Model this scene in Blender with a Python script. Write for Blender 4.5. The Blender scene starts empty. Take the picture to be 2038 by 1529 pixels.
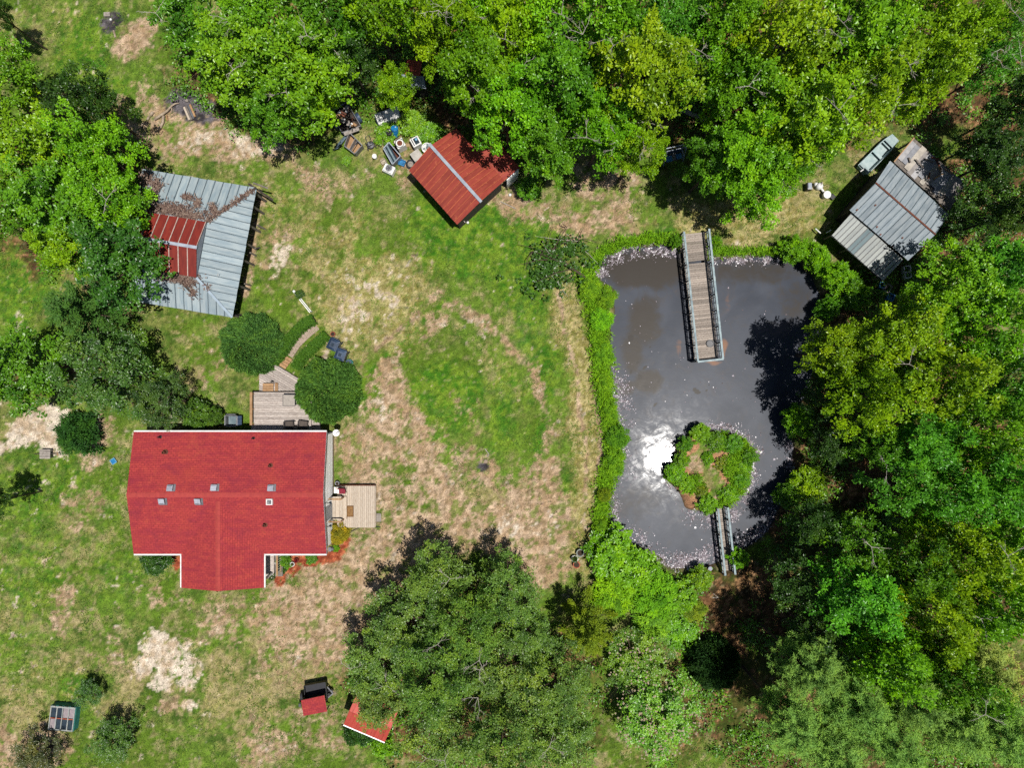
import bpy, math, random
import numpy as np
from mathutils import Vector, Matrix

# ------------------------------------------------------------------ camera, sky, sun, exposure
S = 0.0345            # metres on the ground for one photograph pixel
H = 47.0              # flying height of the camera
CX, CY = 1019.0, 764.5
SC = bpy.context.scene
COL = SC.collection
R = math.radians

cam_d = bpy.data.cameras.new("camera")
cam_d.sensor_fit = 'HORIZONTAL'
cam_d.sensor_width = 36.0
cam_d.lens = 36.0 * H / (2038 * S)
cam_d.clip_start = 0.5
cam_d.clip_end = 2000
cam = bpy.data.objects.new("camera", cam_d)
COL.objects.link(cam)
cam.location = (0, 0, H)
cam.rotation_euler = (0, 0, 0)
SC.camera = cam

SUN_EL = R(76.0)
SUN_DIR = Vector((0.90 * math.cos(SUN_EL), -0.436 * math.cos(SUN_EL), math.sin(SUN_EL))).normalized()
wd = bpy.data.worlds.new("World")
SC.world = wd
wd.use_nodes = True
wn = wd.node_tree
wn.nodes.clear()
w_out = wn.nodes.new('ShaderNodeOutputWorld')
w_bg = wn.nodes.new('ShaderNodeBackground')
w_sky = wn.nodes.new('ShaderNodeTexSky')
w_sky.sky_type = 'NISHITA'
w_sky.sun_disc = False
w_sky.sun_elevation = SUN_EL
w_sky.sun_rotation = math.atan2(SUN_DIR.x, SUN_DIR.y)
w_bg.inputs['Strength'].default_value = 0.05
wn.links.new(w_sky.outputs[0], w_bg.inputs['Color'])
wn.links.new(w_bg.outputs[0], w_out.inputs['Surface'])

sun_d = bpy.data.lights.new("sun", 'SUN')
sun_d.energy = 5.0
sun_d.angle = R(0.53)
sun_d.color = (1.0, 0.96, 0.90)
sun = bpy.data.objects.new("sun", sun_d)
COL.objects.link(sun)
sun.location = (30, -15, 60)
sun.rotation_euler = (-SUN_DIR).to_track_quat('-Z', 'Y').to_euler()

vs = SC.view_settings
vs.view_transform = 'Standard'
vs.look = 'None'
vs.gamma = 1.0
vs.use_curve_mapping = False
vs.exposure = 0.35
SC.render.engine = 'CYCLES'
cy = SC.cycles
cy.max_bounces = 6
cy.diffuse_bounces = 2
cy.glossy_bounces = 2
cy.transmission_bounces = 3
cy.transparent_max_bounces = 4
cy.use_adaptive_sampling = True
cy.adaptive_threshold = 0.03
cy.use_denoising = False
try:
    cy.denoiser = 'OPENIMAGEDENOISE'
    cy.denoising_prefilter = 'FAST'
except Exception:
    pass
cy.sample_clamp_indirect = 4.0
cy.caustics_reflective = False
cy.caustics_refractive = False

# ------------------------------------------------------------------ helpers
def P(px, py, z=0.0):
    """point at height z that the photograph shows at (px, py)"""
    k = S * (H - z) / H
    return Vector(((px - CX) * k, (CY - py) * k, z))

def lin(c):
    c = c / 255.0
    return c / 12.92 if c <= 0.04045 else ((c + 0.055) / 1.055) ** 2.4

GAIN = 2.05
def C(r, g, b):
    """surface colour for a sunlit picture colour"""
    return (lin(r) / GAIN, lin(g) / GAIN, lin(b) / GAIN, 1.0)

def tag(o, label, cat=None, group=None, kind=None):
    if label: o['label'] = label
    if cat: o['category'] = cat
    if group: o['group'] = group
    if kind: o['kind'] = kind
    return o

def empty(name, loc, label, cat, group=None, rz=0.0):
    o = bpy.data.objects.new(name, None)
    o.empty_display_size = 0.3
    o.location = loc
    o.rotation_euler = (0, 0, rz)
    COL.objects.link(o)
    return tag(o, label, cat, group)

def wloc(o):
    v = Vector((0, 0, 0))
    while o is not None:
        v += o.location
        o = o.parent
    return v

class MB:
    """collects polygons in world coordinates; build() makes one mesh object"""
    def __init__(self):
        self.v = []; self.f = []; self.uv = None
    def poly(self, pts):
        i = len(self.v)
        self.v += [tuple(p) for p in pts]
        self.f.append(tuple(range(i, i + len(pts))))
        return self
    def prism(self, pts, d):
        """polygon pts (counter-clockwise from outside) given thickness by vector d (downwards)"""
        n = len(pts); d = Vector(d)
        i = len(self.v)
        self.v += [tuple(p) for p in pts]
        self.v += [tuple(Vector(p) + d) for p in pts]
        self.f.append(tuple(range(i, i + n)))
        self.f.append(tuple(range(i + 2 * n - 1, i + n - 1, -1)))
        for k in range(n):
            k2 = (k + 1) % n
            self.f.append((i + k, i + n + k, i + n + k2, i + k2))
        return self
    def box(self, c, size, rz=0.0, tilt=None):
        hx, hy, hz = size[0] / 2, size[1] / 2, size[2] / 2
        m = Matrix.Rotation(rz, 3, 'Z')
        if tilt is not None: m = m @ tilt
        c = Vector(c)
        i = len(self.v)
        for sx, sy, sz in ((-1,-1,-1),(1,-1,-1),(1,1,-1),(-1,1,-1),(-1,-1,1),(1,-1,1),(1,1,1),(-1,1,1)):
            self.v.append(tuple(c + m @ Vector((sx * hx, sy * hy, sz * hz))))
        for q in ((3,2,1,0),(4,5,6,7),(0,1,5,4),(1,2,6,5),(2,3,7,6),(3,0,4,7)):
            self.f.append(tuple(i + k for k in q))
        return self
    def beam(self, a, b, w, h, up=(0, 0, 1)):
        a = Vector(a); b = Vector(b)
        d = (b - a).normalized(); u = Vector(up)
        s = d.cross(u)
        if s.length < 1e-4: s = d.cross(Vector((0, 1, 0)))
        s.normalize(); t = s.cross(d).normalized()
        i = len(self.v)
        for e in (a, b):
            for sx, sz in ((-1,-1),(1,-1),(1,1),(-1,1)):
                self.v.append(tuple(e + s * (sx * w / 2) + t * (sz * h / 2)))
        for q in ((3,2,1,0),(4,5,6,7),(0,1,5,4),(1,2,6,5),(2,3,7,6),(3,0,4,7)):
            self.f.append(tuple(i + k for k in q))
        return self
    def tube(self, pts, rad, n=8, cap=True):
        pts = [Vector(p) for p in pts]
        if not hasattr(rad, '__len__'): rad = [rad] * len(pts)
        base = len(self.v)
        ref = Vector((0.31, 0.17, 0.93))
        for k, p in enumerate(pts):
            d = (pts[min(k + 1, len(pts) - 1)] - pts[max(k - 1, 0)])
            if d.length < 1e-9: d = Vector((0, 0, 1))
            d.normalize()
            s = d.cross(ref)
            if s.length < 0.05: s = d.cross(Vector((1, 0, 0)))
            s.normalize(); t = d.cross(s)
            for j in range(n):
                a = 2 * math.pi * j / n
                self.v.append(tuple(p + (s * math.cos(a) + t * math.sin(a)) * rad[k]))
        for k in range(len(pts) - 1):
            for j in range(n):
                j2 = (j + 1) % n
                a = base + k * n
                self.f.append((a + j, a + j2, a + n + j2, a + n + j))
        if cap:
            self.f.append(tuple(base + j for j in range(n - 1, -1, -1)))
            e = base + (len(pts) - 1) * n
            self.f.append(tuple(e + j for j in range(n)))
        return self
    def lathe(self, c, prof, n=16, axis=None):
        """prof: list of (radius, height) from bottom to top round a vertical (or given) axis"""
        c = Vector(c)
        m = Matrix.Identity(3)
        if axis is not None: m = Vector(axis).normalized().to_track_quat('Z', 'Y').to_matrix()
        base = len(self.v)
        for r, z in prof:
            for j in range(n):
                a = 2 * math.pi * j / n
                self.v.append(tuple(c + m @ Vector((r * math.cos(a), r * math.sin(a), z))))
        for k in range(len(prof) - 1):
            for j in range(n):
                j2 = (j + 1) % n
                a = base + k * n
                self.f.append((a + j, a + j2, a + n + j2, a + n + j))
        self.f.append(tuple(base + j for j in range(n - 1, -1, -1)))
        e = base + (len(prof) - 1) * n
        self.f.append(tuple(e + j for j in range(n)))
        return self
    def build(self, name, m, parent=None, smooth=False, bevel=0.0):
        off = wloc(parent) if parent is not None else Vector((0, 0, 0))
        me = bpy.data.meshes.new(name)
        me.from_pydata([(x - off.x, y - off.y, z - off.z) for x, y, z in self.v], [], self.f)
        if self.uv is not None:
            ul = me.uv_layers.new(name="UVMap")
            ul.data.foreach_set('uv', np.array(self.uv, dtype=np.float32).ravel())
        me.materials.append(m)
        if smooth: me.polygons.foreach_set('use_smooth', [True] * len(me.polygons))
        me.update()
        o = bpy.data.objects.new(name, me)
        COL.objects.link(o)
        if parent is not None: o.parent = parent
        if bevel > 0:
            b = o.modifiers.new('bevel', 'BEVEL'); b.width = bevel; b.segments = 2; b.limit_method = 'ANGLE'
        return o

def one(mb, name, m, label, cat, group=None, smooth=False, bevel=0.0, kind=None):
    """a thing that is a single mesh, with its origin at its own base"""
    vs_ = np.array(mb.v); c = vs_.mean(axis=0)
    loc = Vector((c[0], c[1], vs_[:, 2].min()))
    mb.v = [(x - loc.x, y - loc.y, z - loc.z) for x, y, z in mb.v]
    o = mb.build(name, m, None, smooth, bevel)
    o.location = loc
    return tag(o, label, cat, group, kind)

def arr_mesh(name, verts, faces_n, face_idx, m, attrs=None, smooth=False):
    """fast mesh from numpy: verts (N,3), face_idx flat, every face with faces_n corners"""
    me = bpy.data.meshes.new(name)
    nf = len(face_idx) // faces_n
    me.vertices.add(len(verts))
    me.vertices.foreach_set('co', np.ascontiguousarray(verts, dtype=np.float32).ravel())
    me.loops.add(len(face_idx))
    me.loops.foreach_set('vertex_index', np.ascontiguousarray(face_idx, dtype=np.int32))
    me.polygons.add(nf)
    me.polygons.foreach_set('loop_start', np.arange(0, nf * faces_n, faces_n, dtype=np.int32))
    try:
        me.polygons.foreach_set('loop_total', np.full(nf, faces_n, dtype=np.int32))
    except Exception:
        pass
    if smooth: me.polygons.foreach_set('use_smooth', np.ones(nf, dtype=bool))
    me.update(calc_edges=True)
    me.validate()
    for k, v in (attrs or {}).items():
        a = me.attributes.new(k, 'FLOAT', 'POINT')
        a.data.foreach_set('value', np.ascontiguousarray(v, dtype=np.float32))
    me.materials.append(m)
    return me

def link(name, me, parent=None, loc=(0, 0, 0), rz=0.0, sc=(1, 1, 1), color=None):
    o = bpy.data.objects.new(name, me)
    COL.objects.link(o)
    if parent is not None: o.parent = parent
    o.location = loc; o.rotation_euler = (0, 0, rz); o.scale = sc
    if color is not None: o.color = (color[0], color[1], color[2], 1.0)
    return o

# ------------------------------------------------------------------ materials
class NT:
    def __init__(self, name):
        self.m = bpy.data.materials.new(name); self.m.use_nodes = True
        self.t = self.m.node_tree; self.t.nodes.clear()
        self.out = self.t.nodes.new('ShaderNodeOutputMaterial')
        self.bsdf = self.t.nodes.new('ShaderNodeBsdfPrincipled')
        self.t.links.new(self.bsdf.outputs[0], self.out.inputs['Surface'])
    def n(self, typ, **kw):
        x = self.t.nodes.new(typ)
        for k, v in kw.items(): setattr(x, k, v)
        return x
    def l(self, a, b): self.t.links.new(a, b)
    def setin(self, node, key, val):
        if hasattr(val, 'is_linked') or hasattr(val, 'links'): self.l(val, node.inputs[key])
        else: node.inputs[key].default_value = val
    def coord(self, kind='Object'):
        return self.n('ShaderNodeTexCoord').outputs[kind]
    def pos(self):
        return self.n('ShaderNodeNewGeometry').outputs['Position']
    def noise(self, vec, scale, detail=4.0, rough=0.55, dist=0.0):
        x = self.n('ShaderNodeTexNoise')
        self.l(vec, x.inputs['Vector'])
        x.inputs['Scale'].default_value = scale; x.inputs['Detail'].default_value = detail
        x.inputs['Roughness'].default_value = rough; x.inputs['Distortion'].default_value = dist
        return x.outputs['Fac']
    def math(self, op, a, b=None, c=None):
        x = self.n('ShaderNodeMath', operation=op)
        self.setin(x, 0, a)
        if b is not None: self.setin(x, 1, b)
        if c is not None: self.setin(x, 2, c)
        return x.outputs[0]
    def mix(self, fac, a, b, mode='MIX'):
        x = self.n('ShaderNodeMix', data_type='RGBA', blend_type=mode)
        self.setin(x, 0, fac); self.setin(x, 6, a); self.setin(x, 7, b)
        return x.outputs[2]
    def smooth(self, v, lo, hi):
        x = self.n('ShaderNodeMapRange', interpolation_type='SMOOTHSTEP')
        self.setin(x, 0, v); x.inputs[1].default_value = lo; x.inputs[2].default_value = hi
        return x.outputs[0]
    def remap(self, v, a, b, c, d):
        x = self.n('ShaderNodeMapRange')
        self.setin(x, 0, v); x.inputs[1].default_value = a; x.inputs[2].default_value = b
        x.inputs[3].default_value = c; x.inputs[4].default_value = d
        return x.outputs[0]
    def attr(self, name):
        return self.n('ShaderNodeAttribute', attribute_name=name).outputs['Fac']
    def scale(self, col, v):
        x = self.n('ShaderNodeVectorMath', operation='SCALE')
        self.l(col, x.inputs[0]); self.setin(x, 3, v)
        return x.outputs[0]
    def mapping(self, vec, sc, rot=(0, 0, 0)):
        x = self.n('ShaderNodeMapping'); self.l(vec, x.inputs[0])
        x.inputs['Scale'].default_value = sc; x.inputs['Rotation'].default_value = rot
        return x.outputs[0]
    def bump(self, h, strength, dist=0.02):
        x = self.n('ShaderNodeBump'); x.inputs['Strength'].default_value = strength
        x.inputs['Distance'].default_value = dist
        self.l(h, x.inputs['Height']); self.l(x.outputs[0], self.bsdf.inputs['Normal'])
    def fin(self, col, rough=0.7, metal=0.0, spec=0.5):
        self.setin(self.bsdf, 'Base Color', col); self.setin(self.bsdf, 'Roughness', rough)
        self.bsdf.inputs['Metallic'].default_value = metal
        self.bsdf.inputs['Specular IOR Level'].default_value = spec
        return self.m

_mats = {}
def pm(name, c1, c2=None, scale=6.0, rough=0.7, bump=0.2, metal=0.0, rand=0.15, stretch=(1, 1, 1), wear=None, spec=0.4):
    """plain paint / wood / metal with blotches, grain, per-piece variation and optional wear colour"""
    if name in _mats: return _mats[name]
    t = NT(name); c2 = c2 or tuple(x * 0.7 for x in c1[:3]) + (1,)
    v = t.mapping(t.coord(), stretch)
    oi = t.n('ShaderNodeObjectInfo')
    off = t.n('ShaderNodeVectorMath', operation='ADD'); t.l(v, off.inputs[0])
    rv = t.n('ShaderNodeCombineXYZ'); rr = t.math('MULTIPLY', oi.outputs['Random'], 37.0)
    t.l(rr, rv.inputs[0]); t.l(rr, rv.inputs[1]); t.l(rv.outputs[0], off.inputs[1])
    n1 = t.noise(off.outputs[0], scale, 6, 0.65)
    f = t.smooth(n1, 0.35, 0.68)
    col = t.mix(f, c1, c2)
    if wear:
        n2 = t.noise(off.outputs[0], scale * 0.6, 8, 0.75)
        col = t.mix(t.smooth(n2, 0.58, 0.66), col, wear)
    br = t.remap(oi.outputs['Random'], 0, 1, 1 - rand, 1 + rand)
    col = t.scale(col, br)
    t.bump(n1, bump)
    _mats[name] = t.fin(col, rough, metal, spec)
    return _mats[name]

# ------------------------------------------------------------------ ground, pond
POND = [(1190,535),(1205,510),(1240,495),(1290,488),(1340,493),(1370,502),(1420,515),(1490,513),(1550,512),(1590,520),(1615,545),(1635,585),
        (1632,620),(1638,660),(1640,700),(1620,760),(1595,820),(1578,870),(1582,920),(1577,970),(1558,1010),(1530,1060),(1495,1090),(1455,1112),
        (1420,1122),(1380,1133),(1350,1136),(1310,1112),(1270,1085),(1225,1062),(1203,1020),(1203,980),(1222,945),(1230,900),(1232,860),(1222,820),
        (1216,780),(1222,720),(1212,670),(1222,620),(1226,580),(1200,555)]
ISLE = [(1394,849),(1420,858),(1450,862),(1484,873),(1506,899),(1496,921),(1493,951),(1480,985),(1458,1007),(1430,1010),(1407,1024),(1387,1016),
        (1370,1007),(1355,981),(1336,964),(1322,949),(1333,931),(1346,916),(1346,884),(1366,869)]
WATER_Z = -0.35

def to_xy(poly):
    return np.array([[(x - CX) * S, (CY - y) * S] for x, y in poly])

def sdf(px, py, poly):
    """signed distance, negative inside"""
    d = np.full(px.shape, 1e9); inside = np.zeros(px.shape, bool)
    n = len(poly)
    for i in range(n):
        ax, ay = poly[i]; bx, by = poly[(i + 1) % n]
        ex, ey = bx - ax, by - ay
        t = np.clip(((px - ax) * ex + (py - ay) * ey) / (ex * ex + ey * ey + 1e-9), 0, 1)
        d = np.minimum(d, np.hypot(px - ax - t * ex, py - ay - t * ey))
        c = ((ay > py) != (by > py)) & (px < (bx - ax) * (py - ay) / (by - ay + 1e-12) + ax)
        inside ^= c
    return np.where(inside, -d, d)

def seg_dist(px, py, line):
    d = np.full(px.shape, 1e9)
    for (ax, ay), (bx, by) in zip(line[:-1], line[1:]):
        ex, ey = bx - ax, by - ay
        t = np.clip(((px - ax) * ex + (py - ay) * ey) / (ex * ex + ey * ey + 1e-9), 0, 1)
        d = np.minimum(d, np.hypot(px - ax - t * ex, py - ay - t * ey))
    return d

_rs = np.random.RandomState(11)
_wv = [( _rs.uniform(0.15, 1.6), _rs.uniform(0, 6.28), _rs.uniform(0, 6.28)) for _ in range(26)]
def wob(x, y, f=1.0):
    """smooth pseudo noise, about -1..1"""
    r = np.zeros_like(x)
    for k, a, p in _wv:
        r = r + np.sin((x * math.cos(a) + y * math.sin(a)) * k * f + p)
    return r / 5.0

POND_XY, ISLE_XY = to_xy(POND), to_xy(ISLE)

def ground_height(x, y):
    dp = sdf(x, y, POND_XY) + 0.12 * wob(x, y, 3.0)
    di = sdf(x, y, ISLE_XY) + 0.10 * wob(x, y, 3.0)
    d = np.where(dp < 0, np.maximum(dp, -di), dp)           # negative = under water
    h = np.where(d < 0, WATER_Z + d * 0.55, WATER_Z + d * 0.75)
    h = np.minimum(h, 0.0)
    h = np.maximum(h, -1.6)
    isl = np.clip(-di / 1.2, 0, 1)
    h = np.where(di < 0, h + 0.18 * isl, h)
    h = h + np.where(h > -0.3, 0.018 * wob(x, y, 2.2), 0)
    return h, d

# every mask: blobs (px, py, rx, ry, amount) and lines (points, half width, amount), in photograph pixels on the ground
MASKS = {
 'dirt': ([(960,1055,150,48,1.35),(1050,1045,62,80,1.4),(830,1075,110,70,.95),(700,1150,140,75,.8),(640,1235,140,80,.95),(590,1330,110,60,.5),(650,1450,100,50,.5),
           (755,900,62,110,.75),(725,960,45,130,.75),(860,960,60,60,.7),(930,850,60,70,.35),(270,78,38,32,.95),(300,250,95,55,.62),(400,255,80,55,.8),(530,300,65,30,.95),(650,372,65,32,.62),
           (460,292,50,35,.75),(120,205,30,20,.3),(200,870,28,60,.6),(350,1395,45,30,.6),(130,1205,26,70,.65),(172,1012,45,45,.55),(55,1490,70,60,.8),(440,1230,85,40,.55),
           (480,1265,75,30,.5),(400,742,70,50,.42),(1175,442,110,38,.75),(1205,372,60,35,.7),(1050,412,50,30,.6),(960,912,55,42,.75),(865,880,40,50,.5),(330,1180,50,30,.5),
           (230,1300,60,40,.4),(520,1480,90,50,.5),(1010,380,45,35,.8),(800,330,70,45,.62),(560,520,30,60,.45),(1010,960,60,60,.5),(285,205,40,60,.5),(690,1240,70,90,.85),
           (740,1120,60,50,.8),(310,460,60,80,.5),(790,790,25,45,.75),(700,880,40,40,.5),(1440,1150,60,25,.8),(1090,1130,60,40,.9),(1415,935,55,50,.55)],
          [([(690,420),(610,340),(500,285),(410,250)],18,.5),([(770,745),(788,780),(805,830),(838,900),(868,960),(925,1020),(1000,1040),(1058,1000),(1090,930)],26,1.15),
           ([(1090,930),(1090,850),(1060,745),(985,655),(905,605),(850,640)],11,.65),([(520,390),(505,480),(490,590)],9,.85),([(1176,600),(1190,700),(1196,800),(1194,900),(1184,1060)],6,1.1),
           ([(1112,585),(1130,680),(1150,780),(1165,900),(1160,1000)],5,.8),([(700,760),(760,690),(880,582)],8,.62),([(735,775),(800,705),(905,612)],8,.7),([(520,770),(505,700)],10,.4)]),
 'sand': ([(70,850,75,38,1),(20,870,40,30,.8),(318,1312,62,42,1),(350,1350,40,22,.7),(520,302,50,20,.7),(385,1400,25,18,.6),(540,300,25,15,.9),(480,285,35,20,.7),(1000,1060,60,30,.5),(760,790,15,30,.5),
           (400,275,40,22,.6),(560,530,10,30,.5),(735,620,60,80,.45),(360,1290,20,16,.5)],[]),
 'straw': ([(740,610,115,120,.82),(650,500,120,90,.55),(560,440,110,90,.45),(820,560,70,60,.5),(1500,440,140,50,.9),(1250,440,120,40,.5),(1165,1080,45,60,.7),(700,470,80,60,.35),(120,60,60,60,.35),(120,300,60,60,.3),(390,690,90,60,.35),
            (100,1360,80,60,.4),(480,1400,120,90,.32),(250,1440,80,60,.3),(1120,800,30,120,.4),(1010,740,50,60,.4),(600,640,50,60,.3),(1410,940,70,60,.5),(90,1180,60,80,.3),(1310,1370,120,140,.35)],
           [([(1122,600),(1148,700),(1163,800),(1168,900),(1158,1000),(1150,1110)],30,1.05)]),
 'lush': ([(965,475,140,85,1),(1065,470,70,60,.8),(1060,650,38,170,.85),(895,790,75,80,.95),(1000,830,34,130,.8),(1075,820,16,150,.8),(30,560,80,95,1),(160,130,70,110,.95),(210,200,50,60,1),(880,430,60,50,.8),
           (100,1000,150,150,.6),(60,1150,70,130,.7),(40,1300,60,80,.5),(200,1130,70,60,.55),(60,60,60,60,.5),(420,700,60,40,.5),(560,700,60,40,.3),(820,640,90,60,.2),(640,330,50,30,.5),(1300,470,90,15,.9),(250,1110,60,80,.5),(1030,560,40,60,.8),(900,250,70,40,.9),(1410,870,60,20,.7),
           (740,800,30,60,.7),(720,1090,40,35,.7),(880,880,30,60,.8),(700,310,60,40,.5),(300,1150,60,60,.5),(1050,900,25,120,.5),(150,1380,40,30,.8),(420,1290,90,14,.5),(560,620,50,60,.4),(190,20,100,40,.4)],
          [([(715,770),(790,690),(890,598)],5,1),([(1120,950),(1115,1040)],9,.9),([(1225,470),(1330,468)],10,1)]),
 'litter': ([(1450,1250,110,150,1),(1500,1400,80,150,1),(1330,1420,80,120,.6),(1700,1000,180,160,1),(1900,460,170,140,1),(2000,250,80,160,1),(800,80,240,120,1),(1100,150,300,140,1),(1500,120,300,180,1),
             (1850,120,200,140,1),(1800,800,250,160,1),(1950,1050,150,250,1),(1700,1350,220,250,1),(1950,1450,150,150,1),(1690,600,60,60,.9),(1400,300,120,60,.5),(120,380,160,160,.8),(90,740,90,60,.6),
             (900,1350,190,200,.8),(1080,1400,120,150,.8),(1600,700,60,100,.8),(560,140,200,130,.8)],[]),
 'mulch': ([(662,1085,20,30,1),(610,1115,58,13,1),(560,1132,32,20,1),(538,1158,14,18,.9),(345,1113,13,14,1)],[]),
 'ash': ([(385,215,45,32,1),(400,235,60,22,.6),(368,222,22,20,.9),(218,40,14,20,.8),(965,912,16,12,.9)],[]),
}
def mask(name, x, y):
    px = x / S + CX; py = CY - y / S
    r = np.zeros_like(x)
    blobs, lines = MASKS[name]
    wx = 14 * wob(x, y, 1.1); wy = 14 * wob(y + 40, x - 13, 1.1)
    for bx, by, rx, ry, a in blobs:
        q = ((px + wx - bx) / rx) ** 2 + ((py + wy - by) / ry) ** 2
        r = np.maximum(r, a * np.exp(-q * q * 0.55))
    for ln, w, a in lines:
        q = seg_dist(px + wx * .25, py + wy * .25, ln) / w
        r = np.maximum(r, a * np.exp(-q * q * 0.6))
    return r


_lat = np.random.RandomState(5).rand(256, 256)
def vn(x, y, f, seed=0):
    """value noise 0..1, f = features per metre"""
    u = x * f + seed * 17.31; v = y * f + seed * 9.77
    if seed % 2: u, v = u * .8 - v * .6, u * .6 + v * .8
    iu = np.floor(u).astype(int); iv = np.floor(v).astype(int)
    fu = u - iu; fv = v - iv
    fu = fu * fu * (3 - 2 * fu); fv = fv * fv * (3 - 2 * fv)
    a = _lat[iu & 255, iv & 255]; b_ = _lat[(iu + 1) & 255, iv & 255]
    c = _lat[iu & 255, (iv + 1) & 255]; d = _lat[(iu + 1) & 255, (iv + 1) & 255]
    return (a * (1 - fu) + b_ * fu) * (1 - fv) + (c * (1 - fu) + d * fu) * fv
def fbm(x, y, f, octv=4, seed=0, gain=0.6):
    r = 0; w = 1.0; tot = 0
    for k in range(octv):
        r = r + w * vn(x, y, f * 2 ** k, seed + k); tot += w; w *= gain
    return r / tot
def sstep(v, lo, hi):
    q = np.clip((v - lo) / (hi - lo), 0, 1)
    return q * q * (3 - 2 * q)

def ground_colour(x, y):
    n0 = fbm(x, y, 0.12, 3, 3); n1 = fbm(x, y, 0.45, 5, 11, .7); n2 = fbm(x, y, 1.6, 4, 21, .75)
    n3 = fbm(x, y, 4.5, 2, 31, .8); n5 = fbm(x, y, 0.9, 5, 41, .75); n6 = fbm(x, y, 2.2, 3, 51, .8)
    def col(*c): return np.array(C(*c)[:3])[None, :]
    def mx(a, b_, f): return a * (1 - f[:, None]) + b_ * f[:, None]
    m = {k: mask(k, x, y) for k in MASKS}
    def br(a, w1=1.1, w2=.9, w3=.4): return a + w1 * (n5 - .5) + w2 * (n6 - .5) + w3 * (n3 - .5)
    c = mx(col(82,112,40), col(140,146,78), sstep(n2, .35, .65))
    c = mx(c, col(112,146,46), sstep(n1, .40, .58) * .85)
    c = mx(c, col(96,126,34), sstep(fbm(x, y, .3, 4, 61), .5, .62) * .7)
    dry = sstep(fbm(x, y, .35, 6, 71, .8) + .03 * sstep(-y, -2, 12), .555, .65)
    c = mx(c, mx(col(168,156,100), col(196,176,132), sstep(n3, .4, .6)), dry * .75)
    c = mx(c, col(190,170,130), sstep(fbm(x, y, 1.1, 4, 81, .8) + .03 * sstep(-y, -2, 12), .61, .72) * .5)
    c = mx(c, mx(col(66,124,26), col(126,158,46), sstep(n6, .36, .62)), sstep(br(m['lush'], 1.1, .6, .3), .25, .85) * .92)
    c = mx(c, mx(col(208,190,136), col(156,144,82), sstep(n3, .35, .65)), sstep(br(m['straw']), .35, .75) * .85)
    d = mx(col(216,188,158), col(184,154,120), sstep(n2, .32, .66))
    d = mx(d, col(142,124,88), sstep(n3, .58, .72) * .8)
    d = mx(d, col(120,136,60), sstep(fbm(x, y, 1.9, 3, 91, .8), .57, .66) * .85)
    c = mx(c, d, sstep(br(m['dirt'], 1.1, 1.0, .45), .36, .66))
    c = mx(c, mx(col(240,224,202), col(204,180,150), sstep(n2, .4, .66)), sstep(br(m['sand'], 1.4, 1.4, .6), .45, .7))
    lt = mx(col(128,92,62), col(76,62,40), sstep(n2, .35, .62))
    lt = mx(lt, col(180,138,98), sstep(n3, .58, .72))
    lt = mx(lt, col(70,92,30), sstep(n1, .5, .6) * .7)
    c = mx(c, lt, sstep(br(m['litter'], .9, .5, .2), .3, .7))
    c = mx(c, mx(col(206,116,80), col(150,70,46), sstep(n3, .35, .65)), sstep(br(m['mulch'], .7, .9, .4), .40, .62))
    c = mx(c, mx(col(122,116,120), col(64,60,64), sstep(n2, .35, .65)), sstep(br(m['ash'], .8, .9, .4), .35, .7))
    c = c * (0.66 + 0.68 * vn(x, y, 6.5, 45))[:, None]
    c = mx(c, col(196,182,140), sstep(vn(x, y, 5.5, 46) * .6 + .4 * n2, .72, .82) * .5)
    c = mx(c, col(52,92,22), sstep(vn(x, y, 4.2, 48) * .6 + .4 * n5, .66, .78) * .55 * (1 - np.clip(m['dirt'] + m['sand'], 0, 1)))
    return c, m

def ground_material():
    t = NT('meadow_ground')
    p = t.pos()
    n3 = t.noise(p, 13.0, 2, 0.65)
    at = t.n('ShaderNodeAttribute', attribute_name='tone')
    col = t.scale(at.outputs['Color'], t.remap(n3, .3, .7, .55, 1.45))
    t.bump(n3, 0.5, 0.07)
    return t.fin(col, 0.95, 0, 0.1)

def build_ground():
    st = 0.125
    xs = np.concatenate([[-400, -150, -70, -48], np.arange(-42, 42.01, st), [48, 70, 150, 400]])
    ys = np.concatenate([[-400, -150, -70, -38], np.arange(-33, 33.01, st), [38, 70, 150, 400]])
    X, Y = np.meshgrid(xs, ys)
    x = X.ravel(); y = Y.ravel()
    h, d = ground_height(x, y)
    rough = fbm(x, y, 2.6, 3, 101, .7) - .5
    h = h + np.where(h > -.3, 0.05 * rough, 0)
    v = np.stack([x, y, h], 1)
    nx, ny = len(xs), len(ys)
    i = np.arange((ny - 1) * (nx - 1)); r = i // (nx - 1); c = i % (nx - 1)
    a = r * nx + c
    f = np.stack([a, a + 1, a + nx + 1, a + nx], 1).ravel()
    col, m = ground_colour(x, y)
    di = sdf(x, y, ISLE_XY)
    wet = np.clip((-0.14 - h) / 0.25, 0, 1)[:, None]
    isl = (di < 0.2) & (fbm(x, y, .9, 4, 111, .7) > .47)
    col = np.where(isl[:, None], np.array(C(200,150,112)[:3])[None] * (.7 + .6 * vn(x, y, 5, 2))[:, None], col)
    col = col * (1 - wet) + np.array(C(86,74,62)[:3])[None] * wet
    rim = np.clip((np.maximum(np.abs(x) - 39.5, np.abs(y) - 30.5)) / 1.8, 0, 1)[:, None]
    col = col * (1 - rim) + np.array(C(112,136,56)[:3])[None] * rim
    me = arr_mesh('ground', v, 4, f, ground_material(), None, smooth=True)
    ca = me.attributes.new('tone', 'FLOAT_COLOR', 'POINT')
    ca.data.foreach_set('color', np.concatenate([col, np.ones((len(col), 1))], 1).astype(np.float32).ravel())
    o = link('ground', me)
    tag(o, 'patchy grass and bare tan soil of the yard round house and pond', None, None, 'structure')
build_ground()

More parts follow.
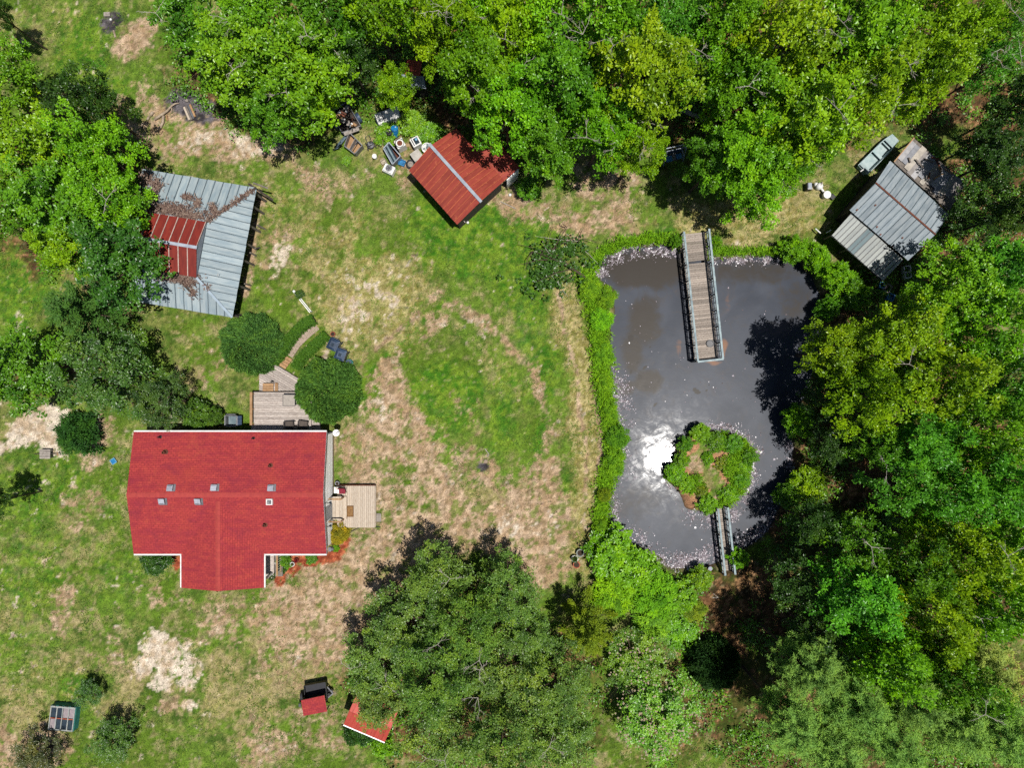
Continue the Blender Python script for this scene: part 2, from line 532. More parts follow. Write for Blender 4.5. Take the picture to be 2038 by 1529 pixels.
def build_water():
    t = NT('murky_pond_water')
    p = t.pos()
    n1 = t.noise(p, 0.25, 3, 0.6, 0.6)
    n2 = t.noise(p, 1.1, 4, 0.65, 1.2)
    col = t.mix(t.smooth(n1, .35, .7), C(58,65,79), C(78,84,97))  # grey murk; its blue cast paints the sky's reflection into the base colour
    col = t.mix(t.math('MULTIPLY', t.smooth(n2, .5, .7), .35), col, C(84,78,76))
    col = t.mix(t.math('MULTIPLY', t.smooth(t.math('MULTIPLY_ADD', t.math('SUBTRACT', n2, .5), .7, t.attr('brown')), .12, .7), .92), col, C(62,54,44))
    col = t.mix(t.math('MULTIPLY', t.smooth(t.math('MULTIPLY_ADD', t.math('SUBTRACT', n2, .5), .6, t.attr('rust')), .3, .8), .75), col, C(168,116,76))
    col = t.mix(t.smooth(t.attr('spot'), .35, .6), col, C(52,46,40))
    b = t.bsdf
    rn = t.noise(p, 0.9, 3, 0.6, 1.5)
    t.setin(b, 'Coat Weight', t.remap(t.smooth(t.noise(t.mapping(p, (1, 1.4, 1), (0, 0, .4)), 0.8, 5, 0.68, 2.0), .36, .62), 0, 1, .03, .30)); t.setin(b, 'Coat IOR', 1.33)
    t.setin(b, 'Coat Roughness', t.remap(rn, .35, .65, .05, .095))
    n3 = t.noise(t.mapping(p, (1, 1.6, 1), (0, 0, .5)), 3.0, 3, .55, 1.0)
    bm = t.n('ShaderNodeBump'); bm.inputs['Strength'].default_value = .03; bm.inputs['Distance'].default_value = .03
    t.l(n3, bm.inputs['Height']); t.l(bm.outputs[0], b.inputs['Normal']); t.l(bm.outputs[0], b.inputs['Coat Normal'])
    m = t.fin(col, .38, 0, .08)
    xs = np.arange(5.2, 22.4, 0.15); ys = np.arange(-13.8, 10.6, 0.15)
    X, Y = np.meshgrid(xs, ys); x = X.ravel(); y = Y.ravel()
    px = x / S + CX; py = CY - y / S
    def bl(lst):
        r = np.zeros_like(x)
        for bx, by, rx, ry, a in lst:
            q = ((px + 3 * wob(x, y, 4) - bx) / rx) ** 2 + ((py + 3 * wob(y, x, 4) - by) / ry) ** 2
            r = np.maximum(r, a * np.exp(-q * q))
        return r
    brown = bl([(1285,640,36,60,.75),(1262,700,26,50,.7),(1285,535,100,40,.9),(1490,540,120,28,.55),(1290,760,34,26,.8),(1250,775,20,20,.6),(1590,600,40,50,.4),(1270,1000,60,40,.4)])
    rust = bl([(1352,690,10,26,.55),(1446,690,8,22,.8),(1425,722,22,7,.8),(1348,600,6,60,.3),(1450,600,8,40,.4),(1570,950,8,60,.4)])
    spot = bl([(1257,674,6,5,1),(1271,720,4,4,1),(1287,731,3,3,1),(1272,748,5,4,1),(1292,770,6,5,1),(1310,760,4,3,1),(1306,803,4,4,1),(1390,777,7,4,1),(1259,650,3,3,.9),(1296,690,3,3,.8),(1411,779,3,3,1),
               (1284,735,3,3,.9),(1258,735,4,9,.8),(1302,642,5,4,.4)])
    v = np.stack([x, y, np.full_like(x, WATER_Z)], 1)
    nx, ny = len(xs), len(ys)
    i = np.arange((ny - 1) * (nx - 1)); r = i // (nx - 1); c = i % (nx - 1); a = r * nx + c
    # keep only the faces over the basin (a little under the banks)
    xc = x[a] + .075; yc = y[a] + .075
    keep = sdf(xc, yc, POND_XY) < 0.55
    a = a[keep]
    f = np.stack([a, a + 1, a + nx + 1, a + nx], 1).ravel()
    me = arr_mesh('pond_water', v, 4, f, m, {'brown': brown, 'rust': rust, 'spot': spot}, smooth=True)
    tag(link('pond_water', me), 'still grey murky water of the pond with a sun glint', None, None, 'structure')
build_water()

# ------------------------------------------------------------------ shared building materials
def roofing(name, c1, c2, rust=None, rust_amt=.6, rough=.75, metal=.0, streak=(1, 1, 1)):
    t = NT(name)
    oi = t.n('ShaderNodeObjectInfo')
    uv = t.n('ShaderNodeUVMap', uv_map='UVMap').outputs[0]
    rv = t.n('ShaderNodeCombineXYZ'); rr = t.math('MULTIPLY', oi.outputs['Random'], 91.0)
    t.l(rr, rv.inputs[0]); t.l(rr, rv.inputs[1])
    a = t.n('ShaderNodeVectorMath', operation='ADD'); t.l(uv, a.inputs[0]); t.l(rv.outputs[0], a.inputs[1])
    n1 = t.noise(t.mapping(a.outputs[0], (3.0, .55, 1)), 1.6, 5, .65)
    n2 = t.noise(a.outputs[0], 2.4, 6, .7)
    col = t.mix(t.smooth(n1, .35, .65), c1, c2)
    if rust:
        col = t.mix(t.smooth(n2, rust_amt, rust_amt + .1), col, rust)
    col = t.scale(col, t.remap(oi.outputs['Random'], 0, 1, .88, 1.1))
    t.bump(n2, .12, .02)
    return t.fin(col, rough, metal, .4)

M_GREY = roofing('galvanised_sheet', C(160,180,190), C(190,204,208), C(146,136,122), .66)
M_GREY2 = roofing('weathered_grey_sheet', C(146,160,170), C(176,186,192), C(150,110,84), .70)
M_PALE = roofing('pale_ribbed_sheet', C(186,192,190), C(202,206,200), C(150,150,140), .68)
M_FADED = roofing('green_grey_skylight_sheet', C(120,140,146), C(134,154,158), None)
M_RED = roofing('rusty_red_sheet', C(164,62,48), C(186,78,60), C(206,108,74), .58, .6, .1)
M_RED2 = roofing('dark_red_sheet', C(140,44,36), C(164,56,42), C(190,118,82), .62, .6, .1)
M_SALMON = roofing('salmon_red_sheet', C(226,98,84), C(214,84,68), None, .6, .5, .1)
M_SEAM = pm('seam_grey', C(112,130,140), C(92,108,118), 4, .8, .1)
M_STRIP = pm('pale_ridge_metal', C(190,198,210), C(164,174,190), 3, .65, .1)
M_RIBRED = pm('rust_orange_seam', C(214,112,70), C(190,84,54), 4, .7, .1)
M_RIBWHITE = pm('pale_seam', C(226,208,196), C(198,170,156), 4, .7, .1)
M_WALLW = pm('white_siding', (.86,.86,.86,1), (.80,.80,.81,1), 1.5, .5, .03, rand=.02)
M_DARKWOOD = pm('dark_old_boards', C(74,64,56), C(48,42,38), 5, .85, .4, stretch=(1, 1, .2))
M_WOOD = pm('weathered_deck_board', C(226,214,204), C(178,162,152), 5, .8, .3, rand=.24, stretch=(1, 5, 1))
M_WOODX = pm('weathered_dock_board', C(198,186,174), C(150,134,122), 6, .85, .4, rand=.32, stretch=(1.2, 6, 1))
M_NEWWOOD = pm('pale_new_board', C(232,216,196), C(206,184,160), 4, .7, .2, rand=.08, stretch=(6, 1, 1))
M_TAN = pm('tan_lumber', C(206,164,118), C(182,138,94), 5, .75, .25, rand=.12)
M_POST = pm('grey_post', C(150,140,130), C(112,104,98), 5, .85, .3)
M_RAIL = pm('pale_blue_rail', C(176,196,200), C(126,150,160), 3, .6, .2, rand=.08, wear=C(150,140,126))
M_WHITE = pm('white_enamel', (.62,.62,.60,1), (.50,.49,.47,1), 4, .35, .05, rand=.04, wear=C(196,180,160))
M_BLACK = pm('black_plastic', C(40,40,42), C(26,26,28), 5, .5, .1)
M_DGREY = pm('dark_grey_plastic', C(92,92,96), C(70,70,76), 5, .5, .1)
M_GREYM = pm('grey_metal', C(160,162,166), C(120,122,128), 4, .45, .1, .4)
M_BLUE = pm('blue_plastic', C(36,146,206), C(24,112,176), 5, .45, .05, rand=.1)
M_NAVY = pm('blue_black_plastic', C(70,92,120), C(46,62,88), 5, .4, .05)
M_TEAL = pm('teal_paint', C(58,150,142), C(40,118,116), 4, .6, .2, wear=C(120,150,130))
M_RUST = pm('rust_brown', C(142,78,52), C(96,54,38), 6, .85, .3)
M_TERRA = pm('terracotta', C(214,118,86), C(176,90,64), 6, .8, .1)
M_RUBBER = pm('rubber', C(64,64,66), C(44,44,46), 6, .8, .1)
M_BARK = pm('bark', C(116,96,78), C(74,60,48), 5, .9, .6, stretch=(3, 3, .6))
M_DEAD = pm('dead_twig', C(214,206,194), C(168,158,146), 5, .85, .2)
M_LOG = pm('bleached_log', C(206,186,162), C(158,138,116), 6, .85, .3)
M_STONE = pm('pale_stone', C(196,186,176), C(160,150,140), 5, .9, .3)
M_GLASS = pm('dark_glass', C(70,84,96), C(46,56,68), 2, .12, 0, spec=.6)
M_MAT = pm('brown_mat', C(176,134,84), C(146,106,62), 9, .95, .3)
M_MATD = pm('dark_mat_border', C(134,94,56), C(110,76,44), 9, .95, .3)
M_SOIL = pm('dark_soil', C(80,62,48), C(52,42,34), 9, .95, .4)

def clip(poly, axis, val, keep_less):
    out = []
    for i in range(len(poly)):
        a = poly[i]; b = poly[(i + 1) % len(poly)]
        ia = (a[axis] <= val) == keep_less or abs(a[axis] - val) < 1e-9
        ib = (b[axis] <= val) == keep_less or abs(b[axis] - val) < 1e-9
        if ia: out.append(a)
        if ia != ib and abs(b[axis] - a[axis]) > 1e-9:
            k = (val - a[axis]) / (b[axis] - a[axis])
            out.append((a[0] + (b[0] - a[0]) * k, a[1] + (b[1] - a[1]) * k))
    res = []
    for p in out:
        if not res or (abs(p[0] - res[-1][0]) + abs(p[1] - res[-1][1])) > 1e-5: res.append(p)
    if len(res) > 1 and (abs(res[0][0] - res[-1][0]) + abs(res[0][1] - res[-1][1])) < 1e-5: res.pop()
    return res

def roof_face(parent, pts, width, m, name='roof_panel', rib=.035, ribw=.05, rib_m=None, thick=.02, lift=0.0, pick=None, jit=0.0):
    """lays sheet after sheet on the planar polygon pts (pts[0]->pts[1] is the eave); every sheet is its own part, its seam a sub-part"""
    pts = [Vector(p) for p in pts]
    n = (pts[1] - pts[0]).cross(pts[2] - pts[0]).normalized()
    if n.z < 0:
        pts = [pts[1], pts[0]] + pts[2:][::-1]
        n = (pts[1] - pts[0]).cross(pts[2] - pts[0]).normalized()
    e = (pts[1] - pts[0]).normalized(); s = n.cross(e).normalized(); o = pts[0] + n * lift
    poly = [((p - pts[0]).dot(e), (p - pts[0]).dot(s)) for p in pts]
    x0 = min(p[0] for p in poly); x1 = max(p[0] for p in poly)
    cnt = max(1, round((x1 - x0) / width)); w = (x1 - x0) / cnt
    rnd = random.Random(cnt * 7 + int(x1 * 13))
    res = []
    for i in range(cnt):
        a = x0 + i * w; b = a + w - .006
        q = clip(clip(poly, 0, a, False), 0, b, True)
        if len(q) < 3: continue
        dz = (i % 2) * .003 + rnd.uniform(0, jit)
        slip = rnd.uniform(-jit, jit) * 2
        mb = MB(); mb.uv = []
        top = [o + e * u + s * (v + slip) + n * (thick + dz) for u, v in q]
        mb.prism(top, -n * thick)
        nq = len(q)
        uvs = [(u, v) for u, v in q]
        mb.uv += uvs + uvs[::-1]
        for k in range(nq):
            k2 = (k + 1) % nq
            mb.uv += [uvs[k], uvs[k], uvs[k2], uvs[k2]]
        mat_ = pick(i, cnt) if pick else m
        ob = mb.build(name, mat_, parent)
        res.append(ob)
        if rib:
            r = clip(clip(poly, 0, a, False), 0, a + ribw, True)
            if len(r) >= 3:
                rb = MB(); rb.prism([o + e * u + s * (v + slip) + n * (thick + dz + rib) for u, v in r], -n * (rib - .002))
                rb.uv = [(0, 0)] * sum(len(f) for f in rb.f)
                rb.build('seam', rib_m or mat_, ob)
    return res

def wall_ring(mb, foot, z0, tops):
    """vertical walls under a list of (x, y) corners; tops gives the height at each corner"""
    n = len(foot)
    for i in range(n):
        a = foot[i]; b = foot[(i + 1) % n]
        mb.poly([(a[0], a[1], z0), (b[0], b[1], z0), (b[0], b[1], tops[(i + 1) % n]), (a[0], a[1], tops[i])])

# ------------------------------------------------------------------ the red shingled house
def shingle_material():
    t = NT('red_shingle')
    uv = t.n('ShaderNodeUVMap', uv_map='UVMap').outputs[0]
    bk = t.n('ShaderNodeTexBrick'); t.l(uv, bk.inputs['Vector'])
    bk.offset = .5; bk.inputs['Scale'].default_value = 1.0
    bk.inputs['Brick Width'].default_value = .30; bk.inputs['Row Height'].default_value = .145
    bk.inputs['Mortar Size'].default_value = .014; bk.inputs['Mortar Smooth'].default_value = .3
    bk.inputs['Color1'].default_value = C(200,76,72); bk.inputs['Color2'].default_value = C(182,64,68)
    bk.inputs['Mortar'].default_value = C(154,50,56); bk.inputs['Bias'].default_value = -.1
    p = t.pos()
    n1 = t.noise(t.mapping(p, (.35, 2.0, 1)), 1.5, 5, .7)
    n2 = t.noise(p, 9.0, 3, .7)
    n3 = t.noise(p, .3, 3, .6)
    col = t.mix(t.smooth(n1, .42, .7), bk.outputs['Color'], C(168,56,68))
    col = t.mix(t.math('MULTIPLY', t.smooth(n3, .5, .7), .4), col, C(198,80,64))
    n4 = t.noise(p, .9, 5, .75, .5)
    col = t.mix(t.math('MULTIPLY', t.smooth(n4, .52, .68), .5), col, C(150,52,70))
    col = t.mix(t.math('MULTIPLY', t.smooth(n4, .46, .34), .35), col, C(206,96,72))
    col = t.scale(col, t.remap(n2, .3, .7, .80, 1.2))
    t.bump(n2, .3, .01)
    return t.fin(col, .9, 0, .2)
M_SHINGLE = shingle_material()

def courses(parent, a, b, top_a, top_b, name):
    """lapped shingle courses from the eave a-b up to the ridge; one mesh for one slope"""
    a, b, ta, tb = [Vector(q) for q in (a, b, top_a, top_b)]
    L = (ta - a).length; n = max(2, round(L / .145)); mb = MB(); mb.uv = []
    nr = (b - a).cross(ta - a).normalized()
    W = (b - a).length
    for i in range(n):
        f0, f1 = i / n, (i + 1) / n
        p0 = a.lerp(ta, f0) + nr * .012; p1 = b.lerp(tb, f0) + nr * .012
        q0 = a.lerp(ta, f1); q1 = b.lerp(tb, f1)
        v0, v1 = i * .145 + .002, (i + 1) * .145 - .002
        k = len(mb.v)
        mb.v += [tuple(p0), tuple(p1), tuple(q1), tuple(q0), tuple(p0 - nr * .016), tuple(p1 - nr * .016)]
        mb.f += [(k, k + 1, k + 2, k + 3), (k + 4, k + 5, k + 1, k)]
        mb.uv += [(0, v0), (W, v0), (W, v1), (0, v1), (0, v0), (W, v0), (W, v0), (0, v0)]
    return mb.build(name, M_SHINGLE, parent)

def build_house():
    ze, zr = 2.80, 3.62
    xw, xe = P(266, 0, ze).x, P(650, 0, ze).x
    yn, ys = P(0, 860, ze).y, P(0, 1103, ze).y
    ym = (yn + ys) / 2
    wx0, wx1 = P(361, 0, ze).x, P(525.5, 0, ze).x
    wy = P(0, 1170.5, ze).y; wxm = (wx0 + wx1) / 2; wr = zr - .07
    h = empty('house', ((xw + xe) / 2, ym, 0), 'single-storey white house with a red shingled roof and a short gabled wing', 'house')
    courses(h, (xe, yn, ze), (xw, yn, ze), (xe, ym, zr), (xw, ym, zr), 'roof_slope')
    courses(h, (xw, ys, ze), (xe, ys, ze), (xw, ym, zr), (xe, ym, zr), 'roof_slope')
    courses(h, (wx0, ym, ze), (wx0, wy, ze), (wxm, ym, wr), (wxm, wy, wr), 'wing_roof_slope')
    courses(h, (wx1, wy, ze), (wx1, ym, ze), (wxm, wy, wr), (wxm, ym, wr), 'wing_roof_slope')
    # underside and walls
    b = MB(); o = .22; zs = .02
    b.prism([(xw, yn, ze - zs), (xw, ym, zr - zs), (xe, ym, zr - zs), (xe, yn, ze - zs)], (0, 0, -.12))
    b.prism([(xw, ym, zr - zs), (xw, ys, ze - zs), (xe, ys, ze - zs), (xe, ym, zr - zs)], (0, 0, -.12))
    b.prism([(wx0, ym - .5, ze - zs), (wx0, wy, ze - zs), (wxm, wy, wr - zs), (wxm, ym - .5, wr - zs)], (0, 0, -.12))
    b.prism([(wxm, ym - .5, wr - zs), (wxm, wy, wr - zs), (wx1, wy, ze - zs), (wx1, ym - .5, ze - zs)], (0, 0, -.12))
    b.build('roof_deck', M_WALLW, h)
    w = MB(); x0, x1, y0, y1 = xw + o, xe - o, ys + o, yn - o
    zt = ze - .14; zg = zr - .17
    for x, fl in ((x0, 1), (x1, 0)):
        q = [(x, y0, .5), (x, y1, .5), (x, y1, zt), (x, ym, zg), (x, y0, zt)]
        w.poly(q[::-1] if fl else q)
    w.poly([(x1, y1, .5), (x0, y1, .5), (x0, y1, zt), (x1, y1, zt)])
    w.poly([(x0, y0, .5), (x1, y0, .5), (x1, y0, zt), (x0, y0, zt)])
    w.build('wall', M_WALLW, h)
    g = MB()
    wall_ring(g, [(x0 + .03, y0 + .03), (x1 - .03, y0 + .03), (x1 - .03, y1 - .03), (x0 + .03, y1 - .03)], -.1, [.52] * 4)
    g.build('foundation_skirt', pm('tan_block_skirt', C(196,172,146), C(168,146,122), 4, .9, .2), h)
    # lap siding boards on the east gable, the only wall the camera sees
    zz = .54
    while zz < zg - .1:
        top = min(zz + .17, zg)
        yl = y0 if zz + .17 <= zt else y0 + (ym - y0) * (zz + .17 - zt) / (zg - zt)
        yr = y1 if zz + .17 <= zt else y1 + (ym - y1) * (zz + .17 - zt) / (zg - zt)
        if yr - yl > .3:
            MB().beam((x1 + .006, yl + .01, zz + .085), (x1 + .006, yr - .01, zz + .085), .012 + .004 * (int(zz * 7) % 2), .166).build('siding_board', M_WALLW, h)
        zz += .17
    # gutters along the eaves
    for a, bb in (((xw, yn + .05), (xe, yn + .05)), ((xw, ys - .05), (wx0 - .02, ys - .05)), ((wx1 + .02, ys - .05), (xe, ys - .05))):
        MB().beam((a[0], a[1], ze - .05), (bb[0], bb[1], ze - .05), .11, .11).build('gutter', M_WHITE, h, bevel=.02)
    for x in (wx0 - .04, wx1 + .04):
        MB().beam((x, ys - .1, ze - .05), (x, wy, ze - .05), .10, .11).build('gutter', M_WHITE, h, bevel=.02)
    for y in (yn, ys):
        MB().beam((xe + .02, y, ze - .06), (xe + .02, ym, zr - .06), .03, .14).build('rake_trim', M_GREYM, h)
    # ridge caps, shingle by shingle
    x = xw
    k = 0
    while x < xe - .05:
        m = MB()
        dz = .022 + (k % 2) * .006
        m.poly([(x, ym - .15, zr - .03 + dz), (min(x + .32, xe), ym - .15, zr - .03 + dz), (min(x + .32, xe), ym, zr + dz), (x, ym, zr + dz)])
        m.poly([(x, ym, zr + dz), (min(x + .32, xe), ym, zr + dz), (min(x + .32, xe), ym + .15, zr - .03 + dz), (x, ym + .15, zr - .03 + dz)])
        m.build('ridge_shingle', M_RIDGE, h); x += .3; k += 1
    y = wy
    while y < ym - .5:
        m = MB(); dz = .022 + (k % 2) * .006
        m.poly([(wxm, y, wr + dz), (wxm, y + .32, wr + dz), (wxm - .15, y + .32, wr - .045 + dz), (wxm - .15, y, wr - .045 + dz)])
        m.poly([(wxm + .15, y, wr - .045 + dz), (wxm + .15, y + .32, wr - .045 + dz), (wxm, y + .32, wr + dz), (wxm, y, wr + dz)])
        m.build('ridge_shingle', M_RIDGE, h); y += .3; k += 1
    def slope_z(y): return zr - (zr - ze) * abs(y - ym) / (yn - ym)
    # box vents and pipes
    for px, py in ((339, 971), (426, 970.5), (539, 971), (322.5, 998.5), (394, 998.5)):
        p = P(px, py, 3.6); z = slope_z(p.y)
        mb = MB(); sg = 1 if py < 983 else -1
        q = [(p.x - .19, p.y - .19), (p.x + .19, p.y - .19), (p.x + .19, p.y + .19), (p.x - .19, p.y + .19)]
        mb.prism([(a, c, z + .21 + sg * (c - p.y) * -.35) for a, c in q], (0, 0, -.1))
        v = mb.build('roof_vent', M_VENT, h, bevel=.03)
        nb = MB(); nb.box((p.x, p.y, z + .07), (.30, .30, .2)); nb.build('vent_neck', M_DGREY, v)
        fl = MB(); fl.box((p.x + .05, p.y - .02, z + .012), (.5, .46, .02), 0, Matrix.Rotation(-sg * .2, 3, 'X')); fl.build('flashing', M_SHINGDK, v)
    p = P(537, 999, 3.6); z = slope_z(p.y)
    mb = MB()
    for dx, dy, sx, sy in ((0, .16, .4, .06), (0, -.16, .4, .06), (.17, 0, .06, .27), (-.17, 0, .06, .27)): mb.box((p.x + dx, p.y + dy, z + .1), (sx, sy, .2))
    v = mb.build('roof_vent', M_WHITE, h); v['label'] = 'open square vent frame with no hood'
    MB().box((p.x, p.y, z + .04), (.28, .28, .06)).build('vent_neck', M_GREYM, v)
    for px, py, r in ((312.5, 871, .055), (500, 873.5, .05), (325.5, 901, .10), (538, 927, .08), (527, 1045.5, .085)):
        p = P(px, py, 3.3); z = slope_z(p.y)
        mb = MB(); mb.lathe((p.x, p.y, z - .05), [(r * 1.9, 0), (r * 1.9, .07), (r, .10), (r, .36), (r * .7, .36), (r * .7, .2)], 12)
        mb.build('vent_pipe', M_RUST if r > .07 else M_BLACK, h, smooth=False)
    # east door, lamp and meter on the gable wall
    MB().box((x1 + .03, P(0, 1012).y, 1.62), (.05, .92, 2.05)).build('door', pm('grey_door', C(190,196,204), C(170,176,186), 3, .5, .05), h)
    dr = [c for c in h.children if c.name.startswith('door')][0]
    MB().lathe((x1 + .07, P(0, 1012).y + .36, 1.5), [(.035, 0), (.04, .04), (.02, .06)], 10, (1, 0, 0)).build('door_handle', M_GREYM, dr)
    for yy in ():
        wi = MB().box((x1 + .025, yy, 1.75), (.05, .95, 1.1)).build('window', M_WHITE, h)
        MB().box((x1 + .053, yy, 1.75), (.012, .8, .95)).build('pane', M_GLASS, wi)
        MB().box((x1 + .065, yy, 1.17), (.1, 1.0, .05)).build('sill', M_WHITE, wi)
    for yy in (P(0, 990).y, P(0, 1034).y):
        MB().tube([(x1, yy, 2.3), (x1 + .22, yy, 2.38), (x1 + .3, yy, 2.2)], .025, 6).build('lamp_arm', M_BLACK, h)
        MB().lathe((x1 + .3, yy, 1.95), [(.05, 0), (.09, .2), (.03, .27)], 8).build('lamp_shade', M_GLASS, h)
    MB().box((x1 + .10, P(0, 1083).y, 1.4), (.2, .26, .45)).lathe((x1 + .2, P(0, 1083).y, 1.5), [(.11, 0), (.11, .1), (.05, .14)], 12, (1, 0, 0)).build('meter_box', M_GREYM, h)
    # porch under the wing
    MB().box((wxm, (wy + ys) / 2 + .05, .33), (wx1 - wx0 - .35, ys - wy + .2, .3)).build('porch_floor', M_WOOD, h)
    for x in (wx0 + .28, wx1 - .28):
        for y in (wy + .3, ys - .25):
            MB().box((x, y, 1.58), (.12, .12, 2.2)).build('porch_post', M_WHITE, h)
    xr = wx1 + .16
    MB().box((xr, (wy + ys) / 2 + .02, .36), (.5, ys - wy - .1, .2)).build('porch_step', M_POST, h)
    r_ = MB().beam((xr + .16, wy + .35, 1.28), (xr + .16, ys - .1, 1.28), .1, .06).build('porch_rail', M_TAN, h)
    MB().beam((xr + .16, wy + .35, .55), (xr + .16, ys - .1, .55), .06, .06).build('lower_rail', M_TAN, r_)
    y = wy + .42
    while y < ys - .15:
        MB().box((xr + .16, y, .9), (.04, .04, .7)).build('baluster', M_WHITE, r_); y += .16
    return h
M_VENT = pm('pale_vent_metal', C(206,208,220), C(180,184,198), 4, .5, .05)
M_RIDGE = pm('red_ridge_shingle', C(200,78,70), C(184,66,66), 5, .9, .2, rand=.08)
M_SHINGDK = pm('grey_flashing', C(150,150,156), C(120,120,126), 5, .5, .1, .3)
build_house()

# ------------------------------------------------------------------ grey hip-roofed barn with the raised red roof
def build_barn():
    ze, zt = 2.5, 3.45
    NW, NE, SE, SW = P(284, 336, ze), P(511, 374, ze), P(463, 632, ze), P(270, 600, ze)
    # inner top ring, right under the raised roof
    tNE, tSE = P(408, 444, zt), P(392, 553, zt)
    uW = (NW - NE).normalized()
    tNW, tSW = tNE + uW * 4.0, tSE + uW * 4.0
    tNW.z = tSW.z = zt
    root = empty('barn', ((NW + SE) / 2).to_2d().to_3d(), 'open-sided barn with a blue-grey metal hip roof and raised red centre', 'barn')
    roof_face(root, [NW, NE, tNE, tNW], .52, M_GREY, rib=.03, ribw=.05, rib_m=M_SEAM, jit=.006)
    roof_face(root, [NE, SE, tSE, tNE], .47, M_GREY, rib=.03, ribw=.05, rib_m=M_SEAM, jit=.006)
    roof_face(root, [SE, SW, tSW, tSE], .52, M_GREY, rib=.03, ribw=.05, rib_m=M_SEAM, jit=.006)
    roof_face(root, [SW, NW, tNW, tSW], .52, M_GREY, rib=.03, ribw=.05, rib_m=M_SEAM, jit=.006)
    MB().beam(SE + Vector((0, 0, .07)), tSE + Vector((0, 0, .07)), .16, .05).build('hip_cap', pm('grey_hip_metal', C(176,194,208), C(160,178,192), 3, .7, .1), root)
    MB().beam(NE + Vector((0, 0, .06)), tNE + Vector((0, 0, .06)), .16, .05).build('hip_cap', M_DARKWOOD, root)
    # the raised red gable
    z0, zr = 3.62, 4.30
    e1, e2 = P(411, 442, z0), P(391, 552, z0)
    rm = P(394, 493, zr); rm = Vector(((e1.x + e2.x) / 2, (e1.y + e2.y) / 2, zr))
    w1, w2, rw = e1 + uW * 4.1, e2 + uW * 4.1, rm + uW * 4.1
    w1.z = w2.z = z0; rw.z = zr
    roof_face(root, [e1, w1, rw, rm], .56, M_RED2, 'red_roof_panel', rib=.035, ribw=.05, rib_m=M_RIBWHITE)
    roof_face(root, [w2, e2, rm, rw], .56, M_RED2, 'red_roof_panel', rib=.035, ribw=.05, rib_m=M_RIBWHITE)
    MB().beam(rm + Vector((0, 0, .07)) - uW * .06, rw + Vector((0, 0, .07)), .2, .04).build('ridge_cap', M_STRIP, root)
    mb = MB(); wall_ring(mb, [(p.x, p.y) for p in (tNW, tSW, tSE, tNE)], 2.6, [z0 - .02] * 4)
    mb.poly([tuple(e1 + Vector((0, 0, -.03))), tuple(rm + Vector((0, 0, -.03))), tuple(e2 + Vector((0, 0, -.03)))])
    mb.build('upper_wall', M_STRIP, root)
    # posts and rails along the open east side, beams under the eave
    ax = (SE - NE).normalized(); inn = uW
    for f in (.03, .13, .28, .42, .55, .75, .98):
        b = NE.lerp(SE, f) + inn * .25
        MB().tube([(b.x, b.y, -.05), (b.x, b.y, 2.42)], .08, 7).build('post', M_POST, root)
    for A, B in ((NW, NE), (NE, SE), (SE, SW), (SW, NW)):
        c = (NW + SE) / 2
        a = A.lerp(c, .04); b = B.lerp(c, .04)
        MB().beam((a.x, a.y, 2.36), (b.x, b.y, 2.36), .08, .18).build('eave_beam', M_DARKWOOD, root)
    for k, (A, B) in enumerate(((NW, NE), (SW, NW), (SE, SW))):
        c = (NW + SE) / 2
        a = A.lerp(c, .05); b = B.lerp(c, .05)
        MB().beam((a.x, a.y, 1.15), (b.x, b.y, 1.15), .04, 2.3).build('board_wall', M_DARKWOOD, root)
    # broken corner boards that hang out at the north-east corner
    MB().beam(NE + Vector((-.5, .25, .1)), NE + Vector((.75, -.55, -.9)), .12, .05).build('loose_board', M_DARKWOOD, root)
    MB().beam(NE + Vector((-.2, .3, .12)), NE + Vector((.55, .12, -.5)), .1, .05).build('loose_board', M_POST, root)
    # old posts leaning out of the shade
    for px, py, dx, dy in ((512, 448, 16, 8), (498, 503, 12, 6), (508, 494, 9, -1), (487, 565, 12, 3), (470, 626, 10, 1)):
        a = P(px, py, .9); b = P(px + dx, py + dy, .05)
        MB().tube([a, b], .06, 6).build('prop_post', M_POST, root)
    return root
build_barn()

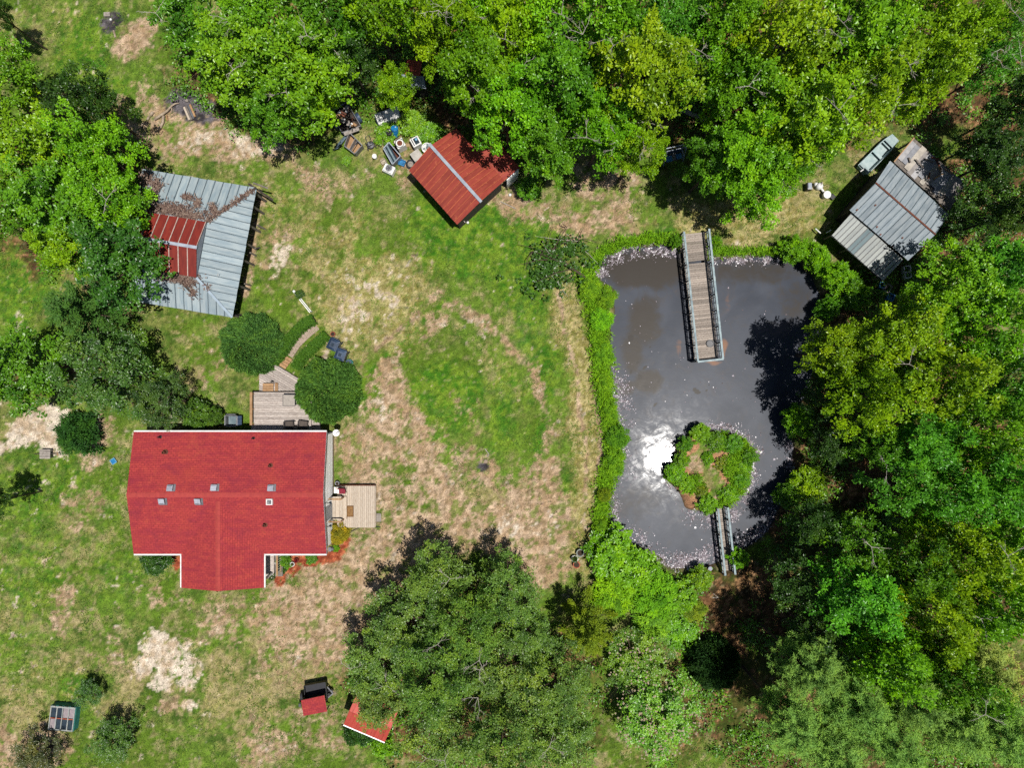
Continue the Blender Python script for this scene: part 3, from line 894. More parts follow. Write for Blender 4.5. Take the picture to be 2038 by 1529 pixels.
# ------------------------------------------------------------------ red-roofed shed with lean-to
def build_red_shed():
    ze, zr, zl = 2.25, 3.05, 1.95
    W, Sx = P(814.4, 339.3, ze), P(910, 447, ze)
    ra, rb = P(856.8, 289.6, zr), P(956.8, 401, zr)
    ra2 = Vector((ra.x, ra.y, zr))
    N, D = P(907.9, 255.8, ze), P(1004, 359.4, ze)
    A, B, Cc, D2 = P(936, 284.6, ze - .03), P(972, 258, zl), P(1034, 333.5, zl), P(1004, 359.4, ze - .03)
    root = empty('shed', ((W + D) / 2).to_2d().to_3d(), 'shed with a rusty red ribbed roof and a pale ridge strip, lean-to under the trees', 'shed')
    roof_face(root, [W, Sx, rb, ra], .375, M_RED, rib=.02, ribw=.045, rib_m=M_RIBRED, jit=.004)
    roof_face(root, [D, N, ra, rb], .375, M_RED, rib=.02, ribw=.045, rib_m=M_RIBRED, jit=.004)
    roof_face(root, [Cc, B, A, D2], .40, M_RED, 'lean_to_panel', rib=.02, ribw=.045, rib_m=M_RIBRED, jit=.004)
    up = Vector((0, 0, .06))
    MB().beam(ra + up + (ra - rb).normalized() * .12, rb + up + (rb - ra).normalized() * .06, .2, .04).build('ridge_cap', M_STRIP, root)
    c = (W + D) / 2
    ft = [p.lerp(c, .07) for p in (W, Sx, D, N)]
    mb = MB(); wall_ring(mb, [(p.x, p.y) for p in ft], -.05, [2.18] * 4)
    m1 = (ft[0] + ft[3]) / 2; m2 = (ft[1] + ft[2]) / 2
    mb.poly([(ft[1].x, ft[1].y, 2.16), (ft[2].x, ft[2].y, 2.16), (m2.x, m2.y, 2.9)])
    mb.poly([(ft[3].x, ft[3].y, 2.16), (ft[0].x, ft[0].y, 2.16), (m1.x, m1.y, 2.9)])
    mb.build('wall', M_DARKWOOD, root)
    a = D2.lerp(Cc, .15); b = D2.lerp(Cc, .92)
    MB().beam((a.x, a.y, .95), (b.x, b.y, .95), .04, 1.85).build('white_end_wall', M_WALLW, root)
    for p in (Cc, B): 
        q = p.lerp(c, .06); MB().box((q.x, q.y, .95), (.12, .12, 1.9)).build('post', M_POST, root)
    return root
build_red_shed()

# ------------------------------------------------------------------ grey shed by the pond, its cluttered annex
def build_grey_shed():
    ze, zr, zl, zl2 = 2.5, 3.2, 2.30, 1.75
    na, nb = P(1771, 320, ze), P(1888, 427, ze)
    ra, rb = P(1742, 364, zr), P(1861, 467, zr)
    sa, sb = P(1690, 418, ze), P(1807, 519, ze)
    la, lb = P(1694, 424, zl), P(1797.5, 517, zl)
    ea, eb = P(1655.5, 468.3, zl2), P(1757.4, 558.7, zl2)
    root = empty('shed', ((na + sb) / 2).to_2d().to_3d(), 'blue-grey metal-roofed shed beside the pond with a paler lean-to', 'shed')
    roof_face(root, [nb, na, ra, rb], .45, M_GREY2, rib=.03, ribw=.045, rib_m=M_SEAM, jit=.005)
    roof_face(root, [sa, sb, rb, ra], .40, M_GREY2, rib=.03, ribw=.045, rib_m=M_SEAM, jit=.005)
    roof_face(root, [ea, eb, lb, la], .30, M_PALE, 'lean_to_panel', rib=.03, ribw=.04, rib_m=M_DGREY, jit=.004,
              pick=lambda i, n: M_FADED if i in (5, 6) else M_PALE)
    up = Vector((0, 0, .055))
    MB().beam(ra + up, rb + up, .1, .03).build('ridge_cap', M_RUST, root)
    c = (na + sb) / 2
    ft = [p.lerp(c, .08) for p in (na, sa, sb, nb)]
    mb = MB(); wall_ring(mb, [(p.x, p.y) for p in ft], -.05, [2.38] * 4)
    m1 = (ft[0] + ft[1]) / 2; m2 = (ft[2] + ft[3]) / 2
    mb.poly([(ft[0].x, ft[0].y, 2.36), (ft[1].x, ft[1].y, 2.36), (m1.x, m1.y, 3.0)])
    mb.poly([(ft[2].x, ft[2].y, 2.36), (ft[3].x, ft[3].y, 2.36), (m2.x, m2.y, 3.0)])
    mb.build('wall', M_DARKWOOD, root)
    for p in (ea, eb, ea.lerp(eb, .33), ea.lerp(eb, .67)):
        q = p.lerp(c, .06); MB().box((q.x, q.y, .82), (.1, .1, 1.66)).build('post', M_POST, root)
    MB().beam(ea + Vector((0, 0, -.1)), eb + Vector((0, 0, -.1)), .05, .12).build('eave_beam', M_DGREY, root)
    for px, py in ((1709, 416), (1741, 409), (1749, 450), (1757, 465), (1797, 473), (1782, 488)):
        p = P(px, py, 2.85); u = (p - sa).dot((ra - sa).normalized())
        k = (p - sa).dot((ra - sa).to_2d().to_3d().normalized()) / (ra - sa).to_2d().length
        z = ze + (zr - ze) * max(0, min(1, k))
        MB().box((p.x, p.y, z + .045), (.12, .09, .04), .7).build('rust_patch', M_RUST, root)
    # annex: low flat roof of loose sheets and boards
    za = 1.9
    q = [P(1779, 322, za), P(1819, 274, za), P(1923, 366, za), P(1889, 421, za)]
    an = empty('lean_to', ((q[0] + q[2]) / 2).to_2d().to_3d(), 'flat patched roof of loose sheets and boards behind the grey shed', 'lean-to')
    MB().prism([p - Vector((0, 0, .03)) for p in q][::-1], (0, 0, -.06)).build('roof_deck', M_POST, an)
    for p in q:
        c2 = (q[0] + q[2]) / 2; r = p.lerp(c2, .05)
        MB().box((r.x, r.y, .92), (.1, .1, 1.85)).build('post', M_POST, an)
    MB().beam(q[0], q[1], .06, .1).build('edge_board', M_TAN, an)
    ax = (q[2] - q[1]).normalized(); ay = (q[0] - q[1]).normalized()
    rnd = random.Random(4)
    ml = [M_GREY2, M_PALE, M_STONE, M_POST, M_GREYM]
    LX = (q[2] - q[1]).length; LY = (q[0] - q[1]).length
    for i in range(12):
        a = .03 + i * (LX - .4) / 12; w = .34 + rnd.random() * .1
        ln = LY * rnd.uniform(.7, .97); st = rnd.uniform(0, LY - ln)
        if i == 0: m_ = M_DARKWOOD
        else: m_ = ml[rnd.randrange(len(ml))]
        p0 = q[1] + ax * a + ay * st; dz = Vector((0, 0, .025 + .012 * (i % 3)))
        b_ = MB(); b_.uv = None
        b_.prism([p0 + dz, p0 + ay * ln + dz, p0 + ay * ln + ax * w + dz, p0 + ax * w + dz], (0, 0, -.012)).build('roof_sheet', pm('old_sheet_%d' % (i % 4), [C(206,204,206), C(176,178,186), C(212,202,188), C(186,178,174)][i % 4], None, 4, .7, .2), an)
    for i in range(9):
        a = q[1] + ax * rnd.uniform(.4, LX - .6) + ay * rnd.uniform(.2, LY - .5); an_ = rnd.uniform(0, 6.3)
        dv = Vector((math.cos(an_), math.sin(an_), 0)) * rnd.uniform(.35, .8)
        MB().beam(a + Vector((0, 0, .1 + .01 * i)), a + dv + Vector((0, 0, .1 + .01 * i)), .09, .03).build('loose_board', [M_RUST, M_TAN, M_POST][i % 3], an)
    return root
build_grey_shed()

# ------------------------------------------------------------------ small shed almost hidden in the wood, and the little red building by the oaks
def build_small_sheds():
    z = 2.2
    root = empty('shed', P(822, 148), 'small red and grey roofed hut almost hidden by trees above the junk', 'shed')
    a, b, c, d = P(806, 147, z), P(836, 151, z), P(840, 122, z + .5), P(810, 118, z + .5)
    roof_face(root, [a, b, c, d], .3, M_RED, rib=.02, rib_m=M_RIBRED)
    a2, b2, c2, d2 = P(800, 172, z - .5), P(848, 176, z - .5), P(843, 151, z), P(798, 147, z)
    roof_face(root, [a2, b2, c2, d2], .32, M_GREY2, 'lean_to_panel', rib=.02)
    mb = MB(); wall_ring(mb, [(p.x, p.y) for p in (a2.lerp(d, .06), b2.lerp(c, .06), c.lerp(a2, .06), d.lerp(b2, .06))], -.05, [1.6, 1.6, 2.5, 2.5])
    mb.build('wall', M_DARKWOOD, root)
    z = 1.9
    root = empty('shed', P(735, 1447), 'tiny outbuilding with a salmon red roof and white eave under the oak', 'shed')
    a, b = P(684, 1443, z), P(766, 1478, z); up = P(712, 1405, z + .6) - P(697, 1449, z)
    n_ = Vector(((b - a).y, -(b - a).x, 0)).normalized() * -1
    if n_.y < 0: n_ = -n_
    r1, r2 = a + n_ * 1.25 + Vector((0, 0, .55)), b + n_ * 1.25 + Vector((0, 0, .55))
    e1, e2 = a + n_ * 2.5, b + n_ * 2.5
    roof_face(root, [a, b, r2, r1], .28, M_SALMON, rib=.02)
    roof_face(root, [e2, e1, r1, r2], .28, M_SALMON, rib=.02)
    MB().beam(a - n_ * .02, b - n_ * .02, .07, .1).build('eave_trim', M_WALLW, root)
    c = (a + e2) / 2
    ft = [p.lerp(c, .08) for p in (a, b, e2, e1)]
    mb = MB(); wall_ring(mb, [(p.x, p.y) for p in ft], -.05, [1.85] * 4); mb.build('wall', pm('red_board', C(150,60,50), C(120,44,38), 4, .8, .2), root)
build_small_sheds()

# ------------------------------------------------------------------ vegetation
def leaf_material(name, rough=.45, trans=.35, spec=.35):
    t = NT(name)
    oi = t.n('ShaderNodeObjectInfo')
    tn = t.attr('tint')
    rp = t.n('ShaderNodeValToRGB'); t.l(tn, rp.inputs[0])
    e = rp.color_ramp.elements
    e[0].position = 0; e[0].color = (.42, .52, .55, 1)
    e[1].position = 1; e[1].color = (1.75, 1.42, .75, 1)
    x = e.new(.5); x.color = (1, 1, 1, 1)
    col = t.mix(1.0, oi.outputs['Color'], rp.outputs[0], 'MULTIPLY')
    t.fin(col, rough, 0, spec)
    tr = t.n('ShaderNodeBsdfTranslucent')
    c2 = t.mix(1.0, col, (1.25, 1.25, .55, 1), 'MULTIPLY')
    t.l(c2, tr.inputs['Color'])
    ms = t.n('ShaderNodeMixShader'); ms.inputs[0].default_value = trans
    t.l(t.bsdf.outputs[0], ms.inputs[1]); t.l(tr.outputs[0], ms.inputs[2]); t.l(ms.outputs[0], t.out.inputs['Surface'])
    return t.m
M_LEAF = leaf_material('broad_leaf', .38, .28, .45)
M_NEEDLE = leaf_material('needle_leaf', .6, .15, .2)

def unit(v):
    return v / (np.linalg.norm(v, axis=1, keepdims=True) + 1e-9)

def leaves_mesh(name, pos, dr, nr, L, W, tint, m, fold=.25):
    """one rhombic, slightly folded leaf at every pos; dr = along the leaf, nr = its face"""
    dr = unit(dr); s = unit(np.cross(dr, nr)); n = np.cross(s, dr)
    L = L[:, None]; W = W[:, None]
    a = pos; b = pos + dr * L * .5 + s * W * .5 - n * W * fold * .5
    c = pos + dr * L; d = pos + dr * L * .5 - s * W * .5 - n * W * fold * .5
    v = np.stack([a, b, c, d], 1).reshape(-1, 3)
    k = np.arange(len(pos)) * 4
    f = np.stack([k, k + 1, k + 2, k, k + 2, k + 3], 1).ravel()
    return arr_mesh(name, v, 3, f, m, {'tint': np.repeat(tint, 4)})

def broad_crown(seed, Rc=4.0, Ht=10.0, zb=3.2, boughs=95, sprigs=13, per=13, L=.21, W=.13, open_=0.0, lobes=6, mat=None, bsize=1.0):
    """returns crown mesh and bough positions; crown radius Rc, from zb to Ht"""
    rs = np.random.RandomState(seed)
    i = np.arange(boughs) + .5
    ct = 1 - 1.12 * (i / boughs)                      # down to a little under the equator
    th = np.arccos(np.clip(ct, -1, 1)); az = i * 2.39996 + rs.uniform(-.25, .25, boughs)
    la = rs.uniform(0, 6.28, lobes); lw = rs.uniform(-.5, 1, lobes)
    lob = 1.6 * sum(w * np.exp(-((np.angle(np.exp(1j * (az - a)))) / .5) ** 2) for a, w in zip(la, lw))
    rr = (.80 + .19 * np.clip(lob, -1.4, 1.3)) * rs.uniform(.62, 1.10, boughs)
    inner = rs.rand(boughs) < .22
    rr = np.where(inner, rr * rs.uniform(.45, .75, boughs), rr)
    zc = zb + (Ht - zb) * .34
    up = Ht - zc; dn = zc - zb
    bx = np.sin(th) * np.cos(az) * rr * Rc; by = np.sin(th) * np.sin(az) * rr * Rc
    bz = zc + np.where(ct > 0, ct * up, ct * dn) * np.minimum(1.0, rr + .05) + rs.uniform(-.075, .06, boughs) * Ht
    keep = rs.rand(boughs) > open_
    B = np.stack([bx, by, bz], 1)[keep]
    nb = len(B)
    bs = rs.uniform(.5, 1.0, nb) * bsize * Rc / 4.0
    bt = rs.normal(.5, .17, nb)
    # sprigs: on the upper shell of every bough, drawn out away from the trunk
    K = nb * sprigs
    bi = np.repeat(np.arange(nb), sprigs)
    out = unit(np.stack([B[:, 0], B[:, 1], np.zeros(nb)], 1))
    a = rs.uniform(0, 6.28, K); q = np.sqrt(rs.rand(K))
    off = np.stack([np.cos(a) * q, np.sin(a) * q, .55 * np.sqrt(np.clip(1 - q * q, 0, 1)) - .25 + rs.normal(0, .12, K)], 1) * bs[bi][:, None]
    off = off + out[bi] * (rs.uniform(-.35, .45, K) * bs[bi])[:, None]
    SP = B[bi] + off
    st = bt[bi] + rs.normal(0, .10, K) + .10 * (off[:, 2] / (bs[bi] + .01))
    # leaves: a rosette round every sprig
    N = K * per
    si = np.repeat(np.arange(K), per)
    a = rs.uniform(0, 6.28, N); el = rs.uniform(-.55, .75, N)
    dr = np.stack([np.cos(a) * np.cos(el), np.sin(a) * np.cos(el), np.sin(el)], 1)
    pos = SP[si] + dr * (rs.uniform(.02, .20, N) * Rc / 4.0)[:, None]
    nr = np.stack([rs.normal(0, .45, N), rs.normal(0, .45, N), np.ones(N)], 1) + unit(off)[si] * .35
    sz = rs.uniform(.65, 1.25, N)
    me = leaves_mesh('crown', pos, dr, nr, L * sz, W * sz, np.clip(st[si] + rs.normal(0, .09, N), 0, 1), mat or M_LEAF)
    return me, B

def trunk_mesh(seed, B, Ht, zb, r0, limbs=16):
    rnd = random.Random(seed)
    mb = MB()
    mb.tube([(0, 0, -.15), (.02, .01, .25), (.05, -.03, zb * .6), (.08, .03, zb), (.02, 0, zb + (Ht - zb) * .55)], [r0 * 1.45, r0 * 1.05, r0 * .9, r0 * .75, r0 * .25], 8)
    idx = list(range(len(B))); rnd.shuffle(idx)
    for i in idx[:limbs]:
        e = Vector(B[i]); s = Vector((.05, 0, zb + (Ht - zb) * rnd.uniform(-.05, .4)))
        m = s.lerp(e, .5) + Vector((0, 0, -.12 * (e - s).length * .5 + .2))
        mb.tube([s, m, e], [r0 * .42, r0 * .26, r0 * .07], 5, cap=False)
    off = MB.build
    me = bpy.data.meshes.new('trunk'); me.from_pydata(mb.v, [], mb.f); me.materials.append(M_BARK)
    me.polygons.foreach_set('use_smooth', [True] * len(me.polygons)); me.update()
    return me

def twig_mesh(seed, n=3, L=1.3):
    """pale bare twigs that stick out of a crown"""
    rnd = random.Random(seed); mb = MB()
    def grow(p, d, l, r, k):
        q = p + d * l * .5 + Vector((rnd.uniform(-.1, .1), rnd.uniform(-.1, .1), rnd.uniform(-.05, .08))) * l
        e = q + (d + Vector((rnd.uniform(-.35, .35), rnd.uniform(-.35, .35), rnd.uniform(-.1, .15)))).normalized() * l * .5
        mb.tube([p, q, e], [r, r * .75, r * .5], 4, cap=False)
        if k > 0:
            for _ in range(rnd.choice((2, 3))):
                a = rnd.uniform(-.9, .9)
                dd = Vector((d.x * math.cos(a) - d.y * math.sin(a), d.x * math.sin(a) + d.y * math.cos(a), d.z + rnd.uniform(-.25, .25))).normalized()
                grow(rnd.choice((q, e)), dd, l * rnd.uniform(.5, .75), r * .6, k - 1)
    for _ in range(n):
        a = rnd.uniform(0, 6.28)
        grow(Vector((0, 0, 0)), Vector((math.cos(a), math.sin(a), rnd.uniform(.1, .6))).normalized(), L * rnd.uniform(.5, .8), .036, 2)
    me = bpy.data.meshes.new('dead_twigs'); me.from_pydata(mb.v, [], mb.f); me.materials.append(M_DEAD); me.update()
    return me

def pine_crown(seed, Rc=3.2, Ht=14.0, zb=8.0):
    rs = np.random.RandomState(seed)
    C_ = []; T_ = []
    nw = 11
    for w in range(nw):
        f = w / (nw - 1); z = zb + (Ht - zb) * f
        rad = Rc * math.sqrt(max(0, 1 - f ** 1.6)) * (1.0 if w > 1 else .8) + .3
        nb = 8 if f < .8 else 5
        for k in range(nb):
            if rs.rand() < .16: continue
            a = 6.283 * k / nb + w * 1.1 + rs.uniform(-.3, .3); r_ = rad * rs.uniform(.65, 1.1)
            cnt = max(2, int(r_ * 3.2))
            for j in range(cnt):
                g = (j + 1.2) / (cnt + .6)
                if g < .3 and r_ > 1: continue
                for sd in (-1, 0, 1):
                    if sd and rs.rand() < .35: continue
                    aa = a + sd * .30 * g + rs.normal(0, .05)
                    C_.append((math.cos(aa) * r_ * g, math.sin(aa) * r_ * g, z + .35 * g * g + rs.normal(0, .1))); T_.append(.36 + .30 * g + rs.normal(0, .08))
    C_ = np.array(C_); T_ = np.array(T_)
    per = 30; K = len(C_); si = np.repeat(np.arange(K), per); N = K * per
    a = rs.uniform(0, 6.28, N); el = rs.uniform(-.3, .8, N)
    dr = np.stack([np.cos(a) * np.cos(el), np.sin(a) * np.cos(el), np.sin(el)], 1)
    pos = C_[si] + dr * .03 + rs.normal(0, .07, (N, 3))
    nr = rs.normal(0, .6, (N, 3)) + np.array([0, 0, .8])
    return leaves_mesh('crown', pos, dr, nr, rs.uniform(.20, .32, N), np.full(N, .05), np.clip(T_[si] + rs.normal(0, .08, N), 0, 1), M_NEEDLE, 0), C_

def cedar_crown(seed, Rc=2.4, Ht=7.0, zb=.5, spikes=26, per=420):
    """red-cedar: pointed feathery sprays that stand out like a star from above"""
    rs = np.random.RandomState(seed)
    pos = []; dr = []; tt = []; B = []
    for s in range(spikes):
        f = (s + .5) / spikes; z0 = zb + (Ht - zb) * f * .92
        rad = Rc * (1 - f) ** .8 * rs.uniform(.7, 1.15) + .25
        a = s * 2.4 + rs.uniform(-.3, .3)
        ax = np.array([math.cos(a), math.sin(a), .38])
        n = int(per * (rad / Rc) + 60)
        g = rs.rand(n) ** .7
        wd = .34 * (1 - g) * rad * .6 + .06
        p = np.array([0, 0, z0]) + ax * (g * rad)[:, None] + rs.normal(0, 1, (n, 3)) * wd[:, None] * np.array([1, 1, .55])
        d = ax + rs.normal(0, .45, (n, 3))
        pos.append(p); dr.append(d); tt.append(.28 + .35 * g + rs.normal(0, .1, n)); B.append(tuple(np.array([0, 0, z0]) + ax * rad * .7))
    pos = np.concatenate(pos); dr = np.concatenate(dr); tt = np.concatenate(tt); N = len(pos)
    nr = np.stack([rs.normal(0, .6, N), rs.normal(0, .6, N), np.ones(N)], 1)
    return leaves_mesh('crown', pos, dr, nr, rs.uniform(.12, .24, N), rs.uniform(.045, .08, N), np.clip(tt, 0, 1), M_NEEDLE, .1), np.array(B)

def bush_crown(seed, n=26000, rough=.09, swirl=.9):
    """clipped dense dome, unit radius, unit height"""
    rs = np.random.RandomState(seed)
    z = rs.uniform(-.25, 1, n); a = rs.uniform(0, 6.28, n)
    rr = np.sqrt(1 - np.clip(z, 0, 1) ** 2) * np.where(z < 0, 1 + z * .5, 1)
    k = 1 + rough * (np.sin(a * 5 + 1) * .5 + np.sin(a * 11 + z * 7) * .5) + rs.normal(0, .02, n) - .10 * (rs.rand(n) ** 3)
    clump = .05 * np.sin(a * 17 + z * 23 + 2 * np.sin(a * 3)) * np.sin(z * 31 - a * 9) + .03 * np.sin(a * 7 + 4 * z + np.sin(a * 2) * 2)
    k = k + clump
    pos = np.stack([np.cos(a) * rr * k, np.sin(a) * rr * k, np.clip(z, -.25, 1) * .9 * k], 1)
    out = unit(pos + 1e-3)
    tang = np.stack([-np.sin(a), np.cos(a), np.zeros(n)], 1)
    dr = out * .55 + tang * swirl * rs.uniform(.2, 1, n)[:, None] + rs.normal(0, .3, (n, 3)) + np.array([0, 0, .15])
    nr = out + rs.normal(0, .5, (n, 3))
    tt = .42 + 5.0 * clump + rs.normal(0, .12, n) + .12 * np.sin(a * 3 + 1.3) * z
    return leaves_mesh('crown', pos, dr, nr, rs.uniform(.06, .13, n), rs.uniform(.02, .042, n), np.clip(tt, 0, 1), M_NEEDLE, .1)

def shrub_crown(seed, n=60, sprigs=9, per=11, L=.16, W=.075):
    return broad_crown(seed, 1.3, 1.5, .1, n, sprigs, per, L, W, .05, 5, None, .95)

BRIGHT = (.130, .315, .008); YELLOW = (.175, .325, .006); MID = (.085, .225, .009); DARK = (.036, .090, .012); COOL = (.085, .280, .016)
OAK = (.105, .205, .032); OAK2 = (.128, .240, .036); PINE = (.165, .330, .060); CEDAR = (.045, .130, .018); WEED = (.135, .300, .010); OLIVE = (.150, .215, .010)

def proto_set():
    d = {}
    d['broad'] = []
    for k in range(6):
        cm, B = broad_crown(100 + k, 4, 10, 3.2, 64, 14, 13, .25, .16, open_=.12, bsize=1.02)
        d['broad'].append((cm, trunk_mesh(k, B, 10, 3.2, .19), 4.0, 10.0))
    d['open'] = []
    for k in range(2):
        cm, B = broad_crown(140 + k, 4, 10, 3.2, 74, 10, 11, .25, .15, open_=.35)
        d['open'].append((cm, trunk_mesh(40 + k, B, 10, 3.2, .17, 22), 4.0, 10.0))
    d['oak'] = []
    for k in range(4):
        cm, B = broad_crown(200 + k, 4, 9, 2.4, 66, 15, 15, L=.19, W=.10, bsize=.92, open_=.12)
        d['oak'].append((cm, trunk_mesh(60 + k, B, 9, 2.4, .24, 22), 4.0, 9.0))
    d['pine'] = []
    for k in range(3):
        cm, B = pine_crown(300 + k)
        d['pine'].append((cm, trunk_mesh(80 + k, B, 13.5, 5, .17, 40), 3.2, 14.0))
    d['cedar'] = []
    for k in range(2):
        cm, B = cedar_crown(400 + k)
        d['cedar'].append((cm, trunk_mesh(90 + k, B, 6.5, 1.0, .13, 12), 2.4, 7.0))
    d['shrub'] = []
    for k in range(3):
        cm, B = shrub_crown(500 + k)
        d['shrub'].append((cm, trunk_mesh(120 + k, B, 1.3, .25, .035, 10), 1.3, 1.5))
    d['fern'] = []
    for k in range(2):
        cm, B = broad_crown(540 + k, 1.3, 1.4, .05, 70, 10, 12, .24, .05, .0, 6, M_NEEDLE, 1.0)
        d['fern'].append((cm, trunk_mesh(140 + k, B, 1.2, .2, .03, 10), 1.3, 1.4))
    d['twigs'] = [twig_mesh(600 + k, 3, 1.5) for k in range(3)]
    return d
PR = proto_set()
_count = {}
_rv = random.Random(77)

def tree(kind, px, py, r, ht, color, label, group=None, twigs=0, name=None, cat='tree', squash=1.0):
    """crown centre seen at (px, py) with radius r photograph pixels; ht metres tall"""
    k = _count.get(kind, 0); _count[kind] = k + 1
    cm, tm, R0, H0 = PR[kind][k % len(PR[kind])]
    zc = ht * (.78 if kind == 'pine' else .62)
    c = P(px, py, zc); rad = r * S * (H - zc) / H
    rz = _rv.uniform(0, 6.28)
    root = empty(name or 'tree', (c.x, c.y, 0), label, cat, group)
    j = _rv.uniform(.90, 1.1)
    col = tuple(min(.6, v * j * _rv.uniform(.93, 1.07)) for v in color)
    s = rad / R0; sz = ht / H0
    link('trunk', tm, root, (0, 0, 0), rz, (s, s, sz))
    link('crown', cm, root, (0, 0, 0), rz, (s * _rv.uniform(.94, 1.06), s * squash, sz), col)
    for q in range(twigs if twigs > 1 else (twigs if k % 3 == 0 else 0)):
        a = _rv.uniform(0, 6.28); f = _rv.uniform(.25, .85)
        link('dead_branch', PR['twigs'][(k + q) % 3], root, (math.cos(a) * rad * f, math.sin(a) * rad * f, ht * (1 - .30 * f * f) - .25), _rv.uniform(0, 6.28), (.55, .55, .55))
    return root

def shrub(px, py, r, ht, color, label, group=None, kind='shrub', name='shrub', cat='shrub'):
    return tree(kind, px, py, r, ht, color, label, group, 0, name, cat)

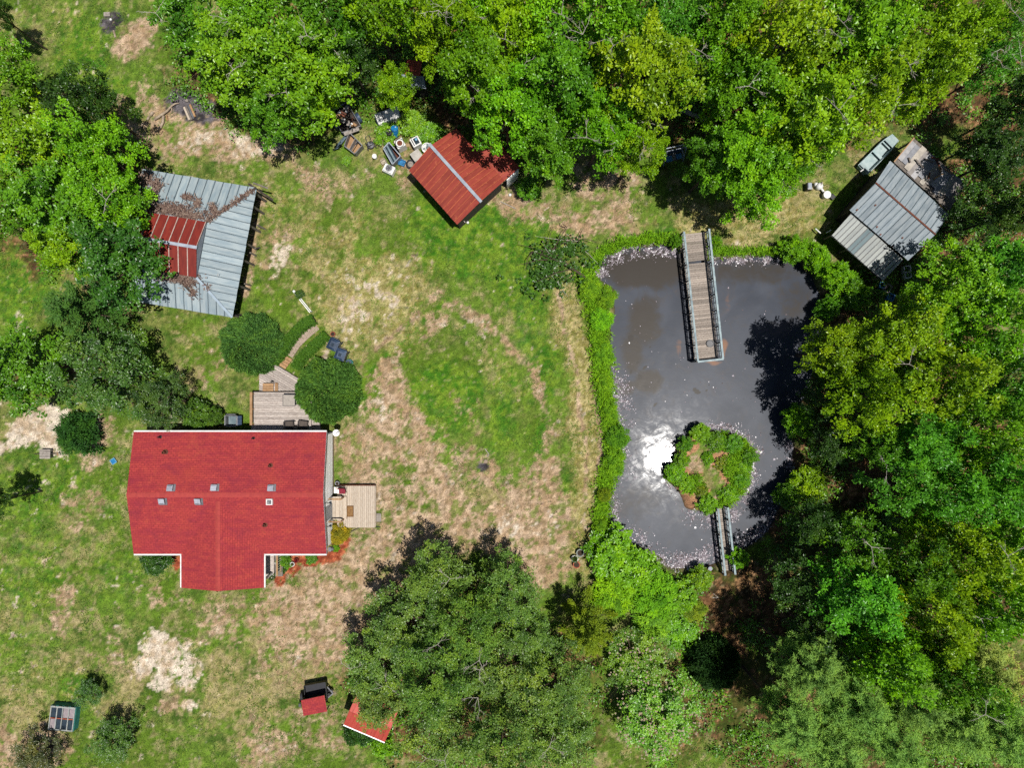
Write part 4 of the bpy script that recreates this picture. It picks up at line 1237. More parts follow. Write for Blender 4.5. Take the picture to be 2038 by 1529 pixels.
WOOD = 'broadleaf trees of the wood along the top'
TREES = [
 # wood along the top, from the burn pile across to the grey shed
 ('broad', 395, 45, 85, 9, MID, 'mid-green tree at the top edge, nearest the two bare soil patches', WOOD, 1),
 ('broad', 480, 130, 95, 10, BRIGHT, 'bright green tree overhanging the ash of the burn pile', WOOD, 2),
 ('broad', 545, 45, 95, 11, BRIGHT, 'bright tree at the top edge, above the tree shading the burn pile', WOOD, 1),
 ('broad', 600, 150, 95, 11, BRIGHT, 'bright green tree between the burn pile and the scrap trailer', WOOD, 2),
 ('broad', 545, 225, 62, 8, MID, 'lower green tree at the sandy track, beside the burn pile wood edge', WOOD, 1),
 ('broad', 632, 195, 44, 8, YELLOW, 'small yellowish tree hanging over the back of the scrap trailer', WOOD, 1),
 ('broad', 665, 45, 80, 11, MID, 'mid-green tree at the top edge, straight above the scrap trailer', WOOD, 1),
 ('broad', 745, 25, 70, 11, YELLOW, 'yellow-green tree at the top edge beside the dark gap in the wood', WOOD, 0),
 ('broad', 790, 176, 44, 7, YELLOW, 'low yellow-green tree between the white cab cover and the hidden hut', WOOD, 0),
 ('open', 700, 130, 60, 8, DARK, 'thin dark tree in the gap above the white cab cover', WOOD, 1),
 ('broad', 885, 75, 66, 12, YELLOW, 'yellowish tree with many bare pale twigs beside the hidden hut', WOOD, 4),
 ('broad', 835, 15, 70, 11, BRIGHT, 'bright tree at the top edge, above the tree full of bare twigs', WOOD, 1),
 ('broad', 920, 20, 75, 12, BRIGHT, 'bright crown at the top edge, above and beside the twiggy tree', WOOD, 1),
 ('broad', 950, 150, 85, 12, BRIGHT, 'bright tree right above the ridge of the rusty red shed', WOOD, 1),
 ('broad', 1010, 230, 80, 11, BRIGHT, 'bright tree whose crown shades the lean-to of the rusty red shed', WOOD, 2),
 ('broad', 1015, 60, 80, 12, YELLOW, 'yellow-green crown near the top edge, above the red shed lean-to', WOOD, 1),
 ('broad', 1100, 40, 85, 12, BRIGHT, 'bright tree at the top edge, next to the yellow-green crown above the lean-to', WOOD, 1),
 ('broad', 1120, 165, 95, 12, MID, 'mid-green tree in the middle of the top wood, upper side of the red shed', WOOD, 2),
 ('broad', 1095, 300, 68, 9, MID, 'lower green tree at the lawn edge just past the red shed lean-to', WOOD, 1),
 ('broad', 1215, 60, 95, 13, BRIGHT, 'large bright crown at the top edge, above the blue swing seat', WOOD, 1),
 ('broad', 1270, 165, 110, 13, YELLOW, 'largest yellow-green crown of the top wood, above the blue swing seat', WOOD, 3),
 ('broad', 1200, 255, 80, 11, BRIGHT, 'bright tree at the lawn edge between the red shed and the swing seat', WOOD, 2),
 ('broad', 1262, 300, 55, 9, YELLOW, 'small yellowish tree at the lawn edge, touching the swing seat clearing', WOOD, 2),
 ('broad', 1335, 30, 80, 12, COOL, 'cooler green crown at the top edge over the dark gap with the fallen log', WOOD, 1),
 ('open', 1385, 120, 75, 10, BRIGHT, 'loose bright tree with bare twigs over the fallen log', WOOD, 2),
 ('broad', 1440, 50, 80, 12, BRIGHT, 'bright tree at the top edge, behind the loose tree over the log', WOOD, 1),
 ('broad', 1465, 190, 80, 11, BRIGHT, 'bright tree between the fallen log and the white tank clutter', WOOD, 1),
 ('broad', 1420, 330, 62, 9, MID, 'mid-green tree at the top end of the dock path, next to the swing seat', WOOD, 1),
 ('broad', 1480, 310, 85, 11, BRIGHT, 'bright tree above the dock, one crown inland from the path', WOOD, 1),
 ('broad', 1500, 390, 60, 8, BRIGHT, 'low bright tree on the dry straw between dock and grey shed', WOOD, 1),
 ('broad', 1560, 90, 105, 13, YELLOW, 'big yellow-green crown at the top edge, above the white tank clutter', WOOD, 2),
 ('broad', 1590, 240, 110, 13, YELLOW, 'wide yellow-green crown straight above the white tank clutter', WOOD, 2),
 ('broad', 1545, 345, 62, 9, BRIGHT, 'bright low crown beside the white tank clutter, on the dock side', WOOD, 1),
 ('broad', 1612, 300, 50, 8, BRIGHT, 'bright crown between the white tanks and the pale green boat', WOOD, 1),
 ('broad', 1690, 70, 110, 13, BRIGHT, 'bright crown at the top edge, second from the big yellow-green one', WOOD, 1),
 ('broad', 1705, 185, 92, 12, YELLOW, 'yellow-green crown straight above the pale green boat', WOOD, 2),
 ('broad', 1815, 60, 105, 13, YELLOW, 'yellow-green crown at the top edge above the cluttered flat roof', WOOD, 1),
 ('broad', 1825, 160, 80, 12, YELLOW, 'yellow-green crown right behind the cluttered flat roof', WOOD, 1),
 ('broad', 1920, 60, 62, 11, YELLOW, 'last yellow-green crown of the top wood before the dark corner', WOOD, 0),
 ('open', 2000, 40, 60, 12, COOL, 'sparse dark tree with bare limbs in the top corner of the wood', WOOD, 3),
 ('open', 1960, 140, 55, 9, COOL, 'small cool green tree with crossing bare limbs near the top corner', WOOD, 3),
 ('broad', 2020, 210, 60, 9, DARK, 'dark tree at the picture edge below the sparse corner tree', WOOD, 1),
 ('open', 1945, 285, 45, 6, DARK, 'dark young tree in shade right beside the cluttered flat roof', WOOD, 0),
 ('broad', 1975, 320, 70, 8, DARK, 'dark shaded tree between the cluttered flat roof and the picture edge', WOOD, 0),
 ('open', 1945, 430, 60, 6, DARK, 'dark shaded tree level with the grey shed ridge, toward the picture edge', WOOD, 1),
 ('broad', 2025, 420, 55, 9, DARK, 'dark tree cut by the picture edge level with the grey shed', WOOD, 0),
]
EAST = 'broadleaf trees of the wood east of the pond'
TREES += [
 ('broad', 1905, 560, 80, 9, BRIGHT, 'bright tree nearest the open white cooler by the grey shed', EAST, 1),
 ('broad', 1985, 540, 75, 10, COOL, 'cooler green tree at the picture edge past the open white cooler', EAST, 1),
 ('broad', 1960, 660, 85, 11, BRIGHT, 'bright tree one crown below the cooler, toward the picture edge', EAST, 1),
 ('broad', 1840, 620, 65, 9, BRIGHT, 'bright smaller tree right below the blue tub', EAST, 0),
 ('broad', 1665, 700, 72, 9, YELLOW, 'yellow-green tree leaning over the pond beside the dock end', EAST, 0),
 ('broad', 1775, 680, 80, 10, YELLOW, 'yellow-green tree one crown back from the pond, level with the dock end', EAST, 1),
 ('broad', 1720, 790, 80, 11, YELLOW, 'yellow-green tree on the pond shore level with the open water', EAST, 0),
 ('broad', 1860, 760, 85, 12, YELLOW, 'yellow-green crown in the middle of the east wood, level with the open water', EAST, 1),
 ('broad', 2005, 780, 75, 12, COOL, 'cool green tree cut by the picture edge level with the open water', EAST, 0),
 ('broad', 1945, 860, 85, 12, BRIGHT, 'bright crown near the picture edge level with the island top', EAST, 1),
 ('broad', 1830, 880, 80, 11, COOL, 'cool green crown inland of the island, between two yellow ones', EAST, 1),
 ('open', 1740, 880, 62, 9, MID, 'thin mid-green tree just inland of the shore bushes by the island', EAST, 1),
 ('broad', 1975, 960, 80, 12, COOL, 'pale cool green crown at the picture edge level with the island', EAST, 0),
 ('broad', 1880, 990, 75, 11, COOL, 'cool green crown level with the footbridge, second from the picture edge', EAST, 1),
 ('open', 1785, 960, 70, 10, COOL, 'feathery cool green tree at the litter clearing inland of the island', EAST, 1),
 ('open', 1815, 1035, 45, 8, BRIGHT, 'small bright tree at the lower end of the litter clearing', EAST, 0),
 ('broad', 1990, 1090, 80, 12, BRIGHT, 'bright tree cut by the picture edge level with the footbridge foot', EAST, 0),
 ('broad', 1895, 1100, 80, 12, YELLOW, 'yellow-green crown level with the footbridge foot, deep in the wood', EAST, 1),
 ('open', 1690, 1085, 72, 9, MID, 'thin dark-green tree nearest the shaded bank by the footbridge', EAST, 1),
 ('broad', 1790, 1130, 75, 11, MID, 'mid-green crown between the shaded bank tree and the deep yellow crown', EAST, 1),
 ('broad', 1700, 1190, 85, 11, COOL, 'bright cool green crown on the shaded side below the footbridge', EAST, 1),
 ('broad', 1840, 1210, 80, 12, YELLOW, 'yellow-green crown below the footbridge level, mid-wood', EAST, 1),
 ('broad', 1970, 1210, 85, 13, BRIGHT, 'large bright crown near the picture edge below the footbridge level', EAST, 0),
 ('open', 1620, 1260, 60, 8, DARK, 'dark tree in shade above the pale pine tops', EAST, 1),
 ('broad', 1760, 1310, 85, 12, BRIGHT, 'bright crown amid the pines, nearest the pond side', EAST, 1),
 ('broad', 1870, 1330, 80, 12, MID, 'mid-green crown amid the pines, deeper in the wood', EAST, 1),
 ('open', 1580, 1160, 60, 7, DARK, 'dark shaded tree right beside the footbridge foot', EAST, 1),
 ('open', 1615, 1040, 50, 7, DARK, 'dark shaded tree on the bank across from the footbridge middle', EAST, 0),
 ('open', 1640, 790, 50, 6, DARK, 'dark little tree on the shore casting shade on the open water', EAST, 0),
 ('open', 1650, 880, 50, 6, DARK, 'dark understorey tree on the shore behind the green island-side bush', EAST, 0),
]
PINES = 'grey-green pines in the lower corner of the wood'
TREES += [
 ('pine', 1610, 1335, 66, 10, PINE, 'pine nearest the dark round bush, pale grey-green top', PINES, 0),
 ('pine', 1700, 1400, 71, 11, PINE, 'pine in the row above the bottom edge, next inland from the dark-bush pine', PINES, 0),
 ('pine', 1570, 1440, 66, 10, PINE, 'pine closest to the flowering mimosa', PINES, 0),
 ('pine', 1660, 1490, 71, 10, PINE, 'pine at the bottom edge, second from the flowering mimosa', PINES, 0),
 ('pine', 1770, 1470, 71, 11, PINE, 'pine at the bottom edge, third from the flowering mimosa', PINES, 0),
 ('pine', 1810, 1390, 61, 11, PINE, 'pine rising between the two broadleaf crowns of the lower corner', PINES, 0),
 ('pine', 1890, 1440, 71, 11, PINE, 'pine at the bottom edge, fourth from the flowering mimosa', PINES, 0),
 ('pine', 1960, 1330, 71, 11, (.26, .38, .08), 'yellower pine at the picture edge above the corner pine', PINES, 0),
 ('pine', 1990, 1460, 76, 11, PINE, 'pine in the very corner of the picture', PINES, 0),
]
OAKS = 'dull green oaks below the driveway'
TREES += [
 ('oak', 870, 1150, 80, 7, OAK2, 'dull green oak reaching furthest up onto the bare driveway', OAKS, 1),
 ('oak', 1010, 1170, 72, 7, OAK2, 'dull green oak at the driveway end, nearest the flower pots', OAKS, 1),
 ('oak', 812, 1235, 84, 6.5, OAK, 'dull green oak second up on the house side of the grove', OAKS, 1),
 ('oak', 940, 1240, 76, 9.5, OAK2, 'dull green oak in the upper middle of the grove', OAKS, 1),
 ('oak', 1050, 1262, 66, 5.5, OAK, 'dull green oak right beside the dark olive cedar', OAKS, 1),
 ('oak', 748, 1318, 74, 5.5, OAK2, 'dull green oak overhanging the little red-roofed trailer', OAKS, 2),
 ('oak', 868, 1335, 90, 9, OAK, 'widest dull green oak in the middle of the grove', OAKS, 1),
 ('oak', 1000, 1345, 88, 7, OAK2, 'dull green oak in the middle of the grove, on the pond side', OAKS, 2),
 ('oak', 752, 1394, 66, 5.5, OAK2, 'dull green oak over the tiny salmon-roofed outbuilding', OAKS, 1),
 ('oak', 880, 1460, 84, 6.5, OAK2, 'dull green oak at the bottom edge, second from the salmon roof', OAKS, 2),
 ('oak', 1000, 1465, 86, 9, OAK, 'dull green oak at the bottom edge in the middle of the grove', OAKS, 1),
 ('oak', 1110, 1360, 75, 7, OAK, 'dull green oak between the olive cedar and the mimosa', OAKS, 1),
 ('oak', 1110, 1465, 80, 6, OAK2, 'dull green oak at the bottom edge next to the mimosa', OAKS, 1),
 ('cedar', 1170, 1262, 68, 7, OLIVE, 'dark olive feathery cedar below the bank thicket', None, 0),
]
WEST = 'trees west of the barn'
TREES += [
 ('broad', 20, 150, 65, 9, BRIGHT, 'bright tree at the picture edge nearest the top corner lawn', WEST, 0),
 ('broad', 45, 280, 95, 9, YELLOW, 'yellow-green tree at the picture edge above the shaded thicket', WEST, 1),
 ('broad', 190, 215, 62, 9, DARK, 'dark tree throwing shade on the lawn beside the charred logs', WEST, 0),
 ('broad', 200, 300, 70, 10, BRIGHT, 'bright tree at the lawn edge nearest the bleached logs', WEST, 1),
 ('broad', 115, 400, 95, 9, MID, 'mid-green tree in the shaded middle of the thicket west of the barn', WEST, 1),
 ('broad', 230, 400, 68, 9, BRIGHT, 'bright tree touching the upper corner of the barn roof', WEST, 1),
 ('broad', 25, 420, 70, 8, MID, 'mid-green tree at the picture edge above the yellow lawn', WEST, 0),
 ('broad', 140, 490, 65, 8, YELLOW, 'yellow-green tree between the yellow lawn and the round barn tree', WEST, 1),
 ('broad', 245, 515, 92, 8, (.036, .135, .012), 'round deep green tree covering the west half of the barn roof', WEST, 0),
 ('cedar', 150, 620, 88, 7, CEDAR, 'dark star-shaped cedar on the grass between barn and lower thicket', WEST, 0),
 ('broad', 35, 740, 88, 8, MID, 'green tree at the picture edge just above the white sand patch', WEST, 0),
 ('oak', 215, 745, 105, 7, (.06, .13, .02), 'wide fine-leaved green tree between cedar and house', WEST, 1),
 ('oak', 320, 800, 60, 5.5, (.055, .125, .022), 'fine-leaved green tree touching the north eave of the house', WEST, 0),
 ('broad', -15, 20, 35, 8, DARK, 'dark crown just cutting the top corner of the picture', WEST, 0),
 ('broad', -12, 1000, 34, 7, DARK, 'dark crown just cutting the picture edge west of the house', WEST, 0),
]
for kind, px, py, r, ht, c, lb, gr, tw in TREES:
    tree(kind, px, py, r, ht, c, lb, gr, tw, {'pine': 'pine_tree', 'cedar': 'cedar_tree', 'oak': 'oak_tree'}.get(kind, 'tree'))

# ---- shrubs
SH = 'shrubs on the pond bank'
for px, py, r, ht, c, kind, lb in [
 (1172, 578, 34, 1.6, WEED, 'fern', 'bright bank bush where the grass strip meets the upper pond corner'),
 (1208, 590, 32, 1.5, WEED, 'fern', 'bright bank bush pushing furthest into the upper pond'),
 (1195, 640, 36, 1.5, BRIGHT, 'fern', 'bright bank bush level with the dock middle'),
 (1200, 705, 30, 1.3, WEED, 'fern', 'bright bank bush level with the dock end'),
 (1206, 762, 27, 1.3, WEED, 'fern', 'bright bank bush at the speckled shallows below dock level'),
 (1212, 818, 27, 1.3, BRIGHT, 'fern', 'bright bank bush level with the top of the island'),
 (1225, 872, 36, 1.6, MID, 'fern', 'greener bank bush bulging toward the sun glint'),
 (1222, 918, 36, 1.6, WEED, 'fern', 'bright bank bush nearest the sun glint, level with the island'),
 (1200, 985, 22, 1.3, OLIVE, 'fern', 'olive bank bush at the narrow shore below the glint'),
 (1195, 1050, 24, 1.3, WEED, 'fern', 'bright bank bush above the lower thicket'),
 (1215, 1105, 50, 1.9, BRIGHT, 'shrub', 'leafy bush at the upper end of the lower bank thicket'),
 (1265, 1140, 50, 1.9, WEED, 'shrub', 'leafy bush in the middle of the lower bank thicket'),
 (1305, 1175, 48, 1.9, BRIGHT, 'fern', 'bright feathery bush at the wide end of the lower bank thicket'),
 (1230, 1175, 46, 1.7, YELLOW, 'fern', 'yellowish feathery bush on the lawn side of the lower bank thicket'),
 (1355, 1190, 36, 1.4, WEED, 'shrub', 'leafy bush between the bank thicket and the footbridge foot'),
 (1300, 1245, 44, 1.2, WEED, 'fern', 'feathery light green bush between the bank thicket and the mimosas'),
 (1348, 1255, 36, 1.0, BRIGHT, 'shrub', 'low leafy bush at the edge of the wood shade below the thicket'),
 (1375, 1215, 26, .9, OLIVE, 'fern', 'olive tuft bush on the dry bank below the footbridge foot'),
 (1215, 1195, 34, 1.4, WEED, 'fern', 'feathery bush between the bank thicket and the olive cedar'),
 (1395, 1155, 26, 1.1, WEED, 'shrub', 'small leafy bush beside the footbridge foot'),
 (1472, 1112, 22, 1.2, BRIGHT, 'shrub', 'small bright bush on the shaded side of the footbridge'),
 (1580, 496, 28, 1.8, BRIGHT, 'shrub', 'leafy bush at the upper pond corner below the straw patch'),
 (1625, 512, 30, 2.0, BRIGHT, 'shrub', 'leafy bush between pond corner and the grey shed lean-to'),
 (1668, 552, 36, 2.2, BRIGHT, 'shrub', 'leafy bush below the lean-to eave of the grey shed'),
 (1700, 585, 34, 2.2, MID, 'shrub', 'darker bush beside the blue bins'),
 (1650, 612, 26, 1.6, MID, 'shrub', 'darker bush on the pond shore level with the dock middle'),
 (1590, 838, 34, 2.0, BRIGHT, 'shrub', 'bright bush on the wooded shore above the island level'),
 (1610, 962, 38, 2.0, YELLOW, 'shrub', 'yellow-green bush on the wooded shore level with the island foot'),
 (1570, 985, 30, 1.6, MID, 'shrub', 'mid-green bush on the wooded shore above the footbridge shade'),
]:
    shrub(px, py, r * (.66 if px < 1232 and py < 1080 else 1), ht * (.7 if px < 1232 and py < 1080 else 1), c, lb, SH, kind)
IS = 'plants on the little island'
for px, py, r, ht, c, lb in [
 (1395, 862, 24, .9, BRIGHT, 'leafy clump at the upper tip of the island'),
 (1365, 885, 18, .8, MID, 'leafy clump on the glint side of the island, upper end'),
 (1345, 940, 24, .9, BRIGHT, 'leafy clump reaching furthest toward the sun glint'),
 (1366, 962, 22, .8, BRIGHT, 'leafy clump on the lower glint side of the island'),
 (1358, 915, 18, .8, WEED, 'leafy clump midway along the glint side of the island'),
 (1425, 880, 24, .8, MID, 'leafy clump near the upper middle of the island'),
 (1460, 885, 24, .8, MID, 'leafy clump on the upper wooded-shore side of the island'),
 (1492, 910, 20, .9, MID, 'leafy clump at the island point facing the wooded shore'),
 (1410, 912, 16, .7, BRIGHT, 'leafy clump in the middle of the island above the dark pole'),
 (1438, 925, 18, .6, OLIVE, 'olive tuft in the island middle beside the dark pole'),
 (1475, 955, 20, .8, MID, 'leafy clump near the end of the dark pole'),
 (1452, 985, 22, .8, BRIGHT, 'leafy clump beside the footbridge on the wooded-shore side'),
 (1410, 1005, 24, .9, BRIGHT, 'leafy clump beside the footbridge on the glint side'),
 (1395, 975, 16, .7, OLIVE, 'olive tuft by the bare soil at the island foot'),
 (1478, 930, 18, .7, WEED, 'bright tuft on the wooded-shore side of the island middle'),
]:
    shrub(px, py, r * .86, ht, c, lb, IS, 'shrub', 'island_plant', 'plant')
YD = 'shrubs round the house'
for px, py, r, ht, c, kind, lb in [
 (392, 826, 34, 2.2, (.075, .165, .016), 'shrub', 'bright shrub between the grey bin and the fine-leaved tree'),
 (425, 828, 20, 1.6, (.075, .16, .016), 'shrub', 'small shrub touching the grey bin'),
 (148, 860, 42, 2.6, (.030, .095, .014), 'fern', 'dark spiky round shrub by the white sand patch'),
 (306, 1118, 30, 1.3, (.038, .10, .012), 'shrub', 'dark shrub in the corner west of the porch wing'),
 (671, 1068, 22, 1.1, (.26, .22, .012), 'fern', 'yellow shrub against the white east wall'),
 (668, 1092, 8, .5, WEED, 'shrub', 'small green plant at the house corner bed'),
 (565, 1118, 15, .7, MID, 'shrub', 'green plant in the orange mulch near the white pots'),
 (563, 1135, 9, .5, DARK, 'shrub', 'dark little plant lower in the orange mulch'),
 (540, 1147, 10, .6, DARK, 'shrub', 'dark plant at the porch step end of the mulch'),
 (620, 1113, 12, .4, MID, 'shrub', 'low plant under the east eave of the mulch bed'),
 (176, 1380, 30, 1.8, (.05, .13, .018), 'oak', 'dark leafy shrub touching the teal cold frame'),
 (222, 1480, 56, 2.8, (.07, .165, .020), 'oak', 'wide green shrub standing below the teal cold frame'),
 (70, 1512, 54, 2.6, (.075, .10, .028), 'oak', 'brownish shrub cut by the bottom edge'),
 (595, 585, 10, .5, DARK, 'shrub', 'dark weed at the far end of the white rail'),
 (720, 1460, 26, 1.6, (.04, .12, .016), 'shrub', 'deep green shrub in front of the salmon-roofed outbuilding'),
 (700, 1465, 18, 1.4, (.035, .10, .014), 'shrub', 'deep green shrub at the outer end of the salmon eave'),
 (760, 1490, 22, 1.2, BRIGHT, 'shrub', 'bright shrub at the bottom edge below the salmon roof'),
 (600, 760, 10, .6, WEED, 'shrub', 'light green plant between tan steps and round bush'),
 (1050, 372, 26, 1.4, MID, 'shrub', 'leafy bush beside the white end wall of the red shed'),
 (770, 262, 26, .9, WEED, 'shrub', 'bright weedy bush behind the barrels'),
 (820, 245, 30, .9, WEED, 'shrub', 'bright weedy bush below the low yellow-green tree'),
 (860, 265, 24, .8, BRIGHT, 'shrub', 'bright weedy bush beside the round white tank'),
 (690, 320, 10, .3, WEED, 'shrub', 'low weed under the scrap rack'),
 (1345, 480, 14, 1.0, MID, 'shrub', 'leafy vine clump on the shore end of the dock, bank side'),
 (1425, 480, 12, .9, BRIGHT, 'shrub', 'leafy vine clump on the shore end of the dock, straw side'),
 (990, 240, 40, 1.5, DARK, 'shrub', 'dark bush in shade against the red shed lean-to'),
]:
    shrub(px, py, r, ht, c, lb, YD, kind)

# flowering mimosa: fern-like crown with pale blossoms
def mimosa(px, py, r, ht, label, nb):
    root = tree('oak', px, py, r, ht, (.120, .275, .018), label, 'flowering mimosas', 0, 'mimosa_tree')
    rs = random.Random(int(px)); mb = MB()
    zc = ht * .62; c = root.location; rad = r * S * (H - zc) / H
    for i in range(nb):
        a = rs.uniform(0, 6.28); f = math.sqrt(rs.random()) * .93
        p = Vector((c.x + math.cos(a) * f * rad, c.y + math.sin(a) * f * rad, ht * (.40 + .56 * math.sqrt(1 - f * f)) + .12))
        q = rs.uniform(.05, .085)
        i0 = len(mb.v)
        for d in ((1,0,0),(-1,0,0),(0,1,0),(0,-1,0),(0,0,1),(0,0,-1)): mb.v.append(tuple(p + Vector(d) * q))
        for t_ in ((0,2,4),(2,1,4),(1,3,4),(3,0,4),(2,0,5),(1,2,5),(3,1,5),(0,3,5)): mb.f.append(tuple(i0 + k for k in t_))
    o = mb.build('blossoms', M_BLOSSOM, root); o['kind'] = 'stuff'
M_BLOSSOM = pm('pale_blossom', C(236,220,190), C(214,178,150), 8, .8, 0)
mimosa(1305, 1425, 96, 4.5, 'mimosa tree sprinkled with pale blossoms at the bottom edge', 230)
mimosa(1262, 1315, 68, 3.5, 'smaller mimosa with pale blossoms above the larger one', 90)

# two clipped round evergreens by the back deck, the dark one in the wood
M_B1, M_B2 = bush_crown(700), bush_crown(701, 28000)
for k, (px, py, r, ht, c, lb) in enumerate([(500, 684, 57, 2.9, (.068, .165, .030), 'clipped round evergreen at the north end of the hedges'),
                             (653, 777, 60, 3.3, (.072, .170, .026), 'clipped round evergreen bulging over the back deck'),
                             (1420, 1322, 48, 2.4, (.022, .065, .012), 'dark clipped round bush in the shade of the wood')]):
    zc = ht * .4; c0 = P(px, py, zc); rad = r * S * (H - zc) / H
    root = empty('round_bush', (c0.x, c0.y, 0), lb, 'bush', 'clipped round evergreens')
    link('crown', (M_B1, M_B2, M_B1)[k], root, (0, 0, ht * .22), k * 1.9, (rad, rad, ht * .82), c)
    tb = MB(); tb.tube([(c0.x, c0.y, -.05), (c0.x, c0.y, ht * .5)], .12, 7); tb.build('trunk', M_BARK, root)

def hedge(points, width, ht, label, seed):
    rs = np.random.RandomState(seed)
    pts = [P(a, b, ht) for a, b in points]
    root = empty('hedge', (pts[1].x, pts[1].y, 0), label, 'hedge', 'curved hedges beside the path')
    N = 15000
    seg = np.array([[p.x, p.y] for p in pts])
    # smooth curve through the points
    t = rs.rand(N) * (len(seg) - 1)
    def cr(t):
        i = np.clip(t.astype(int), 0, len(seg) - 2); f = (t - i)[:, None]
        p0 = seg[np.clip(i - 1, 0, None)]; p1 = seg[i]; p2 = seg[i + 1]; p3 = seg[np.clip(i + 2, None, len(seg) - 1)]
        return .5 * (2 * p1 + (p2 - p0) * f + (2 * p0 - 5 * p1 + 4 * p2 - p3) * f * f + (3 * p1 - p0 - 3 * p2 + p3) * f ** 3)
    c = cr(t); d = cr(np.minimum(t + .02, len(seg) - 1.001)) - c
    d = np.where(np.linalg.norm(d, axis=1, keepdims=True) < 1e-6, np.array([[0, 1e-3]]), d); d = d / np.linalg.norm(d, axis=1, keepdims=True)
    s = np.stack([-d[:, 1], d[:, 0]], 1)
    face = rs.rand(N); u = rs.uniform(-1, 1, N)
    top = face < .62
    lat = np.where(top, u, np.sign(u)) * width / 2; z = np.where(top, ht, rs.uniform(.02, ht, N))
    bumpy = .05 * np.sin(t * 19) * np.sin(lat * 9) + rs.normal(0, .03, N)
    z = z + np.where(top, bumpy, 0); lat = lat + np.where(top, 0, bumpy)
    pos = np.stack([c[:, 0] + s[:, 0] * lat, c[:, 1] + s[:, 1] * lat, z], 1)
    out = np.where(top[:, None], np.array([[0, 0, 1.0]]), np.stack([s[:, 0] * np.sign(u), s[:, 1] * np.sign(u), np.full(N, .3)], 1))
    dr = out * .5 + rs.normal(0, .6, (N, 3)); nr = out + rs.normal(0, .45, (N, 3))
    tt = .45 + bumpy * 3 + rs.normal(0, .12, N) + (rs.rand(N) > .985) * .6
    me = leaves_mesh('foliage', pos - np.array([[pts[1].x, pts[1].y, 0]]), dr, nr, rs.uniform(.07, .13, N), rs.uniform(.03, .05, N), np.clip(tt, 0, 1), M_NEEDLE, .1)
    link('foliage', me, root, color=(.050, .130, .012))
    core = MB(); cc = cr(np.linspace(0, len(seg) - 1.001, 14))
    core.tube([(x, y, ht * .42) for x, y in cc], width * .36, 8); core.build('stems', M_SOIL, root)
hedge([(622, 634), (600, 648), (580, 668), (566, 688), (553, 708), (542, 722)], .52, .85, 'dark clipped hedge on the evergreen side of the path', 1)
hedge([(648, 665), (630, 682), (613, 698), (597, 714), (586, 732)], .46, .8, 'dark clipped hedge on the bin side of the path', 2)

# ---- stuff: undergrowth of the wood, bank weeds, lawn grass, floating flecks
def scatter_in(n, seed, test):
    rs = np.random.RandomState(seed); out = []
    tot = 0
    while tot < n:
        x = rs.uniform(-37, 37, n * 2); y = rs.uniform(-28, 28, n * 2)
        k = rs.rand(n * 2) < test(x, y)
        out.append(np.stack([x[k], y[k]], 1)); tot += int(k.sum())
    return np.concatenate(out)[:n], rs

def undergrowth():
    dist = lambda x, y: np.where((sdf(x, y, POND_XY) > .3), np.clip(mask('litter', x, y) - .25, 0, 1) * (fbm(x, y, .35, 3, 7) > .44), 0)
    p, rs = scatter_in(5000, 9, dist)
    per = 26; N = len(p) * per; si = np.repeat(np.arange(len(p)), per)
    h = rs.uniform(.2, .9, len(p))
    a = rs.uniform(0, 6.28, N); el = rs.uniform(-.2, .9, N)
    dr = np.stack([np.cos(a) * np.cos(el), np.sin(a) * np.cos(el), np.sin(el)], 1)
    pos = np.stack([p[si, 0] + rs.normal(0, .22, N), p[si, 1] + rs.normal(0, .22, N), h[si] * rs.rand(N)], 1)
    nr = np.stack([rs.normal(0, .4, N), rs.normal(0, .4, N), np.ones(N)], 1)
    tt = np.repeat(rs.normal(.45, .18, len(p)), per) + rs.normal(0, .1, N)
    me = leaves_mesh('undergrowth', pos, dr, nr, rs.uniform(.12, .24, N), rs.uniform(.06, .12, N), np.clip(tt, 0, 1), M_LEAF)
    o = link('undergrowth', me, color=MID); tag(o, 'low green undergrowth on the leaf litter of the wood', None, None, 'stuff')
undergrowth()

def bank_weeds():
    ln = [(1168, 560), (1185, 620), (1195, 700), (1203, 780), (1215, 850), (1222, 910), (1205, 970), (1196, 1040), (1205, 1090)]
    ln2 = [(1180, 530), (1200, 500), (1240, 484), (1300, 474), (1345, 478)]; ln3 = [(1420, 500), (1490, 502), (1560, 500)]
    def test(x, y):
        px = x / S + CX; py = CY - y / S
        d = np.minimum(seg_dist(px, py, ln) / 13, np.minimum(seg_dist(px, py, ln2) / 6, seg_dist(px, py, ln3) / 4))
        isl = sdf(x, y, ISLE_XY)
        e = np.exp(-d * d)
        e = np.maximum(e, np.where((isl < -.05) & (fbm(x, y, .8, 3, 17) > .52), .5, 0))
        return e
    p, rs = scatter_in(4200, 19, test)
    per = 9; N = len(p) * per; si = np.repeat(np.arange(len(p)), per)
    a = rs.uniform(0, 6.28, N); el = rs.uniform(.2, 1.2, N)
    dr = np.stack([np.cos(a) * np.cos(el), np.sin(a) * np.cos(el), np.sin(el)], 1)
    z0, _ = ground_height(p[:, 0], p[:, 1])
    pos = np.stack([p[si, 0] + rs.normal(0, .08, N), p[si, 1] + rs.normal(0, .08, N), z0[si] + rs.uniform(0, .35, N)], 1)
    nr = rs.normal(0, .5, (N, 3)) + np.array([0, 0, 1])
    tt = np.repeat(rs.normal(.55, .16, len(p)), per) + rs.normal(0, .08, N)
    me = leaves_mesh('bank_weeds', pos, dr, nr, rs.uniform(.18, .38, N), rs.uniform(.03, .07, N), np.clip(tt, 0, 1), M_NEEDLE)
    o = link('bank_weeds', me, color=WEED); tag(o, 'bright green weeds growing along the pond bank and island', None, None, 'stuff')
bank_weeds()

